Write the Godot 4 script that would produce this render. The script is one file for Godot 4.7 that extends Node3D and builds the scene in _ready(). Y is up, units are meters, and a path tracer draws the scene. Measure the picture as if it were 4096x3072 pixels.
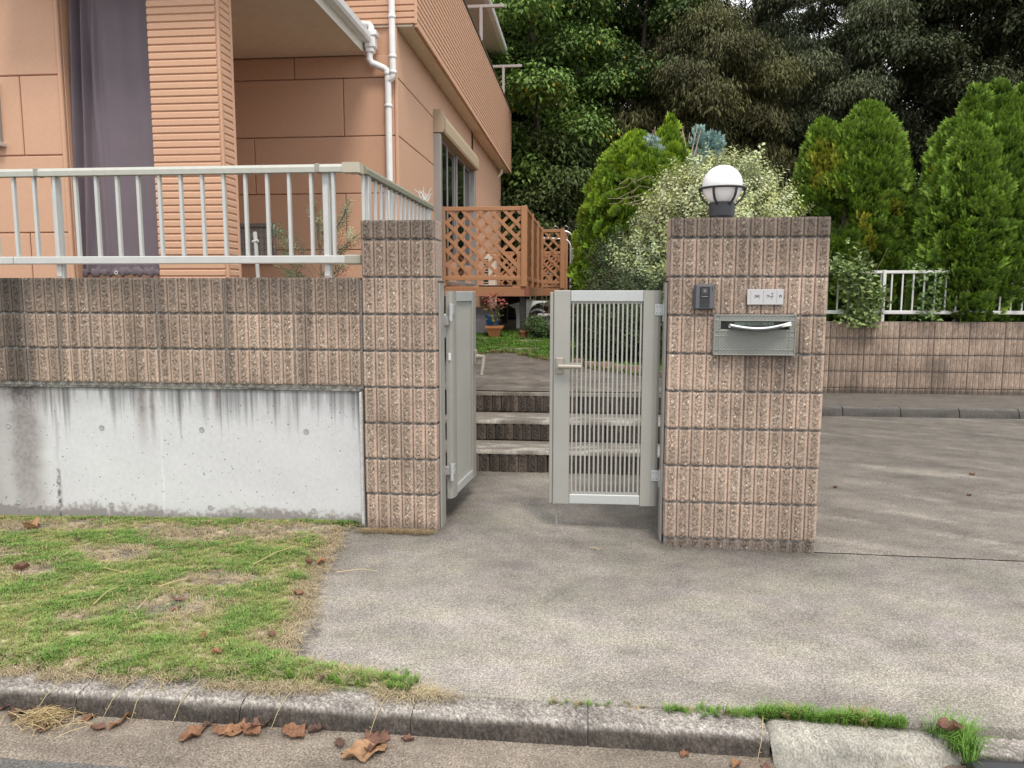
extends Node3D

# ---------------------------------------------------------------- mesh builder
class MB:
	var v := PackedVector3Array()
	var n := PackedVector3Array()
	var c := PackedColorArray()
	var uv := PackedVector2Array()
	var ix := PackedInt32Array()
	var col := Color(1, 1, 1)

	func vert(p: Vector3, nn: Vector3, cc: Color, t := Vector2.ZERO) -> int:
		v.append(p)
		n.append(nn)
		c.append(cc)
		uv.append(t)
		return v.size() - 1

	func tri_i(a: int, b: int, d: int) -> void:   # counter-clockwise seen from outside
		ix.append(a)
		ix.append(d)
		ix.append(b)

	func poly(pts: Array, out: Vector3) -> void:   # flat convex polygon, normal turned towards out
		var a: Vector3 = pts[0]
		var nn: Vector3 = Vector3.ZERO
		for i in range(1, pts.size() - 1):
			nn += (pts[i] - a).cross(pts[i + 1] - a)
		nn = nn.normalized()
		var flip: bool = nn.dot(out) < 0.0
		if flip:
			nn = -nn
		var i0: int = v.size()
		for p in pts:
			vert(p, nn, col)
		for i in range(1, pts.size() - 1):
			if flip:
				tri_i(i0, i0 + i + 1, i0 + i)
			else:
				tri_i(i0, i0 + i, i0 + i + 1)

	func box(ctr: Vector3, size: Vector3, ch := 0.0, b := Basis()) -> MB:
		var h: Vector3 = size * 0.5
		if ch <= 0.0:
			for a in 3:
				for s in [-1.0, 1.0]:
					var o := Vector3.ZERO
					o[a] = s
					var q := []
					for k in [[-1, -1], [1, -1], [1, 1], [-1, 1]]:
						var p := Vector3.ZERO
						p[a] = s * h[a]
						p[(a + 1) % 3] = k[0] * h[(a + 1) % 3]
						p[(a + 2) % 3] = k[1] * h[(a + 2) % 3]
						q.append(ctr + b * p)
					poly(q, b * o)
			return self
		for a in 3:
			var e: int = (a + 1) % 3
			var f: int = (a + 2) % 3
			for s in [-1.0, 1.0]:
				var o := Vector3.ZERO
				o[a] = s
				var q := []
				for k in [[-1, -1], [1, -1], [1, 1], [-1, 1]]:
					var p := Vector3.ZERO
					p[a] = s * h[a]
					p[e] = k[0] * (h[e] - ch)
					p[f] = k[1] * (h[f] - ch)
					q.append(ctr + b * p)
				poly(q, b * o)
			for s in [-1.0, 1.0]:
				for t in [-1.0, 1.0]:
					var q := []
					for k in [[0, -1], [0, 1], [1, 1], [1, -1]]:
						var p := Vector3.ZERO
						p[f] = k[1] * (h[f] - ch)
						p[a] = s * (h[a] - (ch if k[0] == 1 else 0.0))
						p[e] = t * (h[e] - (ch if k[0] == 0 else 0.0))
						q.append(ctr + b * p)
					var o := Vector3.ZERO
					o[a] = s
					o[e] = t
					poly(q, b * o)
		for s in [-1.0, 1.0]:
			for t in [-1.0, 1.0]:
				for w in [-1.0, 1.0]:
					var q := []
					for a in 3:
						var p := Vector3(s * (h.x - ch), t * (h.y - ch), w * (h.z - ch))
						p[a] = [s, t, w][a] * h[a]
						q.append(ctr + b * p)
					poly(q, b * Vector3(s, t, w))
		return self

	func bar(a: Vector3, b: Vector3, w: float, d: float, up := Vector3.UP, ch := 0.0) -> MB:
		# box whose long axis goes from a to b; w across, d along "up"
		var z: Vector3 = (b - a).normalized()
		var u: Vector3 = up
		if absf(z.dot(u)) > 0.98:
			u = Vector3(0, 0, 1)
		var x: Vector3 = u.cross(z).normalized()
		var y: Vector3 = z.cross(x)
		return box((a + b) * 0.5, Vector3(w, d, a.distance_to(b)), ch, Basis(x, y, z))

	func tube(pts: Array, rad: Array, sides := 8, cap := true) -> MB:
		var m: int = pts.size()
		var i0: int = v.size()
		var ref := Vector3(0.31, 0.2, 0.93).normalized()
		for i in m:
			var d: Vector3 = (pts[mini(i + 1, m - 1)] - pts[maxi(i - 1, 0)]).normalized()
			var x: Vector3 = d.cross(ref)
			if x.length() < 0.05:
				x = d.cross(Vector3(1, 0, 0))
			x = x.normalized()
			var y: Vector3 = d.cross(x)
			var r: float = rad[mini(i, rad.size() - 1)]
			for k in sides:
				var t: float = TAU * k / sides
				var o: Vector3 = x * cos(t) + y * sin(t)
				vert(pts[i] + o * r, o, col, Vector2(float(k) / sides, float(i)))
		for i in m - 1:
			for k in sides:
				var a: int = i0 + i * sides + k
				var b: int = i0 + i * sides + (k + 1) % sides
				tri_i(a, b, b + sides)
				tri_i(a, b + sides, a + sides)
		if cap:
			for e in [0, m - 1]:
				var q := []
				for k in sides:
					q.append(v[i0 + e * sides + k])
				poly(q, pts[e] - pts[1 if e == 0 else m - 2])
		return self

	func lathe(prof: Array, segs: int, ctr := Vector3.ZERO, b := Basis()) -> MB:   # prof: Vector2(r, y), bottom to top outside
		var m: int = prof.size()
		var i0: int = v.size()
		for i in m:
			var d: Vector2 = prof[mini(i + 1, m - 1)] - prof[maxi(i - 1, 0)]
			var nn := Vector2(d.y, -d.x).normalized()
			for k in segs:
				var t: float = TAU * k / segs
				vert(ctr + b * Vector3(prof[i].x * cos(t), prof[i].y, prof[i].x * sin(t)), b * Vector3(nn.x * cos(t), nn.y, nn.x * sin(t)), col)
		for i in m - 1:
			for k in segs:
				var a: int = i0 + i * segs + k
				var e: int = i0 + i * segs + (k + 1) % segs
				tri_i(a, a + segs, e + segs)
				tri_i(a, e + segs, e)
		return self

	func prism(poly2: PackedVector2Array, z0: float, z1: float, ctr := Vector3.ZERO, b := Basis()) -> MB:  # outline in xy, thickness along z
		var tr: PackedInt32Array = Geometry2D.triangulate_polygon(poly2)
		for s in [0, 1]:
			var z: float = z0 if s == 0 else z1
			for i in range(0, tr.size(), 3):
				var q := []
				for k in 3:
					var p: Vector2 = poly2[tr[i + k]]
					q.append(ctr + b * Vector3(p.x, p.y, z))
				poly(q, b * Vector3(0, 0, -1 if s == 0 else 1))
		var area := 0.0
		for i in poly2.size():
			area += poly2[i].cross(poly2[(i + 1) % poly2.size()])
		for i in poly2.size():
			var p: Vector2 = poly2[i]
			var q: Vector2 = poly2[(i + 1) % poly2.size()]
			var o := Vector3(q.y - p.y, p.x - q.x, 0) * signf(area)
			poly([ctr + b * Vector3(p.x, p.y, z0), ctr + b * Vector3(q.x, q.y, z0), ctr + b * Vector3(q.x, q.y, z1), ctr + b * Vector3(p.x, p.y, z1)], b * o)
		return self

	func grid(nx: int, ny: int, f: Callable, flip := false, smooth := true) -> MB:   # f(i, j) -> [pos, color] ; normals from neighbours
		var i0: int = v.size()
		for j in ny:
			for i in nx:
				var r: Array = f.call(i, j)
				vert(r[0], Vector3.UP, r[1], r[2] if r.size() > 2 else Vector2.ZERO)
		for j in ny:
			for i in nx:
				var a: Vector3 = v[i0 + j * nx + mini(i + 1, nx - 1)] - v[i0 + j * nx + maxi(i - 1, 0)]
				var b: Vector3 = v[i0 + mini(j + 1, ny - 1) * nx + i] - v[i0 + maxi(j - 1, 0) * nx + i]
				var nn: Vector3 = a.cross(b).normalized()
				n[i0 + j * nx + i] = -nn if flip else nn
		for j in ny - 1:
			for i in nx - 1:
				var a: int = i0 + j * nx + i
				if flip:
					tri_i(a, a + nx + 1, a + 1)
					tri_i(a, a + nx, a + nx + 1)
				else:
					tri_i(a, a + 1, a + nx + 1)
					tri_i(a, a + nx + 1, a + nx)
		return self

	func leaf(p: Vector3, d: Vector3, side: Vector3, l: float, w: float, fold: float, cc: Color) -> void:
		var nn: Vector3 = side.cross(d).normalized()
		var i0: int = v.size()
		vert(p, nn, cc)
		vert(p + d * l * 0.45 + side * w * 0.5 + nn * fold * w, (nn - side * fold).normalized(), cc)
		vert(p + d * l - nn * l * 0.12, nn, cc)
		vert(p + d * l * 0.45 - side * w * 0.5 + nn * fold * w, (nn + side * fold).normalized(), cc)
		tri_i(i0, i0 + 1, i0 + 2)
		tri_i(i0, i0 + 2, i0 + 3)

	func mesh() -> ArrayMesh:
		var a := []
		a.resize(Mesh.ARRAY_MAX)
		a[Mesh.ARRAY_VERTEX] = v
		a[Mesh.ARRAY_NORMAL] = n
		a[Mesh.ARRAY_COLOR] = c
		a[Mesh.ARRAY_TEX_UV] = uv
		a[Mesh.ARRAY_INDEX] = ix
		var m := ArrayMesh.new()
		m.add_surface_from_arrays(Mesh.PRIMITIVE_TRIANGLES, a)
		return m

# ---------------------------------------------------------------- naming and tagging
var taken := {}
var rng := RandomNumberGenerator.new()
var nz := FastNoiseLite.new()
var nf := FastNoiseLite.new()
var T := {}
var M := {}

func _numbered(parent: Node, called: String) -> String:
	var key: String = str(parent.get_instance_id()) + "/" + called
	var k: int = taken.get(key, 0)
	taken[key] = k + 1
	return called if k == 0 else "%s_%03d" % [called, k]

func tag(o: Node, label: String, category: String, group := "", kind := "") -> Node:
	if label: o.set_meta("label", label)
	if category: o.set_meta("category", category)
	if group: o.set_meta("group", group)
	if kind: o.set_meta("kind", kind)
	return o

func thing(called: String, label: String, category: String, at := Vector3.ZERO, turn := 0.0, group := "") -> Node3D:
	var o := Node3D.new()
	o.name = _numbered(self, called)
	add_child(o, true)
	o.position = at
	o.rotation.y = turn
	tag(o, label, category, group)
	return o

func part(parent: Node, called: String, shape, mat: Material) -> MeshInstance3D:
	var o := MeshInstance3D.new()
	o.name = _numbered(parent, called)
	o.mesh = shape.mesh() if shape is MB else shape
	o.material_override = mat
	parent.add_child(o, true)
	return o

func struct(called: String, shape, mat: Material, label := "") -> MeshInstance3D:
	var o: MeshInstance3D = part(self, called, shape, mat)
	tag(o, label, "", "", "structure")
	return o

func single(called: String, shape, mat: Material, label: String, category: String, at := Vector3.ZERO, turn := 0.0, group := "") -> MeshInstance3D:
	var o: MeshInstance3D = part(self, called, shape, mat)
	o.position = at
	o.rotation.y = turn
	tag(o, label, category, group)
	return o

func scatter(parent: Node, called: String, mesh: Mesh, mat: Material, xf: Array, cols: Array) -> MultiMeshInstance3D:
	var mm := MultiMesh.new()
	mm.transform_format = MultiMesh.TRANSFORM_3D
	mm.use_colors = true
	mm.mesh = mesh
	mm.instance_count = xf.size()
	for i in xf.size():
		mm.set_instance_transform(i, xf[i])
		mm.set_instance_color(i, cols[i])
	var o := MultiMeshInstance3D.new()
	o.name = _numbered(parent, called)
	o.multimesh = mm
	o.material_override = mat
	o.set_meta("kind", "stuff")
	parent.add_child(o, true)
	return o

func rf(a: float, b: float) -> float:
	return rng.randf_range(a, b)

func lin(r: float, g: float, b: float) -> Color:
	return Color(r, g, b).linear_to_srgb()

func sst(a: float, b: float, x: float) -> float:
	return smoothstep(a, b, x)

func curve(pts: Array, x: float) -> float:
	if x <= pts[0][0]:
		return pts[0][1]
	for i in range(1, pts.size()):
		if x <= pts[i][0]:
			return lerpf(pts[i - 1][1], pts[i][1], (x - pts[i - 1][0]) / (pts[i][0] - pts[i - 1][0]))
	return pts[-1][1]

# ---------------------------------------------------------------- textures and materials
func noise_bytes(size: int, freq: float, oct: int, sd: int) -> PackedByteArray:
	var q := FastNoiseLite.new()
	q.noise_type = FastNoiseLite.TYPE_SIMPLEX_SMOOTH
	q.seed = sd
	q.frequency = freq
	q.fractal_octaves = oct
	return q.get_seamless_image(size, size).get_data()

func speckled(size: int, base: float, parts: Array, specks: Array, tint := Vector3.ZERO) -> Array:
	# parts: [frequency, octaves, amplitude]; specks: [count, value, radius px]; gives [albedo, normal map]
	var px := PackedFloat32Array()
	px.resize(size * size)
	px.fill(base)
	var sd := 11
	for p in parts:
		var by: PackedByteArray = noise_bytes(size, p[0], p[1], sd)
		sd += 7
		var amp: float = p[2] / 127.5
		for i in size * size:
			px[i] += (by[i] - 127.5) * amp
	var r := RandomNumberGenerator.new()
	r.seed = 5
	for s in specks:
		for k in s[0]:
			var cx: int = r.randi_range(0, size - 1)
			var cy: int = r.randi_range(0, size - 1)
			var rad: float = s[2] * r.randf_range(0.4, 1.2)
			var val: float = s[1] * r.randf_range(0.85, 1.15)
			var n: int = ceili(rad)
			for dy in range(-n, n + 1):
				for dx in range(-n, n + 1):
					if dx * dx + dy * dy <= rad * rad + 0.3:
						var at: int = ((cy + dy + size) % size) * size + (cx + dx + size) % size
						px[at] = lerpf(px[at], val, 0.8)
	var out := PackedByteArray()
	out.resize(size * size * 3)
	for i in size * size:
		var g: float = clampf(px[i], 0.0, 1.0)
		var w: float = (g - base)
		out[i * 3] = int(clampf(g + tint.x * w, 0, 1) * 255.0)
		out[i * 3 + 1] = int(clampf(g + tint.y * w, 0, 1) * 255.0)
		out[i * 3 + 2] = int(clampf(g + tint.z * w, 0, 1) * 255.0)
	var im := Image.create_from_data(size, size, false, Image.FORMAT_RGB8, out)
	var nm: Image = im.duplicate()
	nm.convert(Image.FORMAT_RGBA8)
	nm.bump_map_to_normal_map(3.0)
	return [ImageTexture.create_from_image(im), ImageTexture.create_from_image(nm), pow(base, 2.2)]

func mat(albedo: Color, rough := 0.7, metal := 0.0, vcol := false) -> StandardMaterial3D:
	var m := StandardMaterial3D.new()
	m.albedo_color = albedo
	m.roughness = rough
	m.metallic = metal
	m.vertex_color_use_as_albedo = vcol
	return m

func textured(m: StandardMaterial3D, t: Array, tile: float, ns := 0.6) -> StandardMaterial3D:
	var k: float = 1.0 / float(t[2])     # the texture darkens by its mean; the albedo given is the surface's own
	var c: Color = m.albedo_color.srgb_to_linear()
	m.albedo_color = Color(c.r * k, c.g * k, c.b * k).linear_to_srgb()
	m.albedo_texture = t[0]
	m.uv1_triplanar = true
	m.uv1_world_triplanar = true
	m.uv1_scale = Vector3.ONE / tile
	if ns > 0.0:
		m.normal_enabled = true
		m.normal_texture = t[1]
		m.normal_scale = ns
	return m

func make_materials() -> void:
	T.block = speckled(512, 0.78, [[0.02, 3, 0.05], [0.07, 3, 0.15]], [[240, 1.0, 2.6], [330, 0.45, 2.8], [500, 0.6, 1.6]], Vector3(0.1, 0.0, -0.1))
	T.conc = speckled(1024, 0.74, [[0.006, 3, 0.05], [0.04, 3, 0.09], [0.11, 2, 0.23]], [[3000, 1.0, 1.5], [3500, 0.45, 1.6], [700, 0.95, 2.4]])
	T.stucco = speckled(512, 0.90, [[0.01, 3, 0.012], [0.13, 3, 0.06]], [[300, 0.82, 1.0]])
	T.soft = speckled(512, 0.92, [[0.008, 4, 0.022], [0.2, 2, 0.02]], [])
	T.bark = speckled(256, 0.75, [[0.03, 4, 0.25]], [])
	M.block = textured(mat(Color.WHITE, 0.93, 0.0, true), T.block, 0.45, 0.8)
	M.conc = textured(mat(Color.WHITE, 0.92, 0.0, true), T.conc, 1.15, 1.0)
	M.mortar = textured(mat(lin(0.25, 0.235, 0.22), 0.95), T.block, 0.5, 0.5)
	M.stucco = textured(mat(lin(0.60, 0.368, 0.25), 0.9), T.stucco, 0.3, 0.5)
	M.siding = textured(mat(lin(0.61, 0.372, 0.248), 0.88), T.stucco, 0.3, 0.4)
	M.soffit = textured(mat(lin(0.80, 0.70, 0.58), 0.85), T.soft, 0.6, 0.15)
	M.white = textured(mat(lin(0.80, 0.80, 0.80), 0.35), T.soft, 0.7, 0.0)
	M.rail = textured(mat(lin(0.54, 0.55, 0.54), 0.42, 0.15), T.soft, 0.5, 0.1)
	M.railtop = textured(mat(lin(0.48, 0.485, 0.44), 0.5, 0.1), T.soft, 0.23, 0.1)
	M.railw = textured(mat(lin(0.66, 0.66, 0.65), 0.5), T.soft, 0.5, 0.1)
	M.gate = textured(mat(lin(0.365, 0.362, 0.335), 0.42, 0.25), T.soft, 1.5, 0.0)
	M.gatelight = textured(mat(lin(0.50, 0.525, 0.53), 0.38, 0.25), T.soft, 1.5, 0.0)
	M.slat = textured(mat(lin(0.43, 0.435, 0.41), 0.42, 0.25), T.soft, 1.5, 0.0)
	M.handle = textured(mat(lin(0.36, 0.335, 0.285), 0.42, 0.35), T.soft, 0.2, 0.05)
	M.dark = mat(lin(0.035, 0.035, 0.038), 0.55)
	M.black = mat(lin(0.014, 0.014, 0.015), 0.5)
	M.deck = textured(mat(lin(0.41, 0.205, 0.105), 0.6), T.soft, 0.4, 0.12)
	M.skirt = textured(mat(lin(0.36, 0.17, 0.085), 0.6), T.soft, 0.4, 0.12)
	M.glass = mat(Color(0.03, 0.04, 0.06, 1.0), 0.06)
	M.glass.metallic_specular = 0.7
	M.frame = mat(lin(0.33, 0.32, 0.31), 0.45, 0.3)
	M.beige = mat(lin(0.55, 0.44, 0.30), 0.5)
	M.bark = textured(mat(lin(0.075, 0.06, 0.045), 0.95), T.bark, 0.4, 1.0)
	M.twig = mat(lin(0.20, 0.15, 0.11), 0.9)
	M.leaf = mat(Color.WHITE, 0.55, 0.0, true)
	M.leaf.backlight_enabled = true
	M.leaf.backlight = Color(0.55, 0.55, 0.55)
	M.leafmatt = mat(Color.WHITE, 0.75, 0.0, true)
	M.leafmatt.backlight_enabled = true
	M.leafmatt.backlight = Color(0.5, 0.5, 0.5)
	M.vcol = mat(Color.WHITE, 0.8, 0.0, true)
	M.globe = mat(lin(0.95, 0.95, 0.96), 0.18)
	M.globe.backlight_enabled = true
	M.globe.backlight = Color(0.7, 0.7, 0.7)
	M.steel = mat(lin(0.62, 0.63, 0.64), 0.3, 0.85)
	M.terra = textured(mat(lin(0.42, 0.18, 0.075), 0.8), T.soft, 0.2, 0.2)
	M.soil = textured(mat(lin(0.10, 0.075, 0.05), 1.0), T.bark, 0.5, 1.0)

# ---------------------------------------------------------------- ground heights (metres)
func front_y(x: float, z: float) -> float:
	var y0: float = curve([[-9.0, -0.10], [-3.5, -0.040], [-1.2, -0.002], [-0.6, 0.0], [0.42, -0.043], [1.22, -0.060], [4.0, -0.09], [9.0, -0.12]], x)
	if z <= 0.0:
		if x > 0.9:
			return lerpf(y0, 0.0, clampf(-z / 4.4, 0.0, 1.0))
		return lerpf(y0, 0.0, clampf(-z / 1.2, 0.0, 1.0))
	return lerpf(y0, kerb_y(x), clampf(z / 1.56, 0.0, 1.0))

func kerb_y(x: float) -> float:
	return -0.098 - 0.007 * x

func garden_y(_x: float, z: float) -> float:
	return curve([[-60.0, 3.0], [-20.0, 1.5], [-11.0, 1.0], [-6.5, 0.74], [-4.5, 0.625], [-2.2, 0.50]], z)

# ---------------------------------------------------------------- split-faced ribbed block
func stain(p: Vector3) -> float:
	# weathering of the masonry, 1 = clean
	var k := 1.0
	var s: float = nz.get_noise_3d(p.x * 9.0, p.y * 1.2, p.z * 9.0)
	k *= 1.0 + 0.22 * s
	k *= 1.0 + 0.25 * nz.get_noise_3d(p.x * 2.2, p.y * 2.2 + 40.0, p.z * 2.2)
	return k

func block(parent: Node, x0: float, x1: float, y0: float, y1: float, zf: float, depth: float, ribs: int, clean: Callable, cols_fine := true, turn := 0.0, called := "brick") -> void:
	var w: float = x1 - x0
	var h: float = y1 - y0
	var prof: Array = [[0.0, -0.006, 0], [0.055, -0.006, 0], [0.085, 0.0, 1], [0.225, 0.001, 1], [0.26, 0.004, 2], [0.33, 0.007, 2], [0.40, 0.007, 2], [0.475, 0.008, 2], [0.55, 0.008, 2], [0.625, 0.007, 2], [0.695, 0.007, 2], [0.765, 0.004, 2], [0.80, 0.001, 1], [0.955, 0.0, 1], [0.98, -0.006, 0]]
	if not cols_fine:
		prof = [[0.0, -0.006, 0], [0.08, -0.006, 0], [0.12, 0.0, 1], [0.27, 0.005, 2], [0.5, 0.007, 2], [0.76, 0.005, 2], [0.92, 0.0, 1], [0.97, -0.006, 0]]
	var np: int = prof.size()
	var nx: int = np * ribs + 1
	var ny: int = maxi(3, int(h / (0.0062 if cols_fine else 0.022)))
	var o := MB.new()
	var cgroove := Color(0.235, 0.175, 0.138)
	var cstrip := Color(0.46, 0.350, 0.282)
	var crough := Color(0.315, 0.243, 0.193)
	var jig: float = rng.randf() * 100.0
	var tone: float = rf(0.90, 1.10)
	var b := Basis(Vector3.UP, turn)
	var f := func(i: int, j: int) -> Array:
		var r: int = i / np
		var q: Array = prof[i % np] if i < nx - 1 else [1.0, -0.006, 0]
		if i == nx - 1:
			r = ribs - 1
		var t: float = (r + q[0]) / ribs
		var yy: float = float(j) / (ny - 1)
		var p := Vector3(x0 + w * t, y0 + h * yy, zf + q[1])
		var cc: Color = [cgroove, cstrip, crough][q[2]]
		if q[2] == 2:
			var d: float = nf.get_noise_3d(p.x * 70.0 + jig, p.y * 55.0, jig)
			var wn: float = rng.randf_range(-1, 1)
			p.z += wn * 0.0030 + d * 0.0050 + nf.get_noise_3d(p.x * 190.0, p.y * 160.0 + jig, 3.0) * 0.004
			cc = cc * (1.0 + d * 0.35 + wn * 0.23)
			if cols_fine and rng.randf() < 0.022:
				cc = Color(0.78, 0.70, 0.60)
		elif q[2] == 1:
			p.x += nf.get_noise_2d(p.y * 60.0, r * 7.0 + jig + q[0]) * 0.0018
		if j == 0 or j == ny - 1:
			p.z -= 0.004
			cc = cc * 0.80
		if i == 0 or i == nx - 1:
			cc = cgroove
		var wp: Vector3 = parent.transform * (b * p) if parent is Node3D else p
		var k: float = stain(wp) * tone * float(clean.call(wp))
		var out: Color = Color(cc.r * k, cc.g * k, cc.b * k)
		if k < 0.75:   # dirt is grey-brown rather than red
			var g: float = (out.r + out.g + out.b) / 3.0
			out = out.lerp(Color(g * 1.16, g * 0.98, g * 0.85), clampf((0.75 - k) * 1.5, 0.0, 0.8))
		return [b * p, out]
	o.grid(nx, ny, f)
	o.col = cstrip * 0.85
	# the body behind the face
	var c0 := Vector3((x0 + x1) * 0.5, (y0 + y1) * 0.5, zf - 0.0102 - (depth - 0.0204) * 0.5)
	o.box(b * c0, Vector3(w, h, depth - 0.0204), 0.004, b)
	part(parent, called, o, M.block)

func plain_block(parent: Node, a: Vector3, b: Vector3, called := "brick") -> void:
	var o := MB.new()
	o.col = Color(0.46, 0.32, 0.23)
	o.box((a + b) * 0.5, (b - a).abs(), 0.005)
	part(parent, called, o, M.block)

# ================================================================ the scene
func _ready() -> void:
	rng.seed = 20240
	nz.seed = 3
	nz.frequency = 1.0
	nz.fractal_octaves = 3
	nf.seed = 9
	nf.frequency = 1.0
	nf.fractal_octaves = 2

	var cam := Camera3D.new()
	cam.name = "camera"
	cam.position = Vector3(0, 1.3135, 4.1055)
	cam.rotation = Vector3(-0.1170, 0.0987, 0.001)
	cam.fov = 53.07
	cam.near = 0.05
	cam.far = 400.0
	add_child(cam)
	cam.current = true

	var env := Environment.new()
	env.background_mode = Environment.BG_SKY
	var sky := Sky.new()
	sky.sky_material = cloudy_sky()
	env.sky = sky
	env.background_energy_multiplier = 1.0
	env.tonemap_mode = Environment.TONE_MAPPER_LINEAR
	env.tonemap_exposure = 1.6
	env.sdfgi_enabled = true
	env.ssao_enabled = true
	env.ssil_enabled = true
	var we := WorldEnvironment.new()
	we.name = "world_environment"
	we.environment = env
	add_child(we)

	var sun := DirectionalLight3D.new()
	sun.name = "sun"
	sun.light_color = Color(1.0, 0.96, 0.90)
	sun.light_energy = 0.45
	sun.light_angular_distance = 14.0
	sun.shadow_enabled = true
	sun.rotation_degrees = Vector3(-58, 24, 0)
	add_child(sun)

	make_materials()
	build_ground()
	build_left_wall()
	build_pillars()
	build_back_wall()
	build_steps()
	build_house()
	build_deck()
	build_fences()
	build_gates()
	build_fittings()
	build_garden_things()
	build_plants()
	build_forest()
	build_grass()
	build_litter()

func cloudy_sky() -> Material:
	var w := 512
	var h := 256
	var im := Image.create(w, h, false, Image.FORMAT_RGBF)
	var q := FastNoiseLite.new()
	q.seed = 21
	q.frequency = 1.6
	q.fractal_octaves = 5
	for j in h:
		var el: float = (0.5 - (j + 0.5) / h) * PI
		for i in w:
			var az: float = (i + 0.5) / w * TAU
			var d := Vector3(cos(el) * sin(az), sin(el), cos(el) * cos(az))
			var cl: float = sst(-0.62, -0.25, q.get_noise_3d(d.x * 1.5, d.y * 3.0, d.z * 1.5))
			var bright: float = 0.93 + 0.22 * q.get_noise_3d(d.x * 3.0 + 9.0, d.y * 5.0, d.z * 3.0)
			var c := Color(0.42, 0.60, 0.90).lerp(Color(1.0, 1.0, 1.0), sst(0.6, 0.0, el) * 0.6)
			c = c.lerp(Color(bright, bright * 1.005, bright * 1.02), cl)
			im.set_pixel(i, j, c)
	var m := PanoramaSkyMaterial.new()
	m.panorama = ImageTexture.create_from_image(im)
	return m

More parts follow.
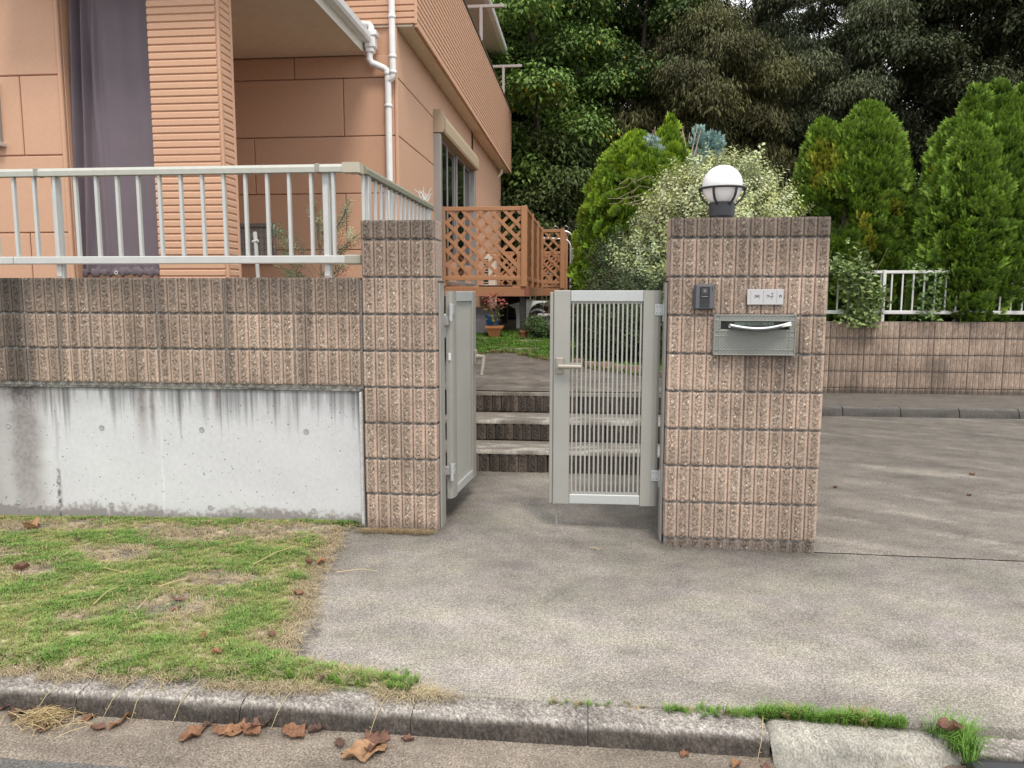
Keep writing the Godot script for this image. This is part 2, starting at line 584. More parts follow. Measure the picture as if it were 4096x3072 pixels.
# ---------------------------------------------------------------- ground
func build_ground() -> void:
	# the wide ground sheet under everything
	var g := MB.new()
	var xs := [-90.0, -40.0, -20.0, -12.0, -8.0, 8.0, 12.0, 20.0, 40.0, 90.0]
	var zs := [90.0, 20.0, 8.0, 1.0, -5.9, -6.0, -12.0, -20.0, -40.0, -90.0]
	g.grid(10, 10, func(i: int, j: int) -> Array:
		var z: float = zs[j]
		var y: float = -0.45 if z > -5.95 else garden_y(0, z) - 0.12
		return [Vector3(xs[i], y, z), Color(0.055, 0.045, 0.03)])
	struct("ground", g, textured(mat(Color.WHITE, 1.0, 0.0, true), T.bark, 0.7, 1.0))
	# concrete apron in front of the gate
	var nx := 260
	var nzz := 142
	var apron := MB.new()
	apron.grid(nx, nzz, func(i: int, j: int) -> Array:
		var x: float = -1.75 + i * 0.03
		var z: float = 1.575 - maxi(j - 1, 0) * 3.055 / (nzz - 2)
		if x > 1.13:
			z = maxf(z, -0.012)
		var y: float = front_y(x, z) - (0.09 if j == 0 else 0.0) + nf.get_noise_2d(x * 3.0, z * 3.0) * 0.0025
		var a: float = nz.get_noise_2d(x * 1.1, z * 1.8)
		var b: float = nz.get_noise_2d(x * 3.5 + 50.0, z * 6.0)
		var b2: float = nz.get_noise_2d(x * 9.0 + 7.0, z * 13.0)
		var k: float = 0.86 + 0.24 * a + 0.17 * b + 0.09 * b2
		k *= lerpf(0.74, 1.08, sst(0.0, 1.1, z))                       # darker by the gate, paler towards the road
		k *= lerpf(1.0, 1.18, sst(0.12, 0.0, absf(z - 1.36)) * sst(-0.2, 0.3, nz.get_noise_2d(x * 1.6, 8.0)))
		var pillar_dark: float = sst(0.5, 0.0, maxf(z, 0.0)) * sst(0.25, 0.55, x) * sst(1.5, 1.1, x) * 0.20  # pavement colour darkens in front of the wide pillar
		k *= 1.0 - pillar_dark - 0.16 * sst(0.3, 0.0, maxf(z, 0.0)) * sst(-0.7, -0.9, x)
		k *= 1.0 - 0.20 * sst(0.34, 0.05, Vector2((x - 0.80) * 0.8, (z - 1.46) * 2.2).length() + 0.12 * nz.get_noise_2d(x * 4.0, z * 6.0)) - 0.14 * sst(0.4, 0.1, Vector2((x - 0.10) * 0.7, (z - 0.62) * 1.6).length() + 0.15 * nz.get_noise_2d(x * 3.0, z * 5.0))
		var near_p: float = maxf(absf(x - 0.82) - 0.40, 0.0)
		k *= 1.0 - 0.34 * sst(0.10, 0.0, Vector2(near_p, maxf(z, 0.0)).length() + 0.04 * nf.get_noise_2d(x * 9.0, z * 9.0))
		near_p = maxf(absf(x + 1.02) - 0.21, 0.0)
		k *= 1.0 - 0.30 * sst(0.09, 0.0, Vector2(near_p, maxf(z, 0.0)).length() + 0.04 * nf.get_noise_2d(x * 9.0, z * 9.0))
		if z < 0.0:
			var mid: float = sst(0.6, 0.0, absf(x + 0.33))
			k *= lerpf(1.0, lerpf(0.74, 1.22, mid), sst(0.1, -0.35, z))
		if j == 0:
			k *= 0.3
		var crack: float = absf(x + 1.108 + nf.get_noise_1d(z * 9.0) * 0.012)
		if crack < 0.02 and z > 1.1 and z < 1.44:
			k *= 0.55
		var hue: float = nz.get_noise_2d(x * 2.1 + 90.0, z * 3.0)
		var c := Color(0.320 + 0.008 * hue, 0.295 - 0.004 * hue, 0.262 + 0.020 * hue) * k
		return [Vector3(x, y, z), c.lerp(Color(0.265, 0.242, 0.198) * k, clampf(b, 0, 1))])
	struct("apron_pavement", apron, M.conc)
	# driveway behind the joint, right of the gate pillar
	var drive := MB.new()
	drive.grid(150, 116, func(i: int, j: int) -> Array:
		var x: float = 1.13 + i * 0.05
		var z: float = -0.024 - j * 0.0383
		var y: float = front_y(x, z) + nf.get_noise_2d(x * 3.0, z * 3.0) * 0.002
		var u: float = x * 0.90 + z * 0.42
		var w: float = -x * 0.42 + z * 0.90
		var a: float = nz.get_noise_2d(u * 0.8, w * 1.7)
		var b: float = nz.get_noise_2d(u * 1.6 + 30.0, w * 5.0 + 11.0)
		var k: float = 0.66 + 0.20 * a + 0.16 * b + 0.10 * nz.get_noise_2d(x * 5.0, z * 9.0)
		k *= 1.0 + 0.50 * sst(0.25, 0.55, nz.get_noise_2d(u * 0.5 + 70.0, w * 3.2))
		k *= lerpf(1.12, 0.86, sst(0.0, -3.0, z))
		var c := Color(0.252, 0.228, 0.200) * k
		return [Vector3(x, y, z), c])
	struct("driveway", drive, M.conc)
	# joint filler between the two slabs
	var jn := MB.new()
	jn.col = Color(0.06, 0.055, 0.05)
	jn.grid(40, 2, func(i: int, j: int) -> Array:
		var x: float = 0.95 + i * 0.19
		return [Vector3(x, front_y(x, 0.0) - 0.012, -0.009 - j * 0.018), Color(0.06, 0.055, 0.05)])
	struct("pavement_joint", jn, M.vcol)
	# landing at the top of the steps, edge running into the lawn
	var land := MB.new()
	land.grid(60, 50, func(i: int, j: int) -> Array:
		var x: float = -1.95 + i * 0.052
		var far: float = curve([[-1.7, -4.1], [-1.2, -4.55], [-0.9, -4.7], [-0.45, -4.05], [0.13, -3.4], [0.63, -3.0], [1.2, -2.7]], x)
		var z: float = lerpf(-2.245, far - 0.1, j / 49.0)
		var a: float = nz.get_noise_2d(x * 1.9 + 15.0, z * 1.9)
		var b: float = nz.get_noise_2d(x * 5.0, z * 6.0 + 19.0)
		var k: float = 0.46 + 0.20 * a + 0.16 * b + 0.10 * nf.get_noise_2d(x * 17.0, z * 17.0)
		k *= 1.0 + 0.6 * sst(0.2, 0.45, nz.get_noise_2d(x * 3.4 + 33.0, z * 6.0)) * sst(-3.4, -2.4, z)
		return [Vector3(x, garden_y(x, z) + 0.004, z), Color(0.27, 0.235, 0.20) * k])
	struct("landing_pavement", land, M.conc)
	# garden soil: middle (behind the steps), left yard, right bank above the back wall
	var gs := MB.new()
	gs.grid(40, 60, func(i: int, j: int) -> Array:
		var x: float = -1.95 + i * 0.12
		var z: float = -2.25 - j * 0.28
		if x > 1.3 and z > -5.8:
			x = 1.3
		var y: float = garden_y(x, z) - 0.012 + nf.get_noise_2d(x * 2.0, z * 2.0) * 0.01
		return [Vector3(x, y, z), Color(0.075, 0.065, 0.035)])
	struct("garden_ground", gs, textured(mat(Color.WHITE, 1.0, 0.0, true), T.bark, 0.6, 0.8))
	var yd := MB.new()
	yd.grid(8, 8, func(i: int, j: int) -> Array:
		return [Vector3(-9.0 + i * 1.09, 0.98, -0.15 - j * 0.8), Color(0.10, 0.08, 0.055)])
	struct("yard_ground", yd, textured(mat(Color.WHITE, 1.0, 0.0, true), T.bark, 0.6, 0.8))
	var bank := MB.new()
	bank.grid(12, 8, func(i: int, j: int) -> Array:
		var z: float = -5.62 - j * 1.2
		return [Vector3(1.25 + i * 1.2, maxf(0.92, garden_y(0, z)) + 0.01, z), Color(0.06, 0.055, 0.03)])
	struct("bank_ground", bank, textured(mat(Color.WHITE, 1.0, 0.0, true), T.bark, 0.6, 0.8))
	# gutter and road
	var gut := MB.new()
	gut.grid(300, 12, func(i: int, j: int) -> Array:
		var x: float = -6.0 + i * 0.04
		var z: float = 1.70 + j * 0.0235
		var a: float = nz.get_noise_2d(x * 1.4, z * 6.0 + 3.0)
		var b: float = nz.get_noise_2d(x * 5.0 + 21.0, z * 14.0)
		var k: float = 0.92 + 0.30 * a + 0.20 * b
		var c := Color(0.225, 0.190, 0.155) * k
		c = c.lerp(Color(0.17, 0.128, 0.095) * (0.9 + b * 0.3), 0.75 * sst(0.0, 0.5, x - 0.1 + a) * sst(1.9, 1.78, z))
		return [Vector3(x, -0.163 - 0.007 * x * 0.6 - (z - 1.7) * 0.08, z), c])
	struct("gutter", gut, M.conc)
	var road := MB.new()
	road.grid(120, 40, func(i: int, j: int) -> Array:
		var x: float = -30.0 + i * 0.5
		var z: float = 1.957 + j * 0.12
		var k: float = 0.9 + 0.2 * nz.get_noise_2d(x * 0.9, z * 2.0)
		return [Vector3(x, -0.1835 - 0.0042 * clampf(x, -6.0, 6.0), z), Color(0.14, 0.135, 0.13) * k])
	struct("road", road, M.conc)
	# kerb: one part per stone
	var kerb := Node3D.new()
	kerb.name = "kerb"
	add_child(kerb)
	kerb.set_meta("kind", "structure")
	var ends := [-5.38, -4.78, -4.18, -3.58, -2.98, -2.38, -1.78, -1.18, -0.58, 0.015, 0.60]
	for k in ends.size() - 1:
		kerb_stone(kerb, ends[k] + 0.0012, ends[k + 1] - 0.0012, 0.0)
	kerb_stone(kerb, 1.235, 1.83, 0.035)
	kerb_stone(kerb, 1.836, 2.43, 0.035)
	# the pale dropped end stone
	var e := MB.new()
	e.grid(34, 12, func(i: int, j: int) -> Array:
		var t: float = i / 33.0
		var x: float = 0.603 + t * 0.612
		var s: float = pow(t, 2.2)
		var yk: float = kerb_y(x) + 0.004 - 0.03 * s
		var pr := [[1.575, -0.10], [1.58, -0.004], [1.62, 0.0], [1.66, -0.002], [1.69, -0.008], [1.715, -0.02], [1.735, -0.037], [1.76, -0.056], [1.80, -0.076], [1.85, -0.092], [1.91, -0.103], [1.93, -0.125]]
		var z: float = pr[j][0]
		var pinch: float = 1.0 - 0.62 * pow(t, 3.5)
		z = 1.62 + (z - 1.62) * (pinch if z > 1.62 else 1.0) - 0.0 * s
		var y: float = yk + pr[j][1] * (1.0 - 0.35 * s)
		if i == 33 or i == 0:
			y -= 0.02
		var a: float = nz.get_noise_2d(x * 5.0, z * 14.0)
		var k: float = 0.92 + 0.14 * a - 0.34 * sst(0.022, 0.0, absf(z - 1.725)) * sst(0.72, 0.8, x) * sst(1.02, 0.9, x)
		k *= lerpf(1.08, 0.72, sst(1.69, 1.78, z))
		return [Vector3(x, y, z), Color(0.335, 0.32, 0.28) * k * (1.0 + rng.randf_range(-0.12, 0.12))])
	var bed := MB.new()
	bed.col = Color(0.05, 0.045, 0.04)
	bed.box(Vector3(-2.45, -0.205, 1.632), Vector3(6.06, 0.15, 0.125))
	bed.box(Vector3(1.55, -0.245, 1.62), Vector3(1.9, 0.15, 0.13))
	part(kerb, "joint_filler", bed, M.vcol)
	part(kerb, "kerb_stone", e, M.conc)

func kerb_stone(parent: Node, x0: float, x1: float, low: float) -> void:
	var pr := [[1.565, -0.10], [1.568, -0.004], [1.60, 0.001], [1.64, 0.0], [1.672, -0.002], [1.690, -0.006], [1.700, -0.012], [1.707, -0.021], [1.714, -0.040], [1.722, -0.066], [1.726, -0.10]]
	var fine := []
	for k in pr.size() - 1:
		var steps: int = maxi(1, int(Vector2(pr[k][0], pr[k][1]).distance_to(Vector2(pr[k + 1][0], pr[k + 1][1])) / 0.008))
		for t in steps:
			fine.append([lerpf(pr[k][0], pr[k + 1][0], t / float(steps)), lerpf(pr[k][1], pr[k + 1][1], t / float(steps))])
	fine.append(pr[-1])
	pr = fine
	var o := MB.new()
	var n := 76
	o.grid(n, pr.size(), func(i: int, j: int) -> Array:
		var x: float = lerpf(x0, x1, i / float(n - 1))
		var z: float = pr[j][0] + low * -0.9
		var y: float = kerb_y(x) + pr[j][1] - low
		var d: float = nf.get_noise_2d(x * 60.0, z * 90.0)
		var sp: float = rng.randf_range(-1, 1)
		if j > 0 and j < pr.size() - 1:
			y += d * 0.003 + sp * 0.0016
			z += nf.get_noise_2d(x * 45.0 + 9.0, z * 60.0) * 0.002 + sp * 0.0014
		if i == 0 or i == n - 1:
			y -= 0.003
			z -= 0.003
		var a: float = nz.get_noise_2d(x * 4.0, z * 9.0)
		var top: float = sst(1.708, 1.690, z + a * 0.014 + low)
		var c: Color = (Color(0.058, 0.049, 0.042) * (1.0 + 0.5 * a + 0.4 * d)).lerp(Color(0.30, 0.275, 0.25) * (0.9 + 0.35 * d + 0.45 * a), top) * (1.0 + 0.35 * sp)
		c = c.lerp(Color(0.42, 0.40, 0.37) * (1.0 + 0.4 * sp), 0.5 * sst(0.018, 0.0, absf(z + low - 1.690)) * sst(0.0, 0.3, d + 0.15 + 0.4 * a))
		return [Vector3(x, y, z), c])
	part(parent, "kerb_stone", o, M.conc)

# ---------------------------------------------------------------- masonry
func build_left_wall() -> void:
	var w := thing("boundary_wall", "ribbed pinkish block wall on a stained pale concrete base left of the gate", "wall")
	var core := MB.new()
	core.box(Vector3(-3.64, 1.085, -0.1155), Vector3(4.80, 0.60, 0.145))
	part(w, "mortar", core, M.mortar)
	var clean := func(p: Vector3) -> float:
		var top: float = 0.60 if p.y > 1.205 else 0.98
		if p.y > 1.205:
			top = lerpf(0.78, 0.56, sst(1.22, 1.4, p.y))
		var st: float = 1.0 - 0.66 * sst(0.17, 0.03, absf(p.x + 3.30 + 0.03 * nz.get_noise_1d(p.y * 4.0)))
		st *= 1.0 - 0.35 * sst(0.05, 0.0, absf(p.x + 3.02))
		st *= 1.0 - 0.25 * sst(0.06, 0.0, absf(p.x + 2.43)) * sst(0.95, 1.2, p.y)
		var runs: float = sst(0.1, 0.5, nz.get_noise_2d(p.x * 5.0, p.y * 0.4 + 77.0))
		return top * st * (1.0 - 0.30 * runs)
	var edges := [-5.63, -5.23, -4.83, -4.43, -4.03, -3.63, -3.23, -3.03, -2.83, -2.43, -2.03, -1.63, -1.248]
	for row in 3:
		var y0: float = 0.806 + row * 0.2
		for k in edges.size() - 1:
			var wid: float = edges[k + 1] - edges[k]
			block(w, edges[k] + 0.004, edges[k + 1] - 0.004, y0, y0 + (0.190 if row < 2 else 0.194), -0.034, 0.15, maxi(2, roundi(wid / 0.0665)), clean)
	# concrete base with its own computed streaks
	var im := concrete_face()
	var cm := StandardMaterial3D.new()
	cm.albedo_texture = im[0]
	cm.roughness = 0.9
	cm.normal_enabled = true
	cm.normal_texture = im[1]
	cm.normal_scale = 0.5
	cm.texture_repeat = false
	var base := MB.new()
	base.grid(2, 2, func(i: int, j: int) -> Array:
		return [Vector3(-5.7 + i * 4.433, -0.3 + j * 1.069, -0.060), Color.WHITE, Vector2(i, 1.0 - j)])
	part(w, "concrete_panel", base, cm)
	var body := MB.new()
	body.box(Vector3(-3.475, 0.20, -0.14), Vector3(4.45, 1.16, 0.154))
	var plain := textured(mat(lin(0.46, 0.455, 0.44), 0.95), T.conc, 0.8, 0.5)
	part(w, "concrete_core", body, plain)
	var lip := MB.new()
	lip.grid(420, 6, func(i: int, j: int) -> Array:
		var x: float = -5.69 + i * 0.01057
		var pr: Array = [[0.768, -0.0605], [0.771, -0.049], [0.778, -0.047], [0.790, -0.047], [0.797, -0.050], [0.799, -0.07]][j]
		var a: float = nz.get_noise_2d(x * 3.0, 3.0)
		var b: float = nf.get_noise_2d(x * 26.0, pr[0] * 90.0)
		var k: float = clampf(0.62 + 0.55 * a + 0.45 * b, 0.28, 1.1)
		return [Vector3(x, pr[0] + b * 0.002, pr[1] + b * 0.002), Color(0.43, 0.42, 0.395) * k])
	part(w, "concrete_lip", lip, M.conc)
	var lip2 := MB.new()
	lip2.box(Vector3(-1.260, 0.235, -0.054), Vector3(0.020, 1.065, 0.028), 0.006)
	part(w, "concrete_lip", lip2, textured(mat(lin(0.52, 0.53, 0.53), 0.95), T.conc, 0.5, 0.6))
	var gm := textured(mat(lin(0.36, 0.37, 0.37), 0.95), T.conc, 0.3, 0.6)
	var disc := MB.new()
	disc.lathe([Vector2(0.0165, -0.006), Vector2(0.0165, 0.0015), Vector2(0.0145, 0.0035), Vector2(0.0125, 0.0018), Vector2(0.0, 0.0012)], 18, Vector3.ZERO, Basis(Vector3.RIGHT, PI / 2))
	var dmesh: ArrayMesh = disc.mesh()
	for x in [-4.62, -4.02, -3.40, -2.815, -2.205, -1.585]:
		for y in [0.075, 0.535]:
			var d: MeshInstance3D = part(w, "tie_hole_plug", dmesh, gm)
			d.position = Vector3(x + (0.03 if y < 0.2 else 0.0), y, -0.060)

func concrete_face() -> Array:
	var w := 1660
	var h := 400
	var x_of := 4.433 / w
	var y_of := 1.069 / h
	var run := FastNoiseLite.new()
	run.seed = 4
	run.frequency = 1.0
	run.fractal_octaves = 3
	# per-column streak depth and strength
	var deep := PackedFloat32Array()
	var hard := PackedFloat32Array()
	for i in w:
		var x: float = -5.7 + i * x_of
		var a: float = run.get_noise_1d(x * 9.0)
		var b: float = run.get_noise_1d(x * 34.0 + 50.0)
		deep.append(clampf(0.14 + 0.32 * a + 0.16 * b, 0.03, 0.6))
		hard.append(clampf(0.36 + 0.40 * b + 0.40 * a, 0.05, 0.85))
	var out := PackedByteArray()
	out.resize(w * h * 3)
	for j in h:
		var y: float = -0.3 + (h - 0.5 - j) * y_of
		var top: float = 0.769 - y
		for i in w:
			var x: float = -5.7 + i * x_of
			var m: float = run.get_noise_2d(x * 2.2, y * 2.2)
			var f: float = run.get_noise_2d(x * 26.0, y * 26.0)
			var k: float = 0.585 + 0.035 * m + 0.035 * f + 0.02 * sin(x * 2.2 + 1.0)
			var warm := 0.0
			k *= 1.0 - 0.20 * sst(0.26 + 0.25 * m, 0.0, top)
			# thin runs of dirt from the top edge
			var s: float = hard[i] * sst(deep[i], 0.0, top)
			# broad brown stain at the left and the narrower ones
			var wob: float = 0.03 * run.get_noise_1d(y * 5.0)
			var big: float = sst(0.17, 0.03, absf(x + 3.30 + wob)) * 0.54 * sst(1.6, 0.2, top) + sst(0.10, 0.0, absf(x + 3.48 + wob)) * 0.30 + sst(0.35, 0.1, absf(x + 3.25)) * sst(0.14, 0.0, top) * 0.4
			big = maxf(big, sst(0.055, 0.0, absf(x + 2.565 + wob * 0.4)) * 0.55 * sst(0.45, 0.02, top))
			big = maxf(big, sst(0.028, 0.0, absf(x + 2.50 + wob * 0.3)) * 0.55 * sst(0.40, 0.08, top))
			big = maxf(big, sst(0.035, 0.0, absf(x + 2.105)) * 0.55 * sst(0.25, 0.03, top))
			big = maxf(big, sst(0.02, 0.0, absf(x + 1.685)) * 0.30 * sst(0.35, 0.0, top))
			big = maxf(big, sst(0.02, 0.0, absf(x + 3.10 + wob * 0.4)) * 0.4 * sst(0.6, 0.0, top))
			big = maxf(big, sst(0.02, 0.004, absf(x + 3.105 + 0.008 * f)) * 0.72 * sst(0.30, 0.26, y) * clampf(0.7 + f, 0, 1))
			big *= 1.0 + 0.3 * f + 0.3 * m
			# damp splash band along the ground
			var edge: float = 0.075 + 0.045 * m + 0.035 * f
			var splash: float = sst(edge + 0.03, edge - 0.03, y + 0.02) * 0.60
			warm = maxf(big, splash)
			var dirt: float = clampf(maxf(maxf(s, big), splash), 0.0, 0.85)
			k *= 1.0 - dirt
			# white lime lines
			k += 0.09 * clampf(0.6 + 1.6 * run.get_noise_1d(y * 7.0), 0.0, 1.0) * sst(0.010, 0.0, absf(x + 2.445 + 0.02 * (0.769 - y) + 0.010 * run.get_noise_1d(y * 3.0))) * sst(0.0, 0.25, top)
			var o: int = (j * w + i) * 3
			out[o] = int(clampf(pow(clampf(k * (0.985 + 0.12 * warm), 0, 1), 0.4545), 0, 1) * 255)
			out[o + 1] = int(clampf(pow(clampf(k * (1.0 - 0.02 * warm), 0, 1), 0.4545), 0, 1) * 255)
			out[o + 2] = int(clampf(pow(clampf(k * (1.04 - 0.10 * warm), 0, 1), 0.4545), 0, 1) * 255)
	var im := Image.create_from_data(w, h, false, Image.FORMAT_RGB8, out)
	var r := RandomNumberGenerator.new()
	r.seed = 8
	for k in 1300:   # air pits
		var cx: int = r.randi_range(2, w - 4)
		var cy: int = r.randi_range(20, h - 30)
		var n: int = 1 if r.randf() < 0.7 else 2
		var dk: float = r.randf_range(0.45, 0.8)
		for dx in n + (1 if r.randf() < 0.4 else 0):
			for dy in n:
				var c: Color = im.get_pixel(cx + dx, cy + dy)
				im.set_pixel(cx + dx, cy + dy, Color(c.r * dk, c.g * dk, c.b * dk))
	var nm: Image = im.duplicate()
	nm.convert(Image.FORMAT_RGBA8)
	nm.bump_map_to_normal_map(2.0)
	return [ImageTexture.create_from_image(im), ImageTexture.create_from_image(nm)]

func build_pillars() -> void:
	var lp := thing("gate_pillar", "narrow one block wide ribbed pillar left of the gate", "pillar")
	var core := MB.new()
	core.box(Vector3(-1.0235, 0.85, -0.1), Vector3(0.394, 1.69, 0.182))
	part(lp, "mortar", core, M.mortar)
	var clean := func(p: Vector3) -> float:
		var k := 1.0
		if p.y > 1.59:
			k = 0.54
		elif p.y > 1.2:
			k = lerpf(1.0, 0.66, sst(1.2, 1.6, p.y + 0.08 * nz.get_noise_1d(p.x * 9.0)))
		k *= lerpf(0.52, 1.0, sst(-0.02, 0.10, p.y + 0.03 * nz.get_noise_1d(p.x * 14.0)))
		return k
	for row in 8:
		block(lp, -1.227 + rf(-0.002, 0.002), -0.820 + rf(-0.002, 0.002), row * 0.2 + (0.006 if row else -0.05), row * 0.2 + 0.196, 0.0, 0.20, 6, clean)
	block(lp, -1.227, -0.820, 1.605, 1.703, 0.0, 0.20, 6, clean)
	var rp := thing("gate_pillar", "wide two block ribbed pillar carrying the globe lamp and mail slot", "pillar")
	core = MB.new()
	core.box(Vector3(0.819, 0.78, -0.1), Vector3(0.792, 1.83, 0.182))
	part(rp, "mortar", core, M.mortar)
	var clean2 := func(p: Vector3) -> float:
		var k := 1.0
		if p.y > 1.59:
			k = 0.54
		elif p.y > 1.35:
			k = lerpf(1.0, 0.70, sst(1.38, 1.6, p.y + 0.06 * nz.get_noise_1d(p.x * 9.0)) * (0.5 + 0.5 * sst(0.5, 1.1, p.x)))
		if p.y < 0.0:
			k = 0.50
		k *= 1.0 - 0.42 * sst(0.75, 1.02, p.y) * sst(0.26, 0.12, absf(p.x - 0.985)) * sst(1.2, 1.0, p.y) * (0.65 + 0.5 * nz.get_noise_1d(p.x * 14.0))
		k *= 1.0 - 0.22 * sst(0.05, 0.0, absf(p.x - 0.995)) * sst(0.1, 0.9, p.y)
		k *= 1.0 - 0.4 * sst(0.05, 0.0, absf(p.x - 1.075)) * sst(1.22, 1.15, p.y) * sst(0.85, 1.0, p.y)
		return k
	for row in 8:
		for s in 2:
			var x0: float = 0.4185 + s * 0.4025
			block(rp, x0 + rf(-0.002, 0.002), x0 + 0.397 + rf(-0.002, 0.002), row * 0.2 + 0.006, row * 0.2 + 0.196, 0.0, 0.20, 6, clean2)
	for s in 2:
		var x0: float = 0.4185 + s * 0.4025
		block(rp, x0, x0 + 0.397, 1.605, 1.703, 0.0, 0.20, 6, clean2)
		block(rp, x0 + (0.006 if s == 0 else 0.0), x0 + (0.397 if s == 0 else 0.391), -0.13, -0.004, -0.004, 0.19, 6, clean2)

func build_back_wall() -> void:
	var w := thing("boundary_wall", "low ribbed block wall at the back of the driveway under the white fence", "wall")
	var core := MB.new()
	core.box(Vector3(4.7, 0.40, -5.53), Vector3(7.4, 1.17, 0.10))
	part(w, "mortar", core, M.mortar)
	var clean := func(p: Vector3) -> float:
		var k: float = 1.0
		if p.y < 0.18:
			k = 0.42
		k *= 1.0 - 0.25 * sst(0.1, 0.5, nz.get_noise_2d(p.x * 1.6, p.y * 0.7 + 9.0))
		return k * lerpf(1.0, 0.88, sst(0.8, 1.0, p.y))
	for k in 18:
		var x0: float = 1.30 + k * 0.3975
		for row in 4:
			block(w, x0 + 0.004, x0 + 0.3935, 0.194 + row * 0.2, 0.384 + row * 0.2, -5.46, 0.13, 6, clean, false)
		block(w, x0 + 0.004, x0 + 0.3935, 0.03, 0.184, -5.464, 0.12, 6, clean, false)
	# kerb strip in front of it
	var kb := Node3D.new()
	kb.name = "driveway_kerb"
	add_child(kb)
	kb.set_meta("kind", "structure")
	var strip := MB.new()
	strip.grid(60, 10, func(i: int, j: int) -> Array:
		var x: float = 1.2 + i * 0.125
		var z: float = -4.535 - j * 0.103
		var k: float = 0.8 + 0.25 * nz.get_noise_2d(x * 1.5, z * 5.0)
		return [Vector3(x, 0.098 + j * 0.003, z), Color(0.17, 0.15, 0.132) * k])
	part(kb, "kerb_strip", strip, M.conc)
	for k in 10:
		var x0: float = 0.95 + k * 0.60
		var o := MB.new()
		var pr := [[-4.42, -0.03], [-4.425, 0.03], [-4.44, 0.075], [-4.46, 0.094], [-4.48, 0.099], [-4.53, 0.099]]
		o.grid(12, 6, func(i: int, j: int) -> Array:
			var x: float = x0 + 0.004 + i * 0.0538
			var k2: float = 0.85 + 0.3 * nz.get_noise_2d(x * 3.0, j * 0.8)
			return [Vector3(x, pr[j][1], pr[j][0]), Color(0.13, 0.122, 0.112) * k2 * (0.75 if j < 3 else 1.15)])
		part(kb, "kerb_stone", o, M.conc)
	# low retaining wall between the garden and the driveway, behind the pillar
	var rw := thing("retaining_wall", "ribbed block retaining wall running back from the wide gate pillar", "wall")
	var c2 := MB.new()
	c2.box(Vector3(1.13, 0.35, -2.85), Vector3(0.10, 1.25, 5.25))
	part(rw, "mortar", c2, M.mortar)
	for k in 13:
		for row in 5:
			plain_block(rw, Vector3(1.065, -0.02 + row * 0.2, -0.225 - k * 0.4), Vector3(1.195, 0.17 + row * 0.2, -0.615 - k * 0.4))

func build_steps() -> void:
	var s := thing("garden_steps", "three dark ribbed block steps with worn concrete treads behind the gate", "steps")
	var zr := [-1.454, -1.827, -2.226]
	var yt := [0.164, 0.327, 0.498]
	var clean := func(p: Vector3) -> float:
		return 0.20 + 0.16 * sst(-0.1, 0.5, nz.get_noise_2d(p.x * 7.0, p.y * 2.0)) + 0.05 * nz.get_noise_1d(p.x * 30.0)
	for k in 3:
		var y0: float = (yt[k - 1] + 0.004) if k else -0.03
		var back: float = zr[k + 1] if k < 2 else zr[2] - 0.03
		for b in 5:
			var x0: float = -1.15 + b * 0.43
			block(s, x0 + 0.003, x0 + 0.427, y0, yt[k] - 0.028, zr[k] - 0.004, 0.16, 6, clean)
		var tread := MB.new()
		var zb: float = back + 0.002
		tread.grid(90, 10, func(i: int, j: int) -> Array:
			var x: float = -1.155 + i * 0.0242
			var z: float = lerpf(zr[k] + 0.003, zb, maxf(0.0, j - 1) / 8.0)
			var y: float = yt[k] - (0.03 if j == 0 else 0.004 if j == 1 else 0.0)
			var a: float = nz.get_noise_2d(x * 3.0 + k * 20.0, z * 16.0)
			var wh: float = sst(-0.1, 0.28, a) * sst(zr[k] - 0.31, zr[k] - 0.12, z) * sst(-1.0, -0.7, x)
			var c: Color = (Color(0.20, 0.18, 0.155) * (1.0 + 0.4 * a)).lerp(Color(0.60, 0.60, 0.57), wh * (0.36 if k < 2 else 0.08))
			return [Vector3(x, y, z), c])
		part(s, "tread", tread, M.conc)

# ---------------------------------------------------------------- house
func panel(parent: Node, a: Vector3, b: Vector3, m: Material, called := "wall_panel") -> MeshInstance3D:
	var o := MB.new()
	o.box((a + b) * 0.5, (b - a).abs(), 0.006)
	return part(parent, called, o, m)

func rib_board(o: MB, a: Vector3, b: Vector3, out: Vector3, h: float, d: float) -> void:
	# one siding rib between a and b (its lower back edge), facing out
	var up := Vector3.UP
	var p := [[0.0, 0.0], [0.006, d], [h - 0.010, d], [h, 0.0]]
	for k in 3:
		var q: Array = []
		for e in [[a, k], [b, k], [b, k + 1], [a, k + 1]]:
			q.append(e[0] + up * p[e[1]][0] + out * p[e[1]][1])
		o.poly(q, out * (p[k + 1][0] - p[k][0]) - up * (p[k + 1][1] - p[k][1]))
	for e in [a, b]:
		var q: Array = []
		for k in 4:
			q.append(e + up * p[k][0] + out * p[k][1])
		o.poly(q, (e - (a + b) * 0.5))

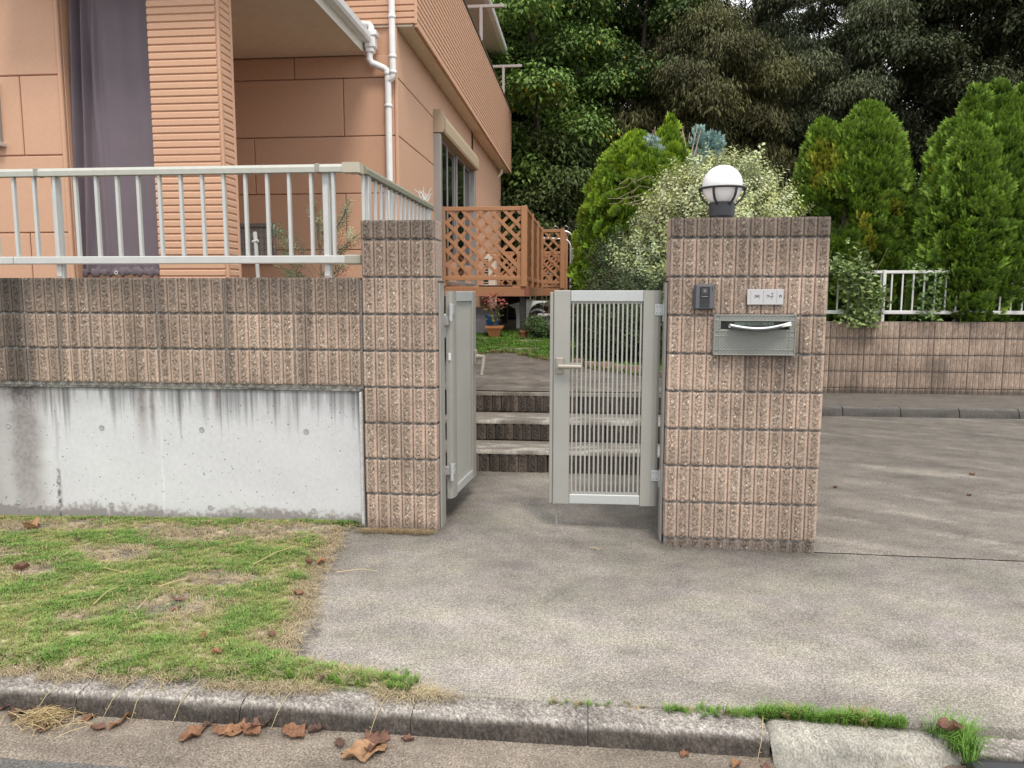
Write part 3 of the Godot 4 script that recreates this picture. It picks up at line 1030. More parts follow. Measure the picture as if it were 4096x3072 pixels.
func build_house() -> void:
	var h := thing("house", "two storey house clad in orange siding with a ribbed balcony", "house")
	var zl := -1.73
	var zr := -4.28
	var xs := -2.068
	# solid cores behind the cladding
	var core := MB.new()
	core.box(Vector3(-6.57, 3.4, -3.2), Vector3(4.92, 5.2, 2.90))
	core.box(Vector3(-5.58, 3.4, -9.3), Vector3(6.98, 5.2, 9.97))
	core.box(Vector3(-5.7, 4.85, -9.3), Vector3(7.2, 1.4, 9.97))
	core.box(Vector3(-6.15, 6.2, -9.3), Vector3(5.9, 1.6, 9.97))
	part(h, "wall_core", core, M.stucco)
	# left wall panels
	for r in [[1.0, 1.182, []], [1.19, 1.788, [-4.455]], [1.796, 2.388, []], [2.396, 2.996, [-4.452]], [3.004, 3.60, []], [3.608, 4.2, [-4.6]]]:
		var x1 := -4.125
		var cuts: Array = r[2] + [-6.2]
		for c in cuts:
			panel(h, Vector3(c + 0.004, r[0], zl - 0.02), Vector3(x1, r[1], zl), M.stucco)
			x1 = c - 0.004
	var trim := MB.new()
	trim.box(Vector3(-4.104, 2.6, zl + 0.002), Vector3(0.034, 3.3, 0.03), 0.007)
	trim.box(Vector3(-4.0935, 2.6, zl - 0.095), Vector3(0.017, 3.3, 0.15), 0.004)
	part(h, "corner_trim", trim, M.stucco)
	# small window sill at the far left
	var sw := MB.new()
	sw.box(Vector3(-4.93, 2.72, zl + 0.01), Vector3(0.62, 0.46, 0.06), 0.006)
	var win0: MeshInstance3D = part(h, "window", sw, M.frame)
	var pn := MB.new()
	pn.box(Vector3(-4.93, 2.72, zl + 0.035), Vector3(0.54, 0.38, 0.016))
	part(win0, "pane", pn, M.glass)
	var sl := MB.new()
	sl.box(Vector3(-4.93, 2.475, zl + 0.03), Vector3(0.67, 0.03, 0.10), 0.004)
	part(win0, "sill", sl, M.rail)
	# porch column with ribbed siding on two faces
	var cz := -1.58
	var cx0 := -3.285
	var cx1 := -2.748
	var cc := MB.new()
	cc.box(Vector3((cx0 + cx1) * 0.5, 2.45, cz - 0.115), Vector3(cx1 - cx0, 2.9, 0.225))
	var column: MeshInstance3D = part(h, "porch_column", cc, M.siding)
	for k in 54:
		var y: float = 1.02 + k * 0.0532
		if y > 3.78:
			break
		var o := MB.new()
		rib_board(o, Vector3(cx0, y, cz), Vector3(cx1 - 0.012, y, cz), Vector3(0, 0, 1), 0.0475, 0.009)
		part(column, "siding_board", o, M.siding)
		o = MB.new()
		rib_board(o, Vector3(cx1, y, cz - 0.035), Vector3(cx1, y, cz - 0.185), Vector3(1, 0, 0), 0.0475, 0.009)
		part(column, "siding_board", o, M.siding)
	var ct := MB.new()
	ct.box(Vector3(cx1 + 0.0045, 2.42, cz - 0.012), Vector3(0.012, 2.78, 0.030), 0.003)
	ct.box(Vector3(cx1 + 0.0045, 2.42, cz - 0.208), Vector3(0.012, 2.78, 0.036), 0.003)
	part(column, "corner_trim", ct, M.siding)
	# recessed wall under the porch
	for r in [[1.0, 1.182, [-2.664]], [1.19, 1.788, [-3.682]], [1.796, 2.396, [-2.664]], [2.404, 3.003, [-3.682]], [3.011, 3.61, [-2.664]], [3.618, 3.84, [-3.2]]]:
		var x1 := -2.105
		for c in r[2] + [-4.14]:
			panel(h, Vector3(c + 0.004, r[0], zr - 0.02), Vector3(x1, r[1], zr), M.stucco)
			x1 = c - 0.004
	var corner := MB.new()
	corner.box(Vector3(-2.083, 2.56, zr - 0.012), Vector3(0.036, 3.12, 0.032), 0.008)
	part(h, "corner_trim", corner, M.stucco)
	# side wall facing the garden
	for r in [[1.0, 1.182, [-5.3]], [1.19, 1.788, []], [1.796, 2.396, []], [2.404, 3.003, []], [3.011, 3.61, [-5.75]], [3.618, 4.128, [-5.30]]]:
		var z1 := -4.302
		var stop: float = -6.22 if r[1] < 3.74 and r[0] > 1.4 else -9.76
		for c in r[2] + [stop]:
			panel(h, Vector3(xs - 0.02, r[0], c + 0.004), Vector3(xs, r[1], z1), M.stucco)
			z1 = c - 0.004
	panel(h, Vector3(xs - 0.02, 1.0, -9.76), Vector3(xs, 4.128, -9.56), M.stucco)
	panel(h, Vector3(-2.6, 1.0, -9.781), Vector3(xs, 4.128, -9.76), M.stucco)
	for r in [[1.0, 1.788], [1.796, 2.396], [2.404, 3.003], [3.011, 3.61], [3.618, 4.128]]:
		panel(h, Vector3(-2.52, r[0], -14.3), Vector3(-2.50, r[1], -9.785), M.stucco)
	# upper wall: ribbed front, right of the porch roof
	for k in 44:
		var y: float = 4.15 + k * 0.064
		var o := MB.new()
		rib_board(o, Vector3(-4.2, y, zr + 0.004), Vector3(-1.862, y, zr + 0.004), Vector3(0, 0, 1), 0.056, 0.011)
		part(h, "siding_board", o, M.siding)
	# balcony
	var bx := -1.862
	var bc := MB.new()
	bc.box(Vector3((bx - 2.6) * 0.5, 4.83, -9.34), Vector3(bx + 2.6, 1.36, 10.12))
	var balcony: MeshInstance3D = part(h, "balcony", bc, M.siding)
	for k in 21:
		var y: float = 4.155 + k * 0.064
		var o := MB.new()
		rib_board(o, Vector3(bx, y, zr - 0.01), Vector3(bx, y, -14.39), Vector3(1, 0, 0), 0.056, 0.011)
		part(balcony, "siding_board", o, M.siding)
	var bt := MB.new()
	bt.box(Vector3(bx + 0.004, 4.83, zr - 0.001), Vector3(0.030, 1.37, 0.032), 0.006)
	bt.box(Vector3(bx + 0.004, 4.132, -9.33), Vector3(0.034, 0.036, 10.1), 0.006)
	part(balcony, "corner_trim", bt, M.siding)
	var bs := MB.new()
	bs.box(Vector3(-2.3, 4.139, -9.34), Vector3(0.82, 0.020, 10.10))
	part(balcony, "soffit", bs, M.soffit)
	var cap := MB.new()
	cap.box(Vector3(bx - 0.06, 5.525, -9.34), Vector3(0.17, 0.03, 10.2), 0.006)
	part(balcony, "rail_cap", cap, mat(lin(0.12, 0.10, 0.085), 0.5))
	var dp := MB.new()
	dp.tube([Vector3(-2.0, 4.12, -13.6), Vector3(-2.0, 4.03, -13.6), Vector3(-2.06, 3.95, -13.6), Vector3(-2.48, 3.72, -13.6)], [0.035], 10)
	part(balcony, "drain_pipe", dp, M.soffit)
	# laundry pole brackets on the balcony
	for z in [-9.2, -12.6]:
		var o := MB.new()
		o.box(Vector3(bx + 0.02, 5.78, z), Vector3(0.05, 0.55, 0.06), 0.005)
		o.box(Vector3(bx + 0.10, 6.05, z), Vector3(0.62, 0.05, 0.05), 0.005)
		part(balcony, "pole_bracket", o, mat(lin(0.40, 0.37, 0.36), 0.5))
	# porch roof: soffit, fascia, gutter
	var so := MB.new()
	so.box(Vector3(-3.4, 3.862, -2.75), Vector3(1.98, 0.03, 3.05))
	var roof: MeshInstance3D = part(h, "porch_roof", so, M.soffit)
	var fa := MB.new()
	fa.box(Vector3(-2.405, 3.90, -2.70), Vector3(0.024, 0.13, 3.15), 0.004)
	part(roof, "fascia", fa, mat(lin(0.66, 0.62, 0.55), 0.5))
	var gu := MB.new()
	gu.prism(PackedVector2Array([Vector2(0, 0), Vector2(0.075, 0.005), Vector2(0.095, 0.03), Vector2(0.10, 0.085), Vector2(0.092, 0.085), Vector2(0.086, 0.035), Vector2(0.07, 0.014), Vector2(0.008, 0.010), Vector2(0.008, 0.09), Vector2(0, 0.09)]), -4.12, -1.1, Vector3(-2.392, 3.925, 0))
	part(roof, "gutter", gu, M.white)
	var rt := MB.new()
	rt.poly([Vector3(-2.36, 4.02, -1.15), Vector3(-2.36, 4.02, -4.27), Vector3(-4.5, 4.55, -4.27), Vector3(-4.5, 4.55, -1.15)], Vector3.UP)
	rt.poly([Vector3(-2.36, 3.985, -1.15), Vector3(-2.36, 3.985, -4.27), Vector3(-4.5, 4.515, -4.27), Vector3(-4.5, 4.515, -1.15)], Vector3.DOWN)
	rt.poly([Vector3(-2.36, 3.985, -1.15), Vector3(-2.36, 3.985, -4.27), Vector3(-2.36, 4.02, -4.27), Vector3(-2.36, 4.02, -1.15)], Vector3.RIGHT)
	part(roof, "roof_sheet", rt, mat(lin(0.16, 0.15, 0.15), 0.6))
	# rain hopper and downpipes
	var hp := MB.new()
	hp.box(Vector3(-2.315, 4.02, -4.17), Vector3(0.15, 0.06, 0.13), 0.01)
	hp.box(Vector3(-2.318, 3.935, -4.17), Vector3(0.115, 0.12, 0.11), 0.012)
	hp.box(Vector3(-2.322, 3.855, -4.17), Vector3(0.085, 0.05, 0.09), 0.01)
	var pipes: MeshInstance3D = part(h, "rain_hopper", hp, M.white)
	var pp := MB.new()
	pp.tube([Vector3(-2.33, 3.84, -4.17), Vector3(-2.335, 3.77, -4.17), Vector3(-2.315, 3.735, -4.18), Vector3(-2.19, 3.685, -4.21), Vector3(-2.16, 3.66, -4.215), Vector3(-2.152, 3.62, -4.215), Vector3(-2.152, 1.0, -4.215)], [0.036], 14)
	part(pipes, "downpipe", pp, M.white)
	pp = MB.new()
	pp.tube([Vector3(-2.093, 6.6, -4.20), Vector3(-2.093, 3.62, -4.20), Vector3(-2.10, 3.585, -4.20), Vector3(-2.152, 3.555, -4.212)], [0.034], 14)
	part(pipes, "downpipe", pp, M.white)
	pp = MB.new()
	pp.tube([Vector3(-2.43, 4.14, -4.21), Vector3(-2.34, 4.13, -4.2), Vector3(-2.315, 4.10, -4.19), Vector3(-2.315, 4.03, -4.18)], [0.034], 12)
	part(pipes, "downpipe", pp, M.white)
	for q in [[-2.152, 3.30, 0.044], [-2.152, 3.63, 0.042], [-2.152, 1.95, 0.044], [-2.093, 4.20, 0.042], [-2.093, 3.80, 0.042], [-2.093, 3.64, 0.042]]:
		var o := MB.new()
		o.lathe([Vector2(0.03, -0.014), Vector2(q[2], -0.014), Vector2(q[2], 0.014), Vector2(0.03, 0.014)], 14, Vector3(q[0], q[1], -4.215 if q[0] < -2.1 else -4.2))
		part(pipes, "pipe_clip", o, M.white)
	# sliding garden window with shutter box
	var fr := MB.new()
	fr.box(Vector3(xs + 0.03, 2.40, -6.27), Vector3(0.13, 2.04, 0.11), 0.008)
	fr.box(Vector3(xs + 0.03, 2.40, -9.47), Vector3(0.10, 2.05, 0.12), 0.008)
	fr.box(Vector3(xs + 0.02, 1.455, -7.87), Vector3(0.10, 0.06, 3.20), 0.006)
	var win: MeshInstance3D = part(h, "window", fr, M.frame)
	var bxm := MB.new()
	bxm.prism(PackedVector2Array([Vector2(-0.03, 0.0), Vector2(0.12, 0.0), Vector2(0.135, 0.03), Vector2(0.135, 0.17), Vector2(0.10, 0.26), Vector2(-0.03, 0.28)]), -9.53, -6.335, Vector3(xs, 3.44, 0))
	part(win, "shutter_box", bxm, M.beige)
	var be := MB.new()
	be.prism(PackedVector2Array([Vector2(-0.03, -0.01), Vector2(0.13, -0.01), Vector2(0.145, 0.03), Vector2(0.145, 0.18), Vector2(0.11, 0.275), Vector2(-0.03, 0.29)]), -6.335, -6.21, Vector3(xs, 3.44, 0))
	part(win, "shutter_end", be, mat(lin(0.40, 0.32, 0.23), 0.5))
	for k in 4:
		var za: float = -6.36 - k * 0.765
		var off: float = 0.012 if k % 2 == 0 else -0.018
		var s := MB.new()
		s.box(Vector3(xs + off, 3.415, za - 0.3825), Vector3(0.028, 0.05, 0.765), 0.004)
		s.box(Vector3(xs + off, 1.52, za - 0.3825), Vector3(0.028, 0.08, 0.765), 0.004)
		for e in [0.024, 0.741]:
			s.box(Vector3(xs + off, 2.475, za - e), Vector3(0.0285, 1.83, 0.044), 0.004)
		part(win, "sash", s, M.frame)
		var g := MB.new()
		g.box(Vector3(xs + off, 2.475, za - 0.3825), Vector3(0.008, 1.83, 0.67))
		part(win, "pane", g, M.glass)
		var cu := MB.new()
		cu.grid(40, 2, func(i: int, j: int) -> Array:
			return [Vector3(xs - 0.055 + 0.012 * sin(i * 1.3), 1.5 + j * 1.9, za - 0.02 - i * 0.0186), Color(1, 1, 1)])
		part(win, "inner_curtain", cu, mat(lin(0.16, 0.17, 0.20), 0.9))
	var w3 := MB.new()
	w3.box(Vector3(-2.48, 2.75, -10.9), Vector3(0.06, 1.2, 1.5), 0.006)
	w3.box(Vector3(-2.44, 3.45, -10.9), Vector3(0.14, 0.2, 1.6), 0.01)
	var win3: MeshInstance3D = part(h, "window", w3, M.frame)
	pn = MB.new()
	pn.box(Vector3(-2.446, 2.75, -10.9), Vector3(0.012, 1.08, 1.36))
	part(win3, "pane", pn, M.glass)
	# little barred window low on the recessed wall
	var w2 := MB.new()
	for q in [[-3.683, 2.063, 0.43, 0.045], [-3.683, 1.668, 0.43, 0.045]]:
		w2.box(Vector3(q[0], q[1], zr + 0.02), Vector3(q[2], q[3], 0.06), 0.005)
	for x in [-3.877, -3.489]:
		w2.box(Vector3(x, 1.865, zr + 0.02), Vector3(0.042, 0.352, 0.0598), 0.005)
	var win2: MeshInstance3D = part(h, "window", w2, mat(lin(0.25, 0.24, 0.23), 0.5, 0.2))
	pn = MB.new()
	pn.box(Vector3(-3.683, 1.865, zr + 0.008), Vector3(0.35, 0.35, 0.008))
	part(win2, "pane", pn, mat(lin(0.42, 0.42, 0.40), 0.3))
	for k in 6:
		var o := MB.new()
		o.box(Vector3(-3.683 - 0.14 + k * 0.056, 1.865, zr + 0.018), Vector3(0.005, 0.345, 0.006))
		part(win2, "bar", o, M.frame)
	for k in 5:
		var o := MB.new()
		o.box(Vector3(-3.683, 1.735 + k * 0.065, zr + 0.024), Vector3(0.345, 0.005, 0.005))
		part(win2, "bar", o, M.frame)
	# upper roof eave over the balcony
	var ev := MB.new()
	ev.box(Vector3(-2.9, 6.89, -9.3), Vector3(1.68, 0.04, 10.5))
	ev.box(Vector3(-2.9, 7.0, -9.3), Vector3(1.60, 0.12, 10.4))
	var er: MeshInstance3D = part(h, "eave", ev, mat(lin(0.55, 0.55, 0.55), 0.6))
	var eg := MB.new()
	eg.prism(PackedVector2Array([Vector2(0, 0), Vector2(0.08, 0.005), Vector2(0.10, 0.03), Vector2(0.105, 0.10), Vector2(0, 0.10)]), -14.6, -4.0, Vector3(-2.06, 6.88, 0))
	part(er, "gutter", eg, M.white)
	# curtain hung across the porch opening
	var cu2 := MB.new()
	var xl := -4.066
	cu2.grid(120, 60, func(i: int, j: int) -> Array:
		var t: float = i / 119.0
		var s: float = j / 59.0
		var y: float = lerpf(1.475, 3.84, s) + 0.012 * sin(t * 3.0) * (1.0 - s)
		var x: float = lerpf(lerpf(-4.118, -4.03, s), lerpf(-3.372, -3.335, s), t)
		var u: float = t * (1.0 + 0.22 * (1.0 - s))
		var fold: float = 0.040 * sin(u * 46.0 + 1.0) * sst(0.36, 0.10, u) + 0.035 * sst(0.07, 0.0, absf(t - 0.20 - 0.16 * (1.0 - s))) + 0.007 * sin(t * 15.0 + s * 2.0) + 0.004 * sin(t * 31.0 + s * 4.0)
		fold += 0.012 * sst(0.025, 0.0, absf(t - 0.12 - 0.05 * (1.0 - s)))
		if s < 0.06:
			fold += 0.008 * sin(t * 60.0) * (1.0 - s / 0.06)
		return [Vector3(x, y, -1.83 + fold), Color.WHITE])
	var cm := textured(mat(lin(0.150, 0.122, 0.145), 0.65), T.soft, 0.9, 0.0)
	cm.rim_enabled = true
	cm.rim = 0.4
	var curtain := thing("curtain", "grey purple cloth curtain hanging beside the ribbed porch column", "curtain")
	part(curtain, "cloth", cu2, cm)
	var hem := MB.new()
	hem.grid(80, 9, func(i: int, j: int) -> Array:
		var t: float = i / 79.0
		var a: float = j / 8.0 * TAU
		var r: float = 0.024 + 0.006 * sin(t * 40.0) + 0.005 * sin(t * 93.0)
		return [Vector3(lerpf(-4.12, -3.37, t), 1.475 + 0.012 * sin(t * 3.0) + cos(a) * r * 1.3 + 0.004 * sin(t * 60.0), -1.825 + sin(a) * r * 0.5), Color.WHITE])
	part(curtain, "hem", hem, cm)
	var ring := MB.new()
	ring.lathe([Vector2(0.010, -0.002), Vector2(0.015, -0.001), Vector2(0.016, 0.002), Vector2(0.013, 0.004), Vector2(0.010, 0.002)], 16, Vector3(-3.79, 1.478, -1.806), Basis(Vector3.RIGHT, PI / 2))
	part(curtain, "eyelet", ring, M.white)

# ---------------------------------------------------------------- deck
func lattice(parent: Node, o0: Vector3, ux: Vector3, w: float, h: float, pitch: float, sw: float, out: Vector3) -> void:
	for layer in 2:
		var s: float = 1.0 if layer == 0 else -1.0
		var d: Vector3 = out * (0.006 if layer == 0 else -0.006)
		var c: float = -h
		while c < w + h:
			# line x = c + t (or mirrored), y = t
			var t0: float = maxf(0.0, -c)
			var t1: float = minf(h, w - c)
			if t1 - t0 > 0.03:
				var a := Vector2(c + t0, t0)
				var b := Vector2(c + t1, t1)
				if s > 0:      # falls to the right, lies in front
					a.y = h - a.y
					b.y = h - b.y
				var pa: Vector3 = o0 + ux * a.x + Vector3.UP * a.y + d
				var pb: Vector3 = o0 + ux * b.x + Vector3.UP * b.y + d
				var m := MB.new()
				m.bar(pa, pb, 0.010, sw, out.cross(pb - pa).normalized(), 0.0015)
				part(parent, "lattice_slat", m, M.deck)
			c += pitch

func build_deck() -> void:
	var d := thing("garden_deck", "raised orange brown timber deck with lattice railings beside the house", "deck")
	var y0 := 1.41
	var zf := -6.46
	# boards, edge skirts
	for k in 14:
		var o := MB.new()
		o.box(Vector3(-1.47, y0 - 0.012, zf - 0.08 - k * 0.146), Vector3(1.16, 0.024, 0.14), 0.003)
		part(d, "floor_board", o, M.deck)
	for k in 24:
		var o := MB.new()
		o.box(Vector3(-1.27, y0 - 0.012, zf - 2.13 - k * 0.146), Vector3(1.56 if k > 13 else 0.78, 0.024, 0.14), 0.003)
		part(d, "floor_board", o, M.deck)
	for q in [[Vector3(-2.05, 1.34, zf), Vector3(-0.845, 1.34, zf)], [Vector3(-0.835, 1.34, zf), Vector3(-0.835, 1.34, -10.2)], [Vector3(-0.835, 1.34, -10.2), Vector3(-0.46, 1.34, -10.2)], [Vector3(-0.46, 1.34, -10.2), Vector3(-0.46, 1.34, -12.6)]]:
		var o := MB.new()
		o.bar(q[0], q[1], 0.03, 0.13, Vector3.UP, 0.004)
		part(d, "skirt", o, M.skirt)
	var cap := MB.new()
	cap.box(Vector3(-0.838, 1.34, zf + 0.005), Vector3(0.06, 0.134, 0.05), 0.004)
	part(d, "skirt_corner", cap, mat(lin(0.24, 0.08, 0.05), 0.5))
	# front railing
	var posts := [Vector3(-2.005, 0, zf), Vector3(-0.880, 0, zf), Vector3(-0.865, 0, -7.5), Vector3(-0.865, 0, -8.7), Vector3(-0.865, 0, -9.9), Vector3(-0.49, 0, -10.2), Vector3(-0.49, 0, -11.2), Vector3(-0.49, 0, -12.2), Vector3(-1.5, 0, -12.5)]
	for p in posts:
		var tall: float = 1.08 if p.z > -12.3 else 0.8
		var o := MB.new()
		o.box(Vector3(p.x, y0 + tall * 0.5, p.z), Vector3(0.082, tall, 0.082), 0.005)
		part(d, "post", o, M.deck)
	for y in [1.50, 2.435]:
		var o := MB.new()
		o.bar(Vector3(-1.965, y + 0.024, zf), Vector3(-0.92, y + 0.024, zf), 0.04, 0.055, Vector3.UP, 0.004)
		part(d, "rail", o, M.deck)
	lattice(d, Vector3(-1.966, 1.535, zf), Vector3.RIGHT, 1.048, 0.905, 0.19, 0.046, Vector3(0, 0, 1))
	var runs := [[Vector3(-0.865, 0, -6.50), Vector3(-0.865, 0, -7.46)], [Vector3(-0.865, 0, -7.54), Vector3(-0.865, 0, -8.66)], [Vector3(-0.865, 0, -8.74), Vector3(-0.865, 0, -9.86)], [Vector3(-0.49, 0, -10.24), Vector3(-0.49, 0, -11.16)], [Vector3(-0.49, 0, -11.24), Vector3(-0.49, 0, -12.16)]]
	for r in runs:
		for y in [1.52, 2.455]:
			var o := MB.new()
			o.bar(r[0] + Vector3.UP * y, r[1] + Vector3.UP * y, 0.04, 0.055, Vector3.UP, 0.004)
			part(d, "rail", o, M.deck)
		lattice(d, r[0] + Vector3.UP * 1.545, Vector3(0, 0, -1), absf(r[1].z - r[0].z), 0.885, 0.19, 0.040, Vector3(1, 0, 0))
	for y in [1.52, 2.455]:
		var o := MB.new()
		o.bar(Vector3(-0.87, y, -10.2), Vector3(-0.53, y, -10.2), 0.04, 0.055, Vector3.UP, 0.004)
		part(d, "rail", o, M.deck)
	lattice(d, Vector3(-0.88, 1.545, -10.2), Vector3.RIGHT, 0.35, 0.885, 0.19, 0.040, Vector3(0, 0, 1))
	# low rear lattice
	for y in [1.47, 2.18]:
		var o := MB.new()
		o.bar(Vector3(-2.4, y, -12.5), Vector3(-0.5, y, -12.5), 0.04, 0.055, Vector3.UP, 0.004)
		part(d, "rail", o, M.deck)
	lattice(d, Vector3(-2.4, 1.49, -12.5), Vector3.RIGHT, 1.9, 0.67, 0.19, 0.040, Vector3(0, 0, 1))
	# legs
	for p in [Vector3(-0.905, 0, zf - 0.1), Vector3(-1.36, 0, -8.45), Vector3(-1.95, 0, zf - 0.1), Vector3(-0.90, 0, -9.9), Vector3(-0.5, 0, -12.2), Vector3(-1.95, 0, -8.45)]:
		var o := MB.new()
		var gy: float = garden_y(0, p.z) - 0.05
		o.box(Vector3(p.x, (gy + 1.28) * 0.5, p.z), Vector3(0.085, 1.28 - gy, 0.085), 0.004)
		part(d, "leg", o, mat(lin(0.03, 0.028, 0.028), 0.6))
	var bm := MB.new()
	for z in [zf - 0.1, -8.45, -10.4, -12.2]:
		bm.box(Vector3(-1.4, 1.345, z), Vector3(1.05, 0.09, 0.06))
	part(d, "beam", bm, mat(lin(0.03, 0.028, 0.028), 0.6))
	# foundation of the house behind the deck
	# air conditioner on the deck
	var ac := thing("air_conditioner", "white outdoor air conditioner unit seen through the deck lattice", "air conditioner", Vector3(-2.06, 1.41, -11.4))
	var o := MB.new()
	o.box(Vector3(0, 0.36, 0), Vector3(0.40, 0.64, 0.30), 0.015)
	part(ac, "casing", o, mat(lin(0.62, 0.60, 0.55), 0.5))
	for k in 9:
		o = MB.new()
		o.box(Vector3(-0.06, 0.12 + k * 0.055, 0.156), Vector3(0.24, 0.012, 0.012))
		part(ac, "grille_bar", o, mat(lin(0.62, 0.60, 0.55), 0.5))
	o = MB.new()
	o.box(Vector3(-0.06, 0.34, 0.1505), Vector3(0.25, 0.50, 0.004))
	part(ac, "fan_opening", o, M.dark)
	o = MB.new()
	o.box(Vector3(-0.1, 0.02, 0), Vector3(0.06, 0.04, 0.3))
	o.box(Vector3(0.1, 0.02, 0), Vector3(0.06, 0.04, 0.3))
	part(ac, "foot", o, M.dark)
	var tr := MB.new()
	tr.box(Vector3(0, 0.008, 0), Vector3(0.46, 0.016, 0.2), 0.004)
	single("tray", tr, M.black, "thin black tray lying at the front edge of the deck", "tray", Vector3(-1.28, 1.412, -6.56))

# ---------------------------------------------------------------- fences
func build_fences() -> void:
	var f := thing("railing", "pale aluminium railing on the left block wall turning back at the pillar", "railing")
	var z := -0.115
	# top and bottom rails in lengths
	var joints := [-5.6, -3.14, -1.335]
	for k in 2:
		var o := MB.new()
		o.prism(PackedVector2Array([Vector2(-0.028, -0.022), Vector2(0.028, -0.022), Vector2(0.030, 0.004), Vector2(0.020, 0.020), Vector2(-0.020, 0.020), Vector2(-0.030, 0.004)]), joints[k] + 0.002, joints[k + 1] - 0.002, Vector3(0, 1.997, z), Basis(Vector3(0, 0, 1), Vector3(0, 1, 0), Vector3(1, 0, 0)))
		part(f, "top_rail", o, M.railtop)
	for k in 2:
		var j2: Array = [-5.6, -3.32, -1.335]
		var o := MB.new()
		o.box(Vector3((j2[k] + j2[k + 1]) * 0.5, 1.501, z), Vector3(j2[k + 1] - j2[k] - 0.004, 0.044, 0.05), 0.005)
		part(f, "bottom_rail", o, M.rail)
	for x in [-3.14, -1.49]:
		var o := MB.new()
		o.box(Vector3(x, 1.996, z), Vector3(0.026, 0.048, 0.066), 0.004)
		part(f, "rail_joint", o, mat(lin(0.30, 0.29, 0.25), 0.6))
	var bal := MB.new()
	bal.box(Vector3(0, 1.749, 0), Vector3(0.0175, 0.452, 0.026), 0.003)
	var bmesh: ArrayMesh = bal.mesh()
	var xb := -1.409
	while xb > -5.5:
		var b: MeshInstance3D = part(f, "baluster", bmesh, M.rail)
		b.position = Vector3(xb, 0, z)
		xb -= 0.1259
	for x in [-1.458, -3.06, -4.66]:
		var o := MB.new()
		o.box(Vector3(x, 1.685, z - 0.032), Vector3(0.042, 0.60, 0.036), 0.004)
		o.box(Vector3(x, 1.66, z - 0.012), Vector3(0.03, 0.5, 0.012), 0.002)
		part(f, "post", o, M.rail)
	# corner pieces
	var co := MB.new()
	co.prism(PackedVector2Array([Vector2(-0.060, -0.035), Vector2(0.02, -0.035), Vector2(0.035, -0.02), Vector2(0.035, 0.055), Vector2(-0.03, 0.055), Vector2(-0.03, 0.03), Vector2(-0.060, 0.03)]), -0.026, 0.028, Vector3(-1.287, 1.996, z), Basis(Vector3(1, 0, 0), Vector3(0, 0, -1), Vector3(0, 1, 0)))
	part(f, "corner_piece", co, mat(lin(0.44, 0.41, 0.33), 0.5))
	co = MB.new()
	co.box(Vector3(-1.30, 1.500, z), Vector3(0.10, 0.054, 0.06), 0.008)
	part(f, "corner_piece", co, mat(lin(0.36, 0.35, 0.29), 0.5))
	var xs := -1.265
	var o2 := MB.new()
	o2.prism(PackedVector2Array([Vector2(-0.028, -0.022), Vector2(0.028, -0.022), Vector2(0.030, 0.004), Vector2(0.020, 0.020), Vector2(-0.020, 0.020), Vector2(-0.030, 0.004)]), -2.05, -0.175, Vector3(xs, 1.997, 0))
	part(f, "top_rail", o2, mat(lin(0.25, 0.25, 0.19), 0.55))
	o2 = MB.new()
	o2.box(Vector3(xs, 1.501, -1.11), Vector3(0.05, 0.044, 1.87), 0.005)
	part(f, "bottom_rail", o2, M.rail)
	var zb := -0.20
	while zb > -2.0:
		var b: MeshInstance3D = part(f, "baluster", bmesh, M.rail)
		b.position = Vector3(xs, 0, zb)
		zb -= 0.1235
	o2 = MB.new()
	o2.box(Vector3(xs, 1.69, -0.27), Vector3(0.036, 0.59, 0.05), 0.004)
	o2.box(Vector3(xs, 1.69, -1.97), Vector3(0.036, 0.59, 0.05), 0.004)
	part(f, "post", o2, M.rail)
	# return wall under the side railing
	var rw := thing("boundary_wall", "return wall running back under the side railing behind the narrow pillar", "wall")
	var c := MB.new()
	c.box(Vector3(-1.265, 0.68, -1.17), Vector3(0.12, 1.42, 1.90))
	part(rw, "mortar", c, M.mortar)
	for k in 5:
		for row in 7:
			plain_block(rw, Vector3(-1.333, 0.004 + row * 0.2, -0.222 - k * 0.38), Vector3(-1.197, 0.194 + row * 0.2, -0.592 - k * 0.38))
	# spiked ornament on the side rail end
	var sp := MB.new()
	for k in 9:
		var a: float = k * 0.7
		var p := Vector3(xs + 0.02 * cos(a * 3.0), 2.01, -1.72 - 0.025 * k)
		var e := Vector3(xs + 0.07 * cos(a * 2.0), 2.06 + 0.06 * absf(sin(a * 1.7)), -1.72 - 0.03 * k)
		sp.tube([p, p.lerp(e, 0.6) + Vector3(0.01, 0.012, 0), e], [0.004, 0.003, 0.002], 5)
	single("bird_spike", sp, mat(lin(0.55, 0.57, 0.56), 0.4), "tangle of pale plastic spikes tied on the far end of the side railing", "spikes")
	# grey pole leaning behind the wall
	var pl := MB.new()
	pl.tube([Vector3(-2.19, 0.98, -0.90), Vector3(-2.215, 1.72, -0.90)], [0.013], 10)
	var pole := thing("garden_pole", "thin grey metal pole standing behind the railing before the barred window", "pole")
	part(pole, "shaft", pl, M.rail)
	pl = MB.new()
	pl.tube([Vector3(-2.232, 1.655, -0.90), Vector3(-2.192, 1.662, -0.89)], [0.010], 8)
	part(pole, "hook", pl, M.rail)
	# white fence on the back wall
	var wf := thing("railing", "white metal railing on the low back wall in front of the conifers", "railing")
	var zb2 := -5.53
	o2 = MB.new()
	o2.box(Vector3(4.8, 1.572, zb2), Vector3(5.6, 0.036, 0.045), 0.006)
	part(wf, "top_rail", o2, M.railw)
	o2 = MB.new()
	o2.box(Vector3(4.8, 1.096, zb2), Vector3(5.6, 0.044, 0.045), 0.006)
	part(wf, "bottom_rail", o2, M.railw)
	var b2 := MB.new()
	b2.box(Vector3(0, 1.336, 0), Vector3(0.018, 0.435, 0.018), 0.003)
	var b2m: ArrayMesh = b2.mesh()
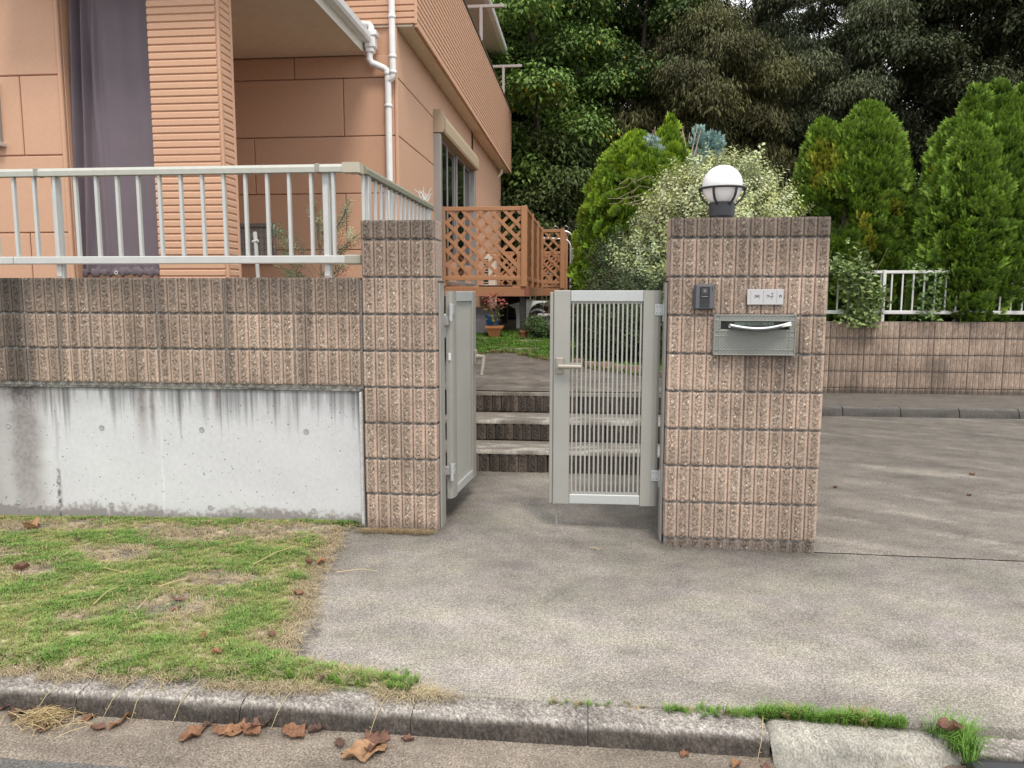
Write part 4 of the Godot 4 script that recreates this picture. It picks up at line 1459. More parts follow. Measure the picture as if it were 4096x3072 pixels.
	for k in 42:
		var b: MeshInstance3D = part(wf, "baluster", b2m, M.railw)
		b.position = Vector3(2.11 + k * 0.1232, 0, zb2)
	for x in [1.85, 3.49, 5.13, 6.77]:
		o2 = MB.new()
		o2.box(Vector3(x, 1.29, zb2 + 0.035), Vector3(0.036, 0.61, 0.025), 0.004)
		part(wf, "post", o2, M.railw)
	# distant fence behind the deck
	var df := thing("railing", "pale railing far behind the deck at the garden's end", "railing")
	for y in [1.42, 1.80]:
		o2 = MB.new()
		o2.box(Vector3(0.2, y, -14.5), Vector3(3.4, 0.04, 0.04))
		part(df, "rail", o2, M.railw)
	b2 = MB.new()
	b2.box(Vector3(0, 1.40, 0), Vector3(0.02, 0.78, 0.02))
	b2m = b2.mesh()
	for k in 26:
		var b: MeshInstance3D = part(df, "baluster", b2m, M.railw)
		b.position = Vector3(-1.4 + k * 0.13, 0, -14.5)

# ---------------------------------------------------------------- gate
func gate_leaf(label: String, rod: bool) -> Node3D:
	# hinge at the local origin, leaf along +x, outer face towards +z, bottom at y 0
	var g := thing("gate_leaf", label, "gate")
	var H := 1.2
	var o := MB.new()
	# hinge stile with rounded outer edge
	o.prism(PackedVector2Array([Vector2(0.004, -0.018), Vector2(0.100, -0.018), Vector2(0.100, 0.018), Vector2(0.045, 0.018), Vector2(0.020, 0.013), Vector2(0.006, 0.004)]), 0.0, H, Vector3.ZERO, Basis(Vector3(1, 0, 0), Vector3(0, 0, 1), Vector3(0, -1, 0)))
	var st: MeshInstance3D = part(g, "hinge_stile", o, M.gate)
	st.transform = Transform3D(Basis(), Vector3(0, H, 0))
	o = MB.new()
	o.box(Vector3(0.542, H * 0.5, 0), Vector3(0.092, H, 0.036), 0.004)
	part(g, "lock_stile", o, M.gate)
	o = MB.new()
	o.box(Vector3(0.599, H * 0.5 - 0.004, -0.008), Vector3(0.020, H - 0.012, 0.026), 0.003)
	part(g, "edge_strip", o, M.gate)
	o = MB.new()
	o.box(Vector3(0.298, H - 0.031, 0.0), Vector3(0.394, 0.060, 0.032), 0.003)
	part(g, "top_rail", o, M.gatelight)
	o = MB.new()
	o.box(Vector3(0.298, 0.031, 0.0), Vector3(0.394, 0.054, 0.032), 0.003)
	part(g, "bottom_rail", o, M.gatelight)
	o = MB.new()
	o.box(Vector3(0.298, H - 0.067, -0.006), Vector3(0.394, 0.012, 0.016))
	o.box(Vector3(0.298, 0.064, -0.006), Vector3(0.394, 0.012, 0.016))
	part(g, "slat_channel", o, M.gate)
	var s := MB.new()
	s.box(Vector3(0, H * 0.5, 0), Vector3(0.0098, H - 0.125, 0.012), 0.002)
	var sm: ArrayMesh = s.mesh()
	var mslat: Material = M.slat
	for k in 16:
		var b: MeshInstance3D = part(g, "slat", sm, mslat)
		b.position = Vector3(0.112 + k * 0.0247, 0, 0)
	# handle
	o = MB.new()
	o.box(Vector3(0.553, 0.785, 0.024), Vector3(0.048, 0.092, 0.014), 0.005)
	var hd: MeshInstance3D = part(g, "handle_plate", o, M.handle)
	o = MB.new()
	o.tube([Vector3(0.556, 0.785, 0.028), Vector3(0.556, 0.785, 0.052)], [0.017], 14)
	part(hd, "handle_rose", o, M.handle)
	o = MB.new()
	if rod:
		o.tube([Vector3(0.560, 0.785, 0.058), Vector3(0.52, 0.785, 0.060), Vector3(0.435, 0.784, 0.060)], [0.0135, 0.0135, 0.012], 14)
	else:
		o.tube([Vector3(0.556, 0.785, 0.05), Vector3(0.556, 0.785, 0.080)], [0.0125], 12)
		o.tube([Vector3(0.560, 0.792, 0.074), Vector3(0.545, 0.735, 0.072), Vector3(0.525, 0.668, 0.066)], [0.0135, 0.013, 0.011], 14)
	part(hd, "lever", o, M.handle)
	o = MB.new()
	o.tube([Vector3(0.556, 0.785, -0.018), Vector3(0.556, 0.785, -0.05)], [0.015], 12)
	o.tube([Vector3(0.560, 0.785, -0.055), Vector3(0.435, 0.784, -0.057)], [0.0125], 12)
	part(hd, "inner_lever", o, M.handle)
	# hinges
	for y in [0.175, 1.095]:
		o = MB.new()
		o.box(Vector3(0.020, y, 0.0195), Vector3(0.040, 0.062, 0.006), 0.002)
		o.tube([Vector3(-0.012, y - 0.062, 0.014), Vector3(-0.012, y + 0.036, 0.014)], [0.011], 10)
		o.box(Vector3(-0.008, y, 0.016), Vector3(0.03, 0.055, 0.010), 0.002)
		var hg: MeshInstance3D = part(g, "hinge", o, M.gatelight)
		o = MB.new()
		for dx in [0.012, 0.030]:
			for dy in [-0.018, 0.018]:
				o.lathe([Vector2(0.004, 0), Vector2(0.0035, 0.0015), Vector2(0, 0.002)], 8, Vector3(dx, y + dy, 0.0225), Basis(Vector3.RIGHT, PI / 2))
		part(hg, "screws", o, M.frame)
	if rod:
		o = MB.new()
		o.tube([Vector3(0.566, 0.02, -0.026), Vector3(0.566, -0.150, -0.026)], [0.0055], 8)
		part(g, "drop_rod", o, M.frame)
	return g

func build_gates() -> void:
	# right leaf, closed: hinge on the right pillar side, so it is turned about and mirrored by its hinge position
	var r := gate_leaf("right gate leaf standing closed with vertical slats and drop rod", true)
	# mirror image of the left leaf: the leaf runs to -x from its hinge
	for ch in r.get_children():
		mirror(ch)
	r.position = Vector3(0.398, 0.132, -0.165)
	r.rotation.y = deg_to_rad(1.0)
	var l := gate_leaf("left gate leaf swung open inwards and seen nearly edge on", false)
	l.position = Vector3(-0.786, 0.128, -0.20)
	l.rotation.y = deg_to_rad(85.0)
	var lb := MB.new()
	lb.box(Vector3(-0.002, 0.83, 0.004), Vector3(0.003, 0.042, 0.014))
	part(l, "sticker", lb, mat(lin(0.75, 0.77, 0.78), 0.6))
	for s in [0, 1]:
		var p := thing("gate_post", ["aluminium hinge post against the narrow left pillar", "aluminium hinge post against the wide right pillar"][s], "post")
		var o := MB.new()
		var x: float = -0.8125 if s == 0 else 0.4105
		var gy: float = front_y(x, -0.1) - 0.02
		o.box(Vector3(x, (gy + 1.375) * 0.5, -0.115), Vector3(0.012, 1.375 - gy, 0.12), 0.003)
		part(p, "shaft", o, M.gate)
		o = MB.new()
		o.box(Vector3(x, 1.378, -0.115), Vector3(0.016, 0.008, 0.124), 0.002)
		part(p, "cap", o, M.dark)
		for y in [0.30, 1.16]:
			o = MB.new()
			var d: float = 1.0 if s == 0 else -1.0
			if s == 0:
				o.box(Vector3(x + d * 0.014, y, -0.186), Vector3(0.030, 0.05, 0.030), 0.003)
			else:
				o.box(Vector3(x + 0.006, y, -0.148), Vector3(0.016, 0.05, 0.012), 0.003)
			part(p, "hinge_bracket", o, M.frame)

func mirror(o: Node) -> void:
	if o is MeshInstance3D:
		var src: ArrayMesh = o.mesh
		var a: Array = src.surface_get_arrays(0)
		var v: PackedVector3Array = a[Mesh.ARRAY_VERTEX]
		var n: PackedVector3Array = a[Mesh.ARRAY_NORMAL]
		var ix: PackedInt32Array = a[Mesh.ARRAY_INDEX]
		for i in v.size():
			v[i].x = -v[i].x
			n[i].x = -n[i].x
		for i in range(0, ix.size(), 3):
			var t: int = ix[i]
			ix[i] = ix[i + 1]
			ix[i + 1] = t
		a[Mesh.ARRAY_VERTEX] = v
		a[Mesh.ARRAY_NORMAL] = n
		a[Mesh.ARRAY_INDEX] = ix
		var m := ArrayMesh.new()
		m.add_surface_from_arrays(Mesh.PRIMITIVE_TRIANGLES, a)
		o.mesh = m
		o.position.x = -o.position.x
	for ch in o.get_children():
		mirror(ch)

# ---------------------------------------------------------------- lamp, intercom, plate, mail slot
func words(parent: Node, called: String, text: String, height: float, font: String, m: Material, at: Vector3) -> void:
	var t := TextMesh.new()
	var f := SystemFont.new()
	f.font_names = PackedStringArray([font])
	t.font = f
	t.text = text
	t.font_size = 32
	t.pixel_size = height / 24.0
	t.depth = 0.0008
	t.curve_step = 1.0
	var o := MeshInstance3D.new()
	o.name = _numbered(parent, called)
	o.mesh = t
	o.material_override = m
	o.position = at
	parent.add_child(o, true)

func build_fittings() -> void:
	# globe lamp on the right pillar
	var l := thing("gate_lamp", "white globe lamp in a dark cage on top of the wide pillar", "lamp", Vector3(0.6865, 1.706, -0.085))
	var o := MB.new()
	o.lathe([Vector2(0.0, 0.0), Vector2(0.058, 0.0), Vector2(0.060, 0.004), Vector2(0.060, 0.010), Vector2(0.0655, 0.010), Vector2(0.0655, 0.078), Vector2(0.062, 0.081), Vector2(0.0, 0.081)], 32)
	var bm := textured(mat(lin(0.038, 0.040, 0.048), 0.5), T.soft, 0.1, 0.2)
	part(l, "base", o, bm)
	var g := SphereMesh.new()
	g.radius = 0.1035
	g.height = 0.207
	g.radial_segments = 48
	g.rings = 28
	var globe: MeshInstance3D = part(l, "globe", g, M.globe)
	globe.position = Vector3(0, 0.169, 0)
	o = MB.new()
	o.lathe([Vector2(0.107, 0.146), Vector2(0.122, 0.146), Vector2(0.1235, 0.151), Vector2(0.122, 0.156), Vector2(0.107, 0.156), Vector2(0.107, 0.146)], 48)
	part(l, "ring", o, M.dark)
	for k in 6:
		var a: float = k * TAU / 6 + PI / 2 + 0.03 - TAU / 12
		var d := Vector3(cos(a), 0, sin(a))
		var pts := []
		for q in [[0.064, 0.066], [0.080, 0.080], [0.098, 0.098], [0.110, 0.120], [0.116, 0.150]]:
			pts.append(d * q[0] + Vector3.UP * q[1])
		o = MB.new()
		for i in 4:
			o.bar(pts[i], pts[i + 1], 0.011, 0.009, d, 0.001)
		part(l, "cage_rib", o, M.dark)
	# intercom
	var ic := thing("intercom", "dark grey video intercom on the wide pillar above the mail slot", "intercom", Vector3(0.594, 1.297, 0.010))
	o = MB.new()
	o.box(Vector3(0, 0, 0.010), Vector3(0.104, 0.131, 0.020), 0.005)
	part(ic, "housing", o, mat(lin(0.055, 0.057, 0.064), 0.5))
	o = MB.new()
	o.box(Vector3(0.003, 0.001, 0.022), Vector3(0.094, 0.122, 0.008), 0.003)
	part(ic, "faceplate", o, mat(lin(0.115, 0.12, 0.138), 0.42, 0.2))
	o = MB.new()
	o.box(Vector3(0.001, 0.0, 0.0265), Vector3(0.050, 0.104, 0.003), 0.001)
	var inset: MeshInstance3D = part(ic, "front_panel", o, M.black)
	o = MB.new()
	o.box(Vector3(0.001, 0.028, 0.0285), Vector3(0.034, 0.034, 0.004), 0.0018)
	part(inset, "camera_window", o, mat(lin(0.05, 0.05, 0.055), 0.35))
	o = MB.new()
	o.lathe([Vector2(0.008, 0.0), Vector2(0.0075, 0.002), Vector2(0.004, 0.0022), Vector2(0.003, 0.001), Vector2(0.0, 0.0016)], 16, Vector3(0.001, 0.030, 0.0305), Basis(Vector3.RIGHT, PI / 2))
	part(inset, "lens", o, mat(lin(0.22, 0.22, 0.24), 0.2, 0.4))
	for k in 9:
		o = MB.new()
		o.box(Vector3(-0.019 + k * 0.005, -0.019, 0.0285), Vector3(0.0022, 0.024, 0.002))
		part(inset, "speaker_slot", o, mat(lin(0.06, 0.06, 0.065), 0.5))
	o = MB.new()
	o.box(Vector3(0.001, -0.042, 0.0285), Vector3(0.046, 0.018, 0.002), 0.0008)
	part(inset, "call_button", o, mat(lin(0.035, 0.035, 0.038), 0.4))
	o = MB.new()
	o.box(Vector3(0.039, 0.041, 0.0262), Vector3(0.0028, 0.02, 0.0012))
	part(ic, "indicator", o, M.black)
	words(ic, "lettering", "Panasonic", 0.0056, "Droid Sans", mat(lin(0.6, 0.6, 0.6), 0.5), Vector3(0.001, 0.0035, 0.0283))
	# name plate
	var np := thing("name_plate", "small pale metal name plate with faded brush marks right of the intercom", "name plate", Vector3(0.903, 1.298, 0.019))
	o = MB.new()
	o.box(Vector3(0, 0, 0), Vector3(0.181, 0.079, 0.008), 0.0012)
	part(np, "plate", o, mat(lin(0.52, 0.515, 0.53), 0.38, 0.25))
	var smear := mat(lin(0.40, 0.37, 0.35), 0.6)
	for q in [[-0.075, 0.004], [-0.010, 0.005], [0.057, 0.004]]:
		o = MB.new()
		o.box(Vector3(q[0], 0, 0.0041), Vector3(q[1], 0.066, 0.0006))
		part(np, "worn_mark", o, smear)
	var ink := mat(lin(0.055, 0.05, 0.05), 0.6)
	var strokes := [
		[[-0.056, 0.003], [-0.048, 0.010], [-0.040, 0.006], [-0.046, -0.004], [-0.055, -0.002]], [[-0.050, 0.004], [-0.038, 0.000], [-0.030, 0.008]], [[-0.036, 0.012], [-0.030, -0.010]],
		[[0.006, 0.002], [0.010, 0.010], [0.018, 0.008], [0.016, 0.000], [0.008, -0.003]], [[0.018, 0.004], [0.028, 0.000], [0.040, 0.004]], [[0.029, 0.018], [0.040, 0.018]], [[0.034, 0.017], [0.031, -0.012]],
		[[0.069, 0.002], [0.072, 0.010], [0.079, 0.008], [0.080, 0.000], [0.072, -0.002], [0.069, 0.002]], [[0.070, 0.004], [0.080, 0.006]]]
	for s in strokes:
		o = MB.new()
		for i in s.size() - 1:
			o.bar(Vector3(s[i][0], s[i][1], 0.0044), Vector3(s[i + 1][0], s[i + 1][1], 0.0044), 0.0008, 0.0024, Vector3(0, 0, 1).cross(Vector3(s[i + 1][0] - s[i][0], s[i + 1][1] - s[i][1], 0)).normalized())
		part(np, "brush_stroke", o, ink)
	# mail slot
	var mb := thing("mail_slot", "grey cast metal mail slot with diagonal ribs set into the wide pillar", "letterbox", Vector3(0.851, 1.103, 0.024))
	var mm := textured(mat(lin(0.275, 0.285, 0.262), 0.5, 0.25), T.soft, 0.12, 0.25)
	var W := 0.412
	var Hh := 0.209
	o = MB.new()   # back plate as a frame around the opening
	var oy0 := 0.028
	var oy1 := 0.070
	o.box(Vector3(0, (-Hh * 0.5 + oy0) * 0.5, 0.006), Vector3(W, oy0 + Hh * 0.5, 0.024), 0.002)
	o.box(Vector3(0, (Hh * 0.5 + oy1) * 0.5, 0.006), Vector3(W, Hh * 0.5 - oy1, 0.024), 0.002)
	o.box(Vector3(-0.1885, (oy0 + oy1) * 0.5, 0.006), Vector3(0.035, oy1 - oy0, 0.0238), 0.0)
	o.box(Vector3(0.1885, (oy0 + oy1) * 0.5, 0.006), Vector3(0.035, oy1 - oy0, 0.0238), 0.0)
	part(mb, "plate", o, mm)
	o = MB.new()
	o.box(Vector3(0, 0.049, -0.006), Vector3(0.345, 0.045, 0.004))
	part(mb, "slot_back", o, mat(lin(0.055, 0.05, 0.045), 0.7))
	# raised rim and dividing bars
	o = MB.new()
	for y in [-0.1015, 0.1015]:
		o.box(Vector3(0, y, 0.020), Vector3(W, 0.006, 0.009), 0.0015)
	for x in [-0.203, 0.203]:
		o.box(Vector3(x, 0, 0.020), Vector3(0.006, Hh - 0.012, 0.009), 0.0015)
	for y in [-0.076, -0.006, 0.020, 0.075]:
		o.box(Vector3(0, y, 0.0195), Vector3(W - 0.012, 0.005, 0.008), 0.001)
	for x in [-0.176, 0.176]:
		o.box(Vector3(x, 0, 0.0192), Vector3(0.005, Hh - 0.012, 0.0082), 0.001)
	part(mb, "rim", o, mm)
	# diagonal ribs clipped to each field
	for f in [[-0.174, -0.098, 0.348, 0.020], [-0.174, -0.074, 0.348, 0.066], [-0.174, -0.004, 0.348, 0.022], [-0.174, 0.077, 0.348, 0.022], [-0.2, -0.074, 0.022, 0.066], [0.178, -0.074, 0.022, 0.066], [-0.2, 0.022, 0.022, 0.051], [0.178, 0.022, 0.022, 0.051]]:
		o = MB.new()
		var c: float = -f[3]
		while c < f[2]:
			var t0: float = maxf(0.0, -c)
			var t1: float = minf(f[3], f[2] - c)
			if t1 - t0 > 0.004:
				o.bar(Vector3(f[0] + c + t0, f[1] + t0, 0.0190), Vector3(f[0] + c + t1, f[1] + t1, 0.0190), 0.0062, 0.0062, Vector3(0, 0, 1))
			c += 0.0178
		part(mb, "diagonal_ribs", o, mm)
	o = MB.new()
	o.box(Vector3(0.0, 0.0575, -0.0015), Vector3(0.20, 0.018, 0.001))
	part(mb, "label_strip", o, mat(lin(0.16, 0.20, 0.16), 0.6))
	words(mb, "lettering", "23-59(580-72)", 0.0135, "Droid Sans Mono", M.black, Vector3(0.02, 0.0560, -0.0006))
	# rolled newspaper sticking out
	var pa := thing("newspaper", "folded white paper with a black edge poking out of the mail slot", "newspaper")
	o = MB.new()
	o.grid(30, 9, func(i: int, j: int) -> Array:
		var t: float = i / 29.0
		var a: float = j / 8.0 * TAU
		var sag: float = -0.018 * sin(t * PI) + 0.016 * t * t
		var x: float = lerpf(0.722, 1.022, t)
		var thin: float = 0.0115 - 0.005 * t
		return [Vector3(x, 1.150 + sag + sin(a) * thin + 0.003 * cos(a), 0.056 + 0.028 * sin(t * PI) + cos(a) * 0.032), Color(0.74, 0.78, 0.80)])
	part(pa, "sheet", o, M.vcol)
	o = MB.new()
	var pts := []
	for i in 20:
		var t: float = i / 19.0
		var t2: float = t * 0.83
		pts.append(Vector3(lerpf(0.722, 1.022, t2), 1.1445 - 0.018 * sin(t2 * PI) + 0.016 * t2 * t2, 0.0875 + 0.028 * sin(t2 * PI)))
	o.tube(pts, [0.0046], 6)
	part(pa, "black_edge", o, M.dark)
	o = MB.new()
	o.box(Vector3(0.993, 1.154, 0.086), Vector3(0.058, 0.012, 0.02), 0.003, Basis(Vector3(0, 0, 1), 0.14))
	part(pa, "torn_corner", o, mat(lin(0.75, 0.80, 0.70), 0.7))

# ---------------------------------------------------------------- garden objects
func build_garden_things() -> void:
	# flower pot with red-leaved plant
	var gz := -6.15
	var gy: float = garden_y(0, gz)
	var p := thing("potted_plant", "square terracotta pot holding a red tipped shrub before the deck", "potted plant", Vector3(-1.25, gy, gz))
	var o := MB.new()
	pot_square(o, 0.055, 0.105, 0.165)
	part(p, "pot", o, M.terra)
	o = MB.new()
	o.box(Vector3(0, 0.152, 0), Vector3(0.18, 0.01, 0.18))
	part(p, "soil", o, M.soil)
	o = MB.new()
	for k in 5:
		var a: float = k * 1.3
		o.tube([Vector3(0.01 * k - 0.02, 0.15, 0), Vector3(0.03 * cos(a), 0.3, 0.03 * sin(a)), Vector3(0.08 * cos(a), 0.45, 0.07 * sin(a))], [0.007, 0.005, 0.003], 6)
	part(p, "stem", o, M.twig)
	var lf := MB.new()
	for k in 150:
		var hh: float = rf(0.24, 0.62)
		var a: float = rf(0, TAU)
		var r: float = rf(0.02, 0.15) * (1.0 if hh > 0.35 else 0.6)
		var c := Color(0.40, 0.10, 0.09) if hh > 0.43 + rf(-0.04, 0.04) else Color(0.16, 0.17, 0.03)
		if rng.randf() < 0.3 and hh > 0.45:
			c = Color(0.55, 0.24, 0.20)
		var d := Vector3(cos(a), rf(-0.8, 0.7), sin(a)).normalized()
		lf.leaf(Vector3(r * cos(a), hh, r * sin(a)), d, d.cross(Vector3(0.3, 1, 0.2)).normalized(), rf(0.04, 0.075), rf(0.018, 0.03), 0.15, c * rf(0.7, 1.2))
	part(p, "foliage", lf, M.leaf)
	# blue pot behind it
	o = MB.new()
	o.lathe([Vector2(0.0, 0.0), Vector2(0.07, 0.0), Vector2(0.10, 0.22), Vector2(0.105, 0.235), Vector2(0.095, 0.235), Vector2(0.085, 0.20), Vector2(0.0, 0.2)], 20)
	single("plant_pot", o, mat(lin(0.02, 0.13, 0.42), 0.35), "bright blue round pot behind the terracotta pot", "pot", Vector3(-1.30, garden_y(0, -6.32) + 0.06, -6.34))
	o = MB.new()
	o.lathe([Vector2(0.0, 0.0), Vector2(0.042, 0.0), Vector2(0.05, 0.085), Vector2(0.058, 0.086), Vector2(0.060, 0.115), Vector2(0.052, 0.117), Vector2(0.046, 0.095), Vector2(0.0, 0.09)], 20)
	single("plant_pot", o, M.terra, "small empty terracotta pot beside the low green plant", "pot", Vector3(-0.862, garden_y(0, -6.1) - 0.01, -6.12))
	# leaning dark board
	o = MB.new()
	o.box(Vector3(0, 0.19, 0), Vector3(0.24, 0.42, 0.02), 0.006, Basis(Vector3(0, 0, 1), -0.16) * Basis(Vector3.RIGHT, -0.22))
	single("leaning_panel", o, mat(lin(0.085, 0.083, 0.095), 0.6), "dark grey plastic panel leaning under the deck left of the pots", "panel", Vector3(-1.49, garden_y(0, -6.6) - 0.03, -6.6))
	# white car fender under the deck
	var fd := thing("car_fender", "white car fender with a wheel arch cut stored under the deck", "car part", Vector3(-1.02, garden_y(0, -7.6) - 0.02, -7.6))
	o = MB.new()
	var out := PackedVector2Array([Vector2(-0.20, 0.36), Vector2(-0.09, 0.30), Vector2(-0.075, 0.18), Vector2(-0.07, 0.0), Vector2(0.03, 0.0), Vector2(0.11, 0.10)])
	for k in 8:
		var a: float = lerpf(PI * 1.06, PI * 0.42, k / 7.0)
		out.append(Vector2(0.31 + 0.205 * cos(a), 0.18 + 0.22 * sin(a)))
	out.append(Vector2(0.40, 0.42))
	out.append(Vector2(0.20, 0.425))
	out.append(Vector2(-0.02, 0.40))
	o.prism(out, -0.02, 0.02)
	part(fd, "panel", o, mat(lin(0.72, 0.74, 0.75), 0.18))
	o = MB.new()
	for k in 12:
		var a: float = lerpf(PI * 1.06, PI * 0.42, k / 11.0)
		var b: float = lerpf(PI * 1.06, PI * 0.42, (k + 1) / 11.0)
		if k < 11:
			o.bar(Vector3(0.31 + 0.205 * cos(a), 0.18 + 0.22 * sin(a), 0.0), Vector3(0.31 + 0.205 * cos(b), 0.18 + 0.22 * sin(b), 0.0), 0.012, 0.09, Vector3(0, 0, 1))
	part(fd, "arch_lip", o, mat(lin(0.65, 0.67, 0.68), 0.2))
	var ln := thing("wheel_arch_liner", "grey wheel arch liner parts beside the white car fender", "car part", Vector3(-0.80, garden_y(0, -7.7), -7.72))
	for k in 3:
		o = MB.new()
		var ps := []
		for i in 9:
			var a: float = lerpf(2.6, 0.6, i / 8.0)
			ps.append(Vector3(0.13 * cos(a) + 0.02, 0.06 + k * 0.11 + 0.09 * sin(a), 0.05 * k))
		o.tube(ps, [0.018, 0.022, 0.018], 7)
		part(ln, "liner_strip", o, mat(lin(0.45, 0.46, 0.47), 0.35))
	# dark boxes deep under the deck
	o = MB.new()
	o.box(Vector3(0, 0.2, 0), Vector3(0.42, 0.40, 0.4), 0.02)
	single("storage_crate", o, mat(lin(0.03, 0.03, 0.032), 0.6), "black crate in the shade under the deck", "crate", Vector3(-1.35, garden_y(0, -9.2), -9.2))
	# light blue box at the left edge of the gate
	var bb := thing("storage_box", "pale blue plastic storage box by the house behind the open gate leaf", "box", Vector3(-1.82, garden_y(0, -6.1), -6.05))
	o = MB.new()
	pot_square(o, 0.12, 0.135, 0.30)
	part(bb, "tub", o, mat(lin(0.50, 0.58, 0.62), 0.4))
	o = MB.new()
	o.box(Vector3(0, 0.31, 0), Vector3(0.30, 0.03, 0.30), 0.008)
	part(bb, "lid", o, mat(lin(0.62, 0.66, 0.68), 0.4))
	# grey planter with dry stems
	var pz := -7.5
	var pl := thing("planter", "long grey planter box with dry stems right of the deck", "planter", Vector3(-0.42, garden_y(0, pz) - 0.04, pz))
	o = MB.new()
	o.box(Vector3(0, 0.11, 0), Vector3(0.58, 0.22, 0.20), 0.01)
	part(pl, "box", o, mat(lin(0.26, 0.255, 0.25), 0.7))
	o = MB.new()
	o.box(Vector3(0, 0.235, 0), Vector3(0.68, 0.04, 0.26), 0.008)
	part(pl, "rim", o, mat(lin(0.50, 0.50, 0.49), 0.6))
	o = MB.new()
	for k in 34:
		var x: float = rf(-0.3, 0.3)
		var b := Vector3(x, 0.25, rf(-0.08, 0.08))
		o.tube([b, b + Vector3(rf(-0.05, 0.05), rf(0.12, 0.2), rf(-0.04, 0.04)), b + Vector3(rf(-0.10, 0.10), rf(0.22, 0.36), rf(-0.06, 0.06))], [0.0035, 0.0025, 0.0015], 4)
	part(pl, "dry_stems", o, mat(lin(0.30, 0.22, 0.13), 0.9))
	# tubular rose arches
	for k in 2:
		var a := thing("garden_arch", ["taller bent steel tube arch frame behind the deck corner", "lower bent steel tube arch frame beside the round conifer"][k], "arch")
		var z: float = -10.9
		var x0: float = -0.318 if k == 0 else -0.268
		var top: float = 2.50 if k == 0 else 2.26
		var dirx: float = -1.0 if k == 0 else 1.0
		for s in 2:
			var dx: float = s * 0.05 * dirx
			o = MB.new()
			var ps := [Vector3(x0 + dx, 0.95, z - s * 0.35)]
			for i in 9:
				var t: float = i / 8.0 * PI * 0.5
				ps.append(Vector3(x0 + dx + dirx * 0.16 * (1.0 - cos(t)), top - s * 0.12 - 0.16 + 0.16 * sin(t), z - s * 0.35))
			ps.append(Vector3(x0 + dx + dirx * 0.55, top - s * 0.12 + 0.02, z - s * 0.35))
			o.tube(ps, [0.019], 10)
			part(a, "tube", o, M.steel)
		for i in 4:
			o = MB.new()
			var bx: float = x0 + dirx * (0.12 + i * 0.10)
			o.tube([Vector3(bx, top - 0.01, z), Vector3(bx + 0.05, top + 0.06, z + 0.04), Vector3(bx + (0.09 if i % 2 else -0.02), top + 0.11, z + 0.02)], [0.005], 5)
			part(a, "hook", o, M.steel)
	# stepping stones in the lawn
	var q := [[-1.42, -6.0, 0.13, 0.10], [-0.73, -5.75, 0.16, 0.07], [-0.80, -4.95, 0.24, 0.09]]
	var lb := ["flat stepping stone in the grass near the terracotta pot", "flat stepping stone in the grass below the small terracotta pot", "large flat stepping stone nearest the landing"]
	for k in 3:
		o = MB.new()
		var r: Array = q[k]
		var poly := PackedVector2Array()
		for i in 12:
			var a: float = TAU * i / 12
			poly.append(Vector2(cos(a) * r[2] * rf(0.85, 1.1), sin(a) * r[3] * 1.6 * rf(0.85, 1.1)))
		o.col = Color(0.33, 0.29, 0.22)
		o.prism(poly, -0.03, 0.014, Vector3.ZERO, Basis(Vector3(1, 0, 0), Vector3(0, 0, -1), Vector3(0, 1, 0)))
		single("stepping_stone", o, M.conc, lb[k], "stone", Vector3(r[0], garden_y(0, r[1]) + 0.008, r[1]), 0.0, "stepping stones in the garden lawn")
	# edging stones along the shrub bed, right side of the landing
	for k in 9:
		o = MB.new()
		var poly := PackedVector2Array()
		for i in 9:
			var a: float = TAU * i / 9
			poly.append(Vector2(cos(a) * 0.075 * rf(0.8, 1.15), sin(a) * 0.055 * rf(0.8, 1.15)))
		o.col = Color(0.30, 0.20, 0.15) * rf(0.8, 1.2)
		o.prism(poly, -0.04, 0.05 * rf(0.7, 1.2), Vector3.ZERO, Basis(Vector3(1, 0, 0), Vector3(0, 0, -1), Vector3(0, 1, 0)))
		var t: float = k / 8.0
		var x: float = lerpf(-0.1, 1.0, t)
		var z: float = lerpf(-3.75, -2.85, t)
		single("edging_stone", o, M.block, "reddish brown edging stone of the shrub bed, " + ["leftmost of the row", "second from the left end", "third from the left end", "fourth from the left end", "middle one of the row", "fourth from the right end", "third from the right end", "second from the right end", "rightmost of the row"][k], "stone", Vector3(x, garden_y(0, z) + 0.01, z), rf(0, 3), "edging stones of the shrub bed")
	# black rubber kerb ramp at the road's edge
	var rp := thing("kerb_ramp", "black rubber kerb ramp at the bottom right beside the road", "ramp")
	for k in 2:
		o = MB.new()
		var x0: float = 1.20 + k * 0.165
		var x1: float = x0 + 0.16 if k == 0 else 1.98
		var b := Basis(Vector3(0, 0, 1), Vector3(0, 1, 0), Vector3(-1, 0, 0))
		o.prism(PackedVector2Array([Vector2(1.715, -0.19), Vector2(1.715, -0.135), Vector2(1.74, -0.128), Vector2(1.96, -0.183), Vector2(1.97, -0.192)]), -x1, -x0, Vector3.ZERO, b)
		for i in 5:
			for j in range(0, int((x1 - x0) / 0.055)):
				var zz: float = 1.765 + i * 0.04
				o.box(Vector3(x0 + 0.03 + j * 0.055 + (0.02 if i % 2 else 0.0), -0.1335 - (zz - 1.74) * 0.25 + 0.001, zz), Vector3(0.034, 0.006, 0.022), 0.002, Basis(Vector3.UP, 0.6 if (i + j) % 2 else -0.6))
		part(rp, "ramp_section", o, mat(lin(0.032, 0.033, 0.036), 0.55))

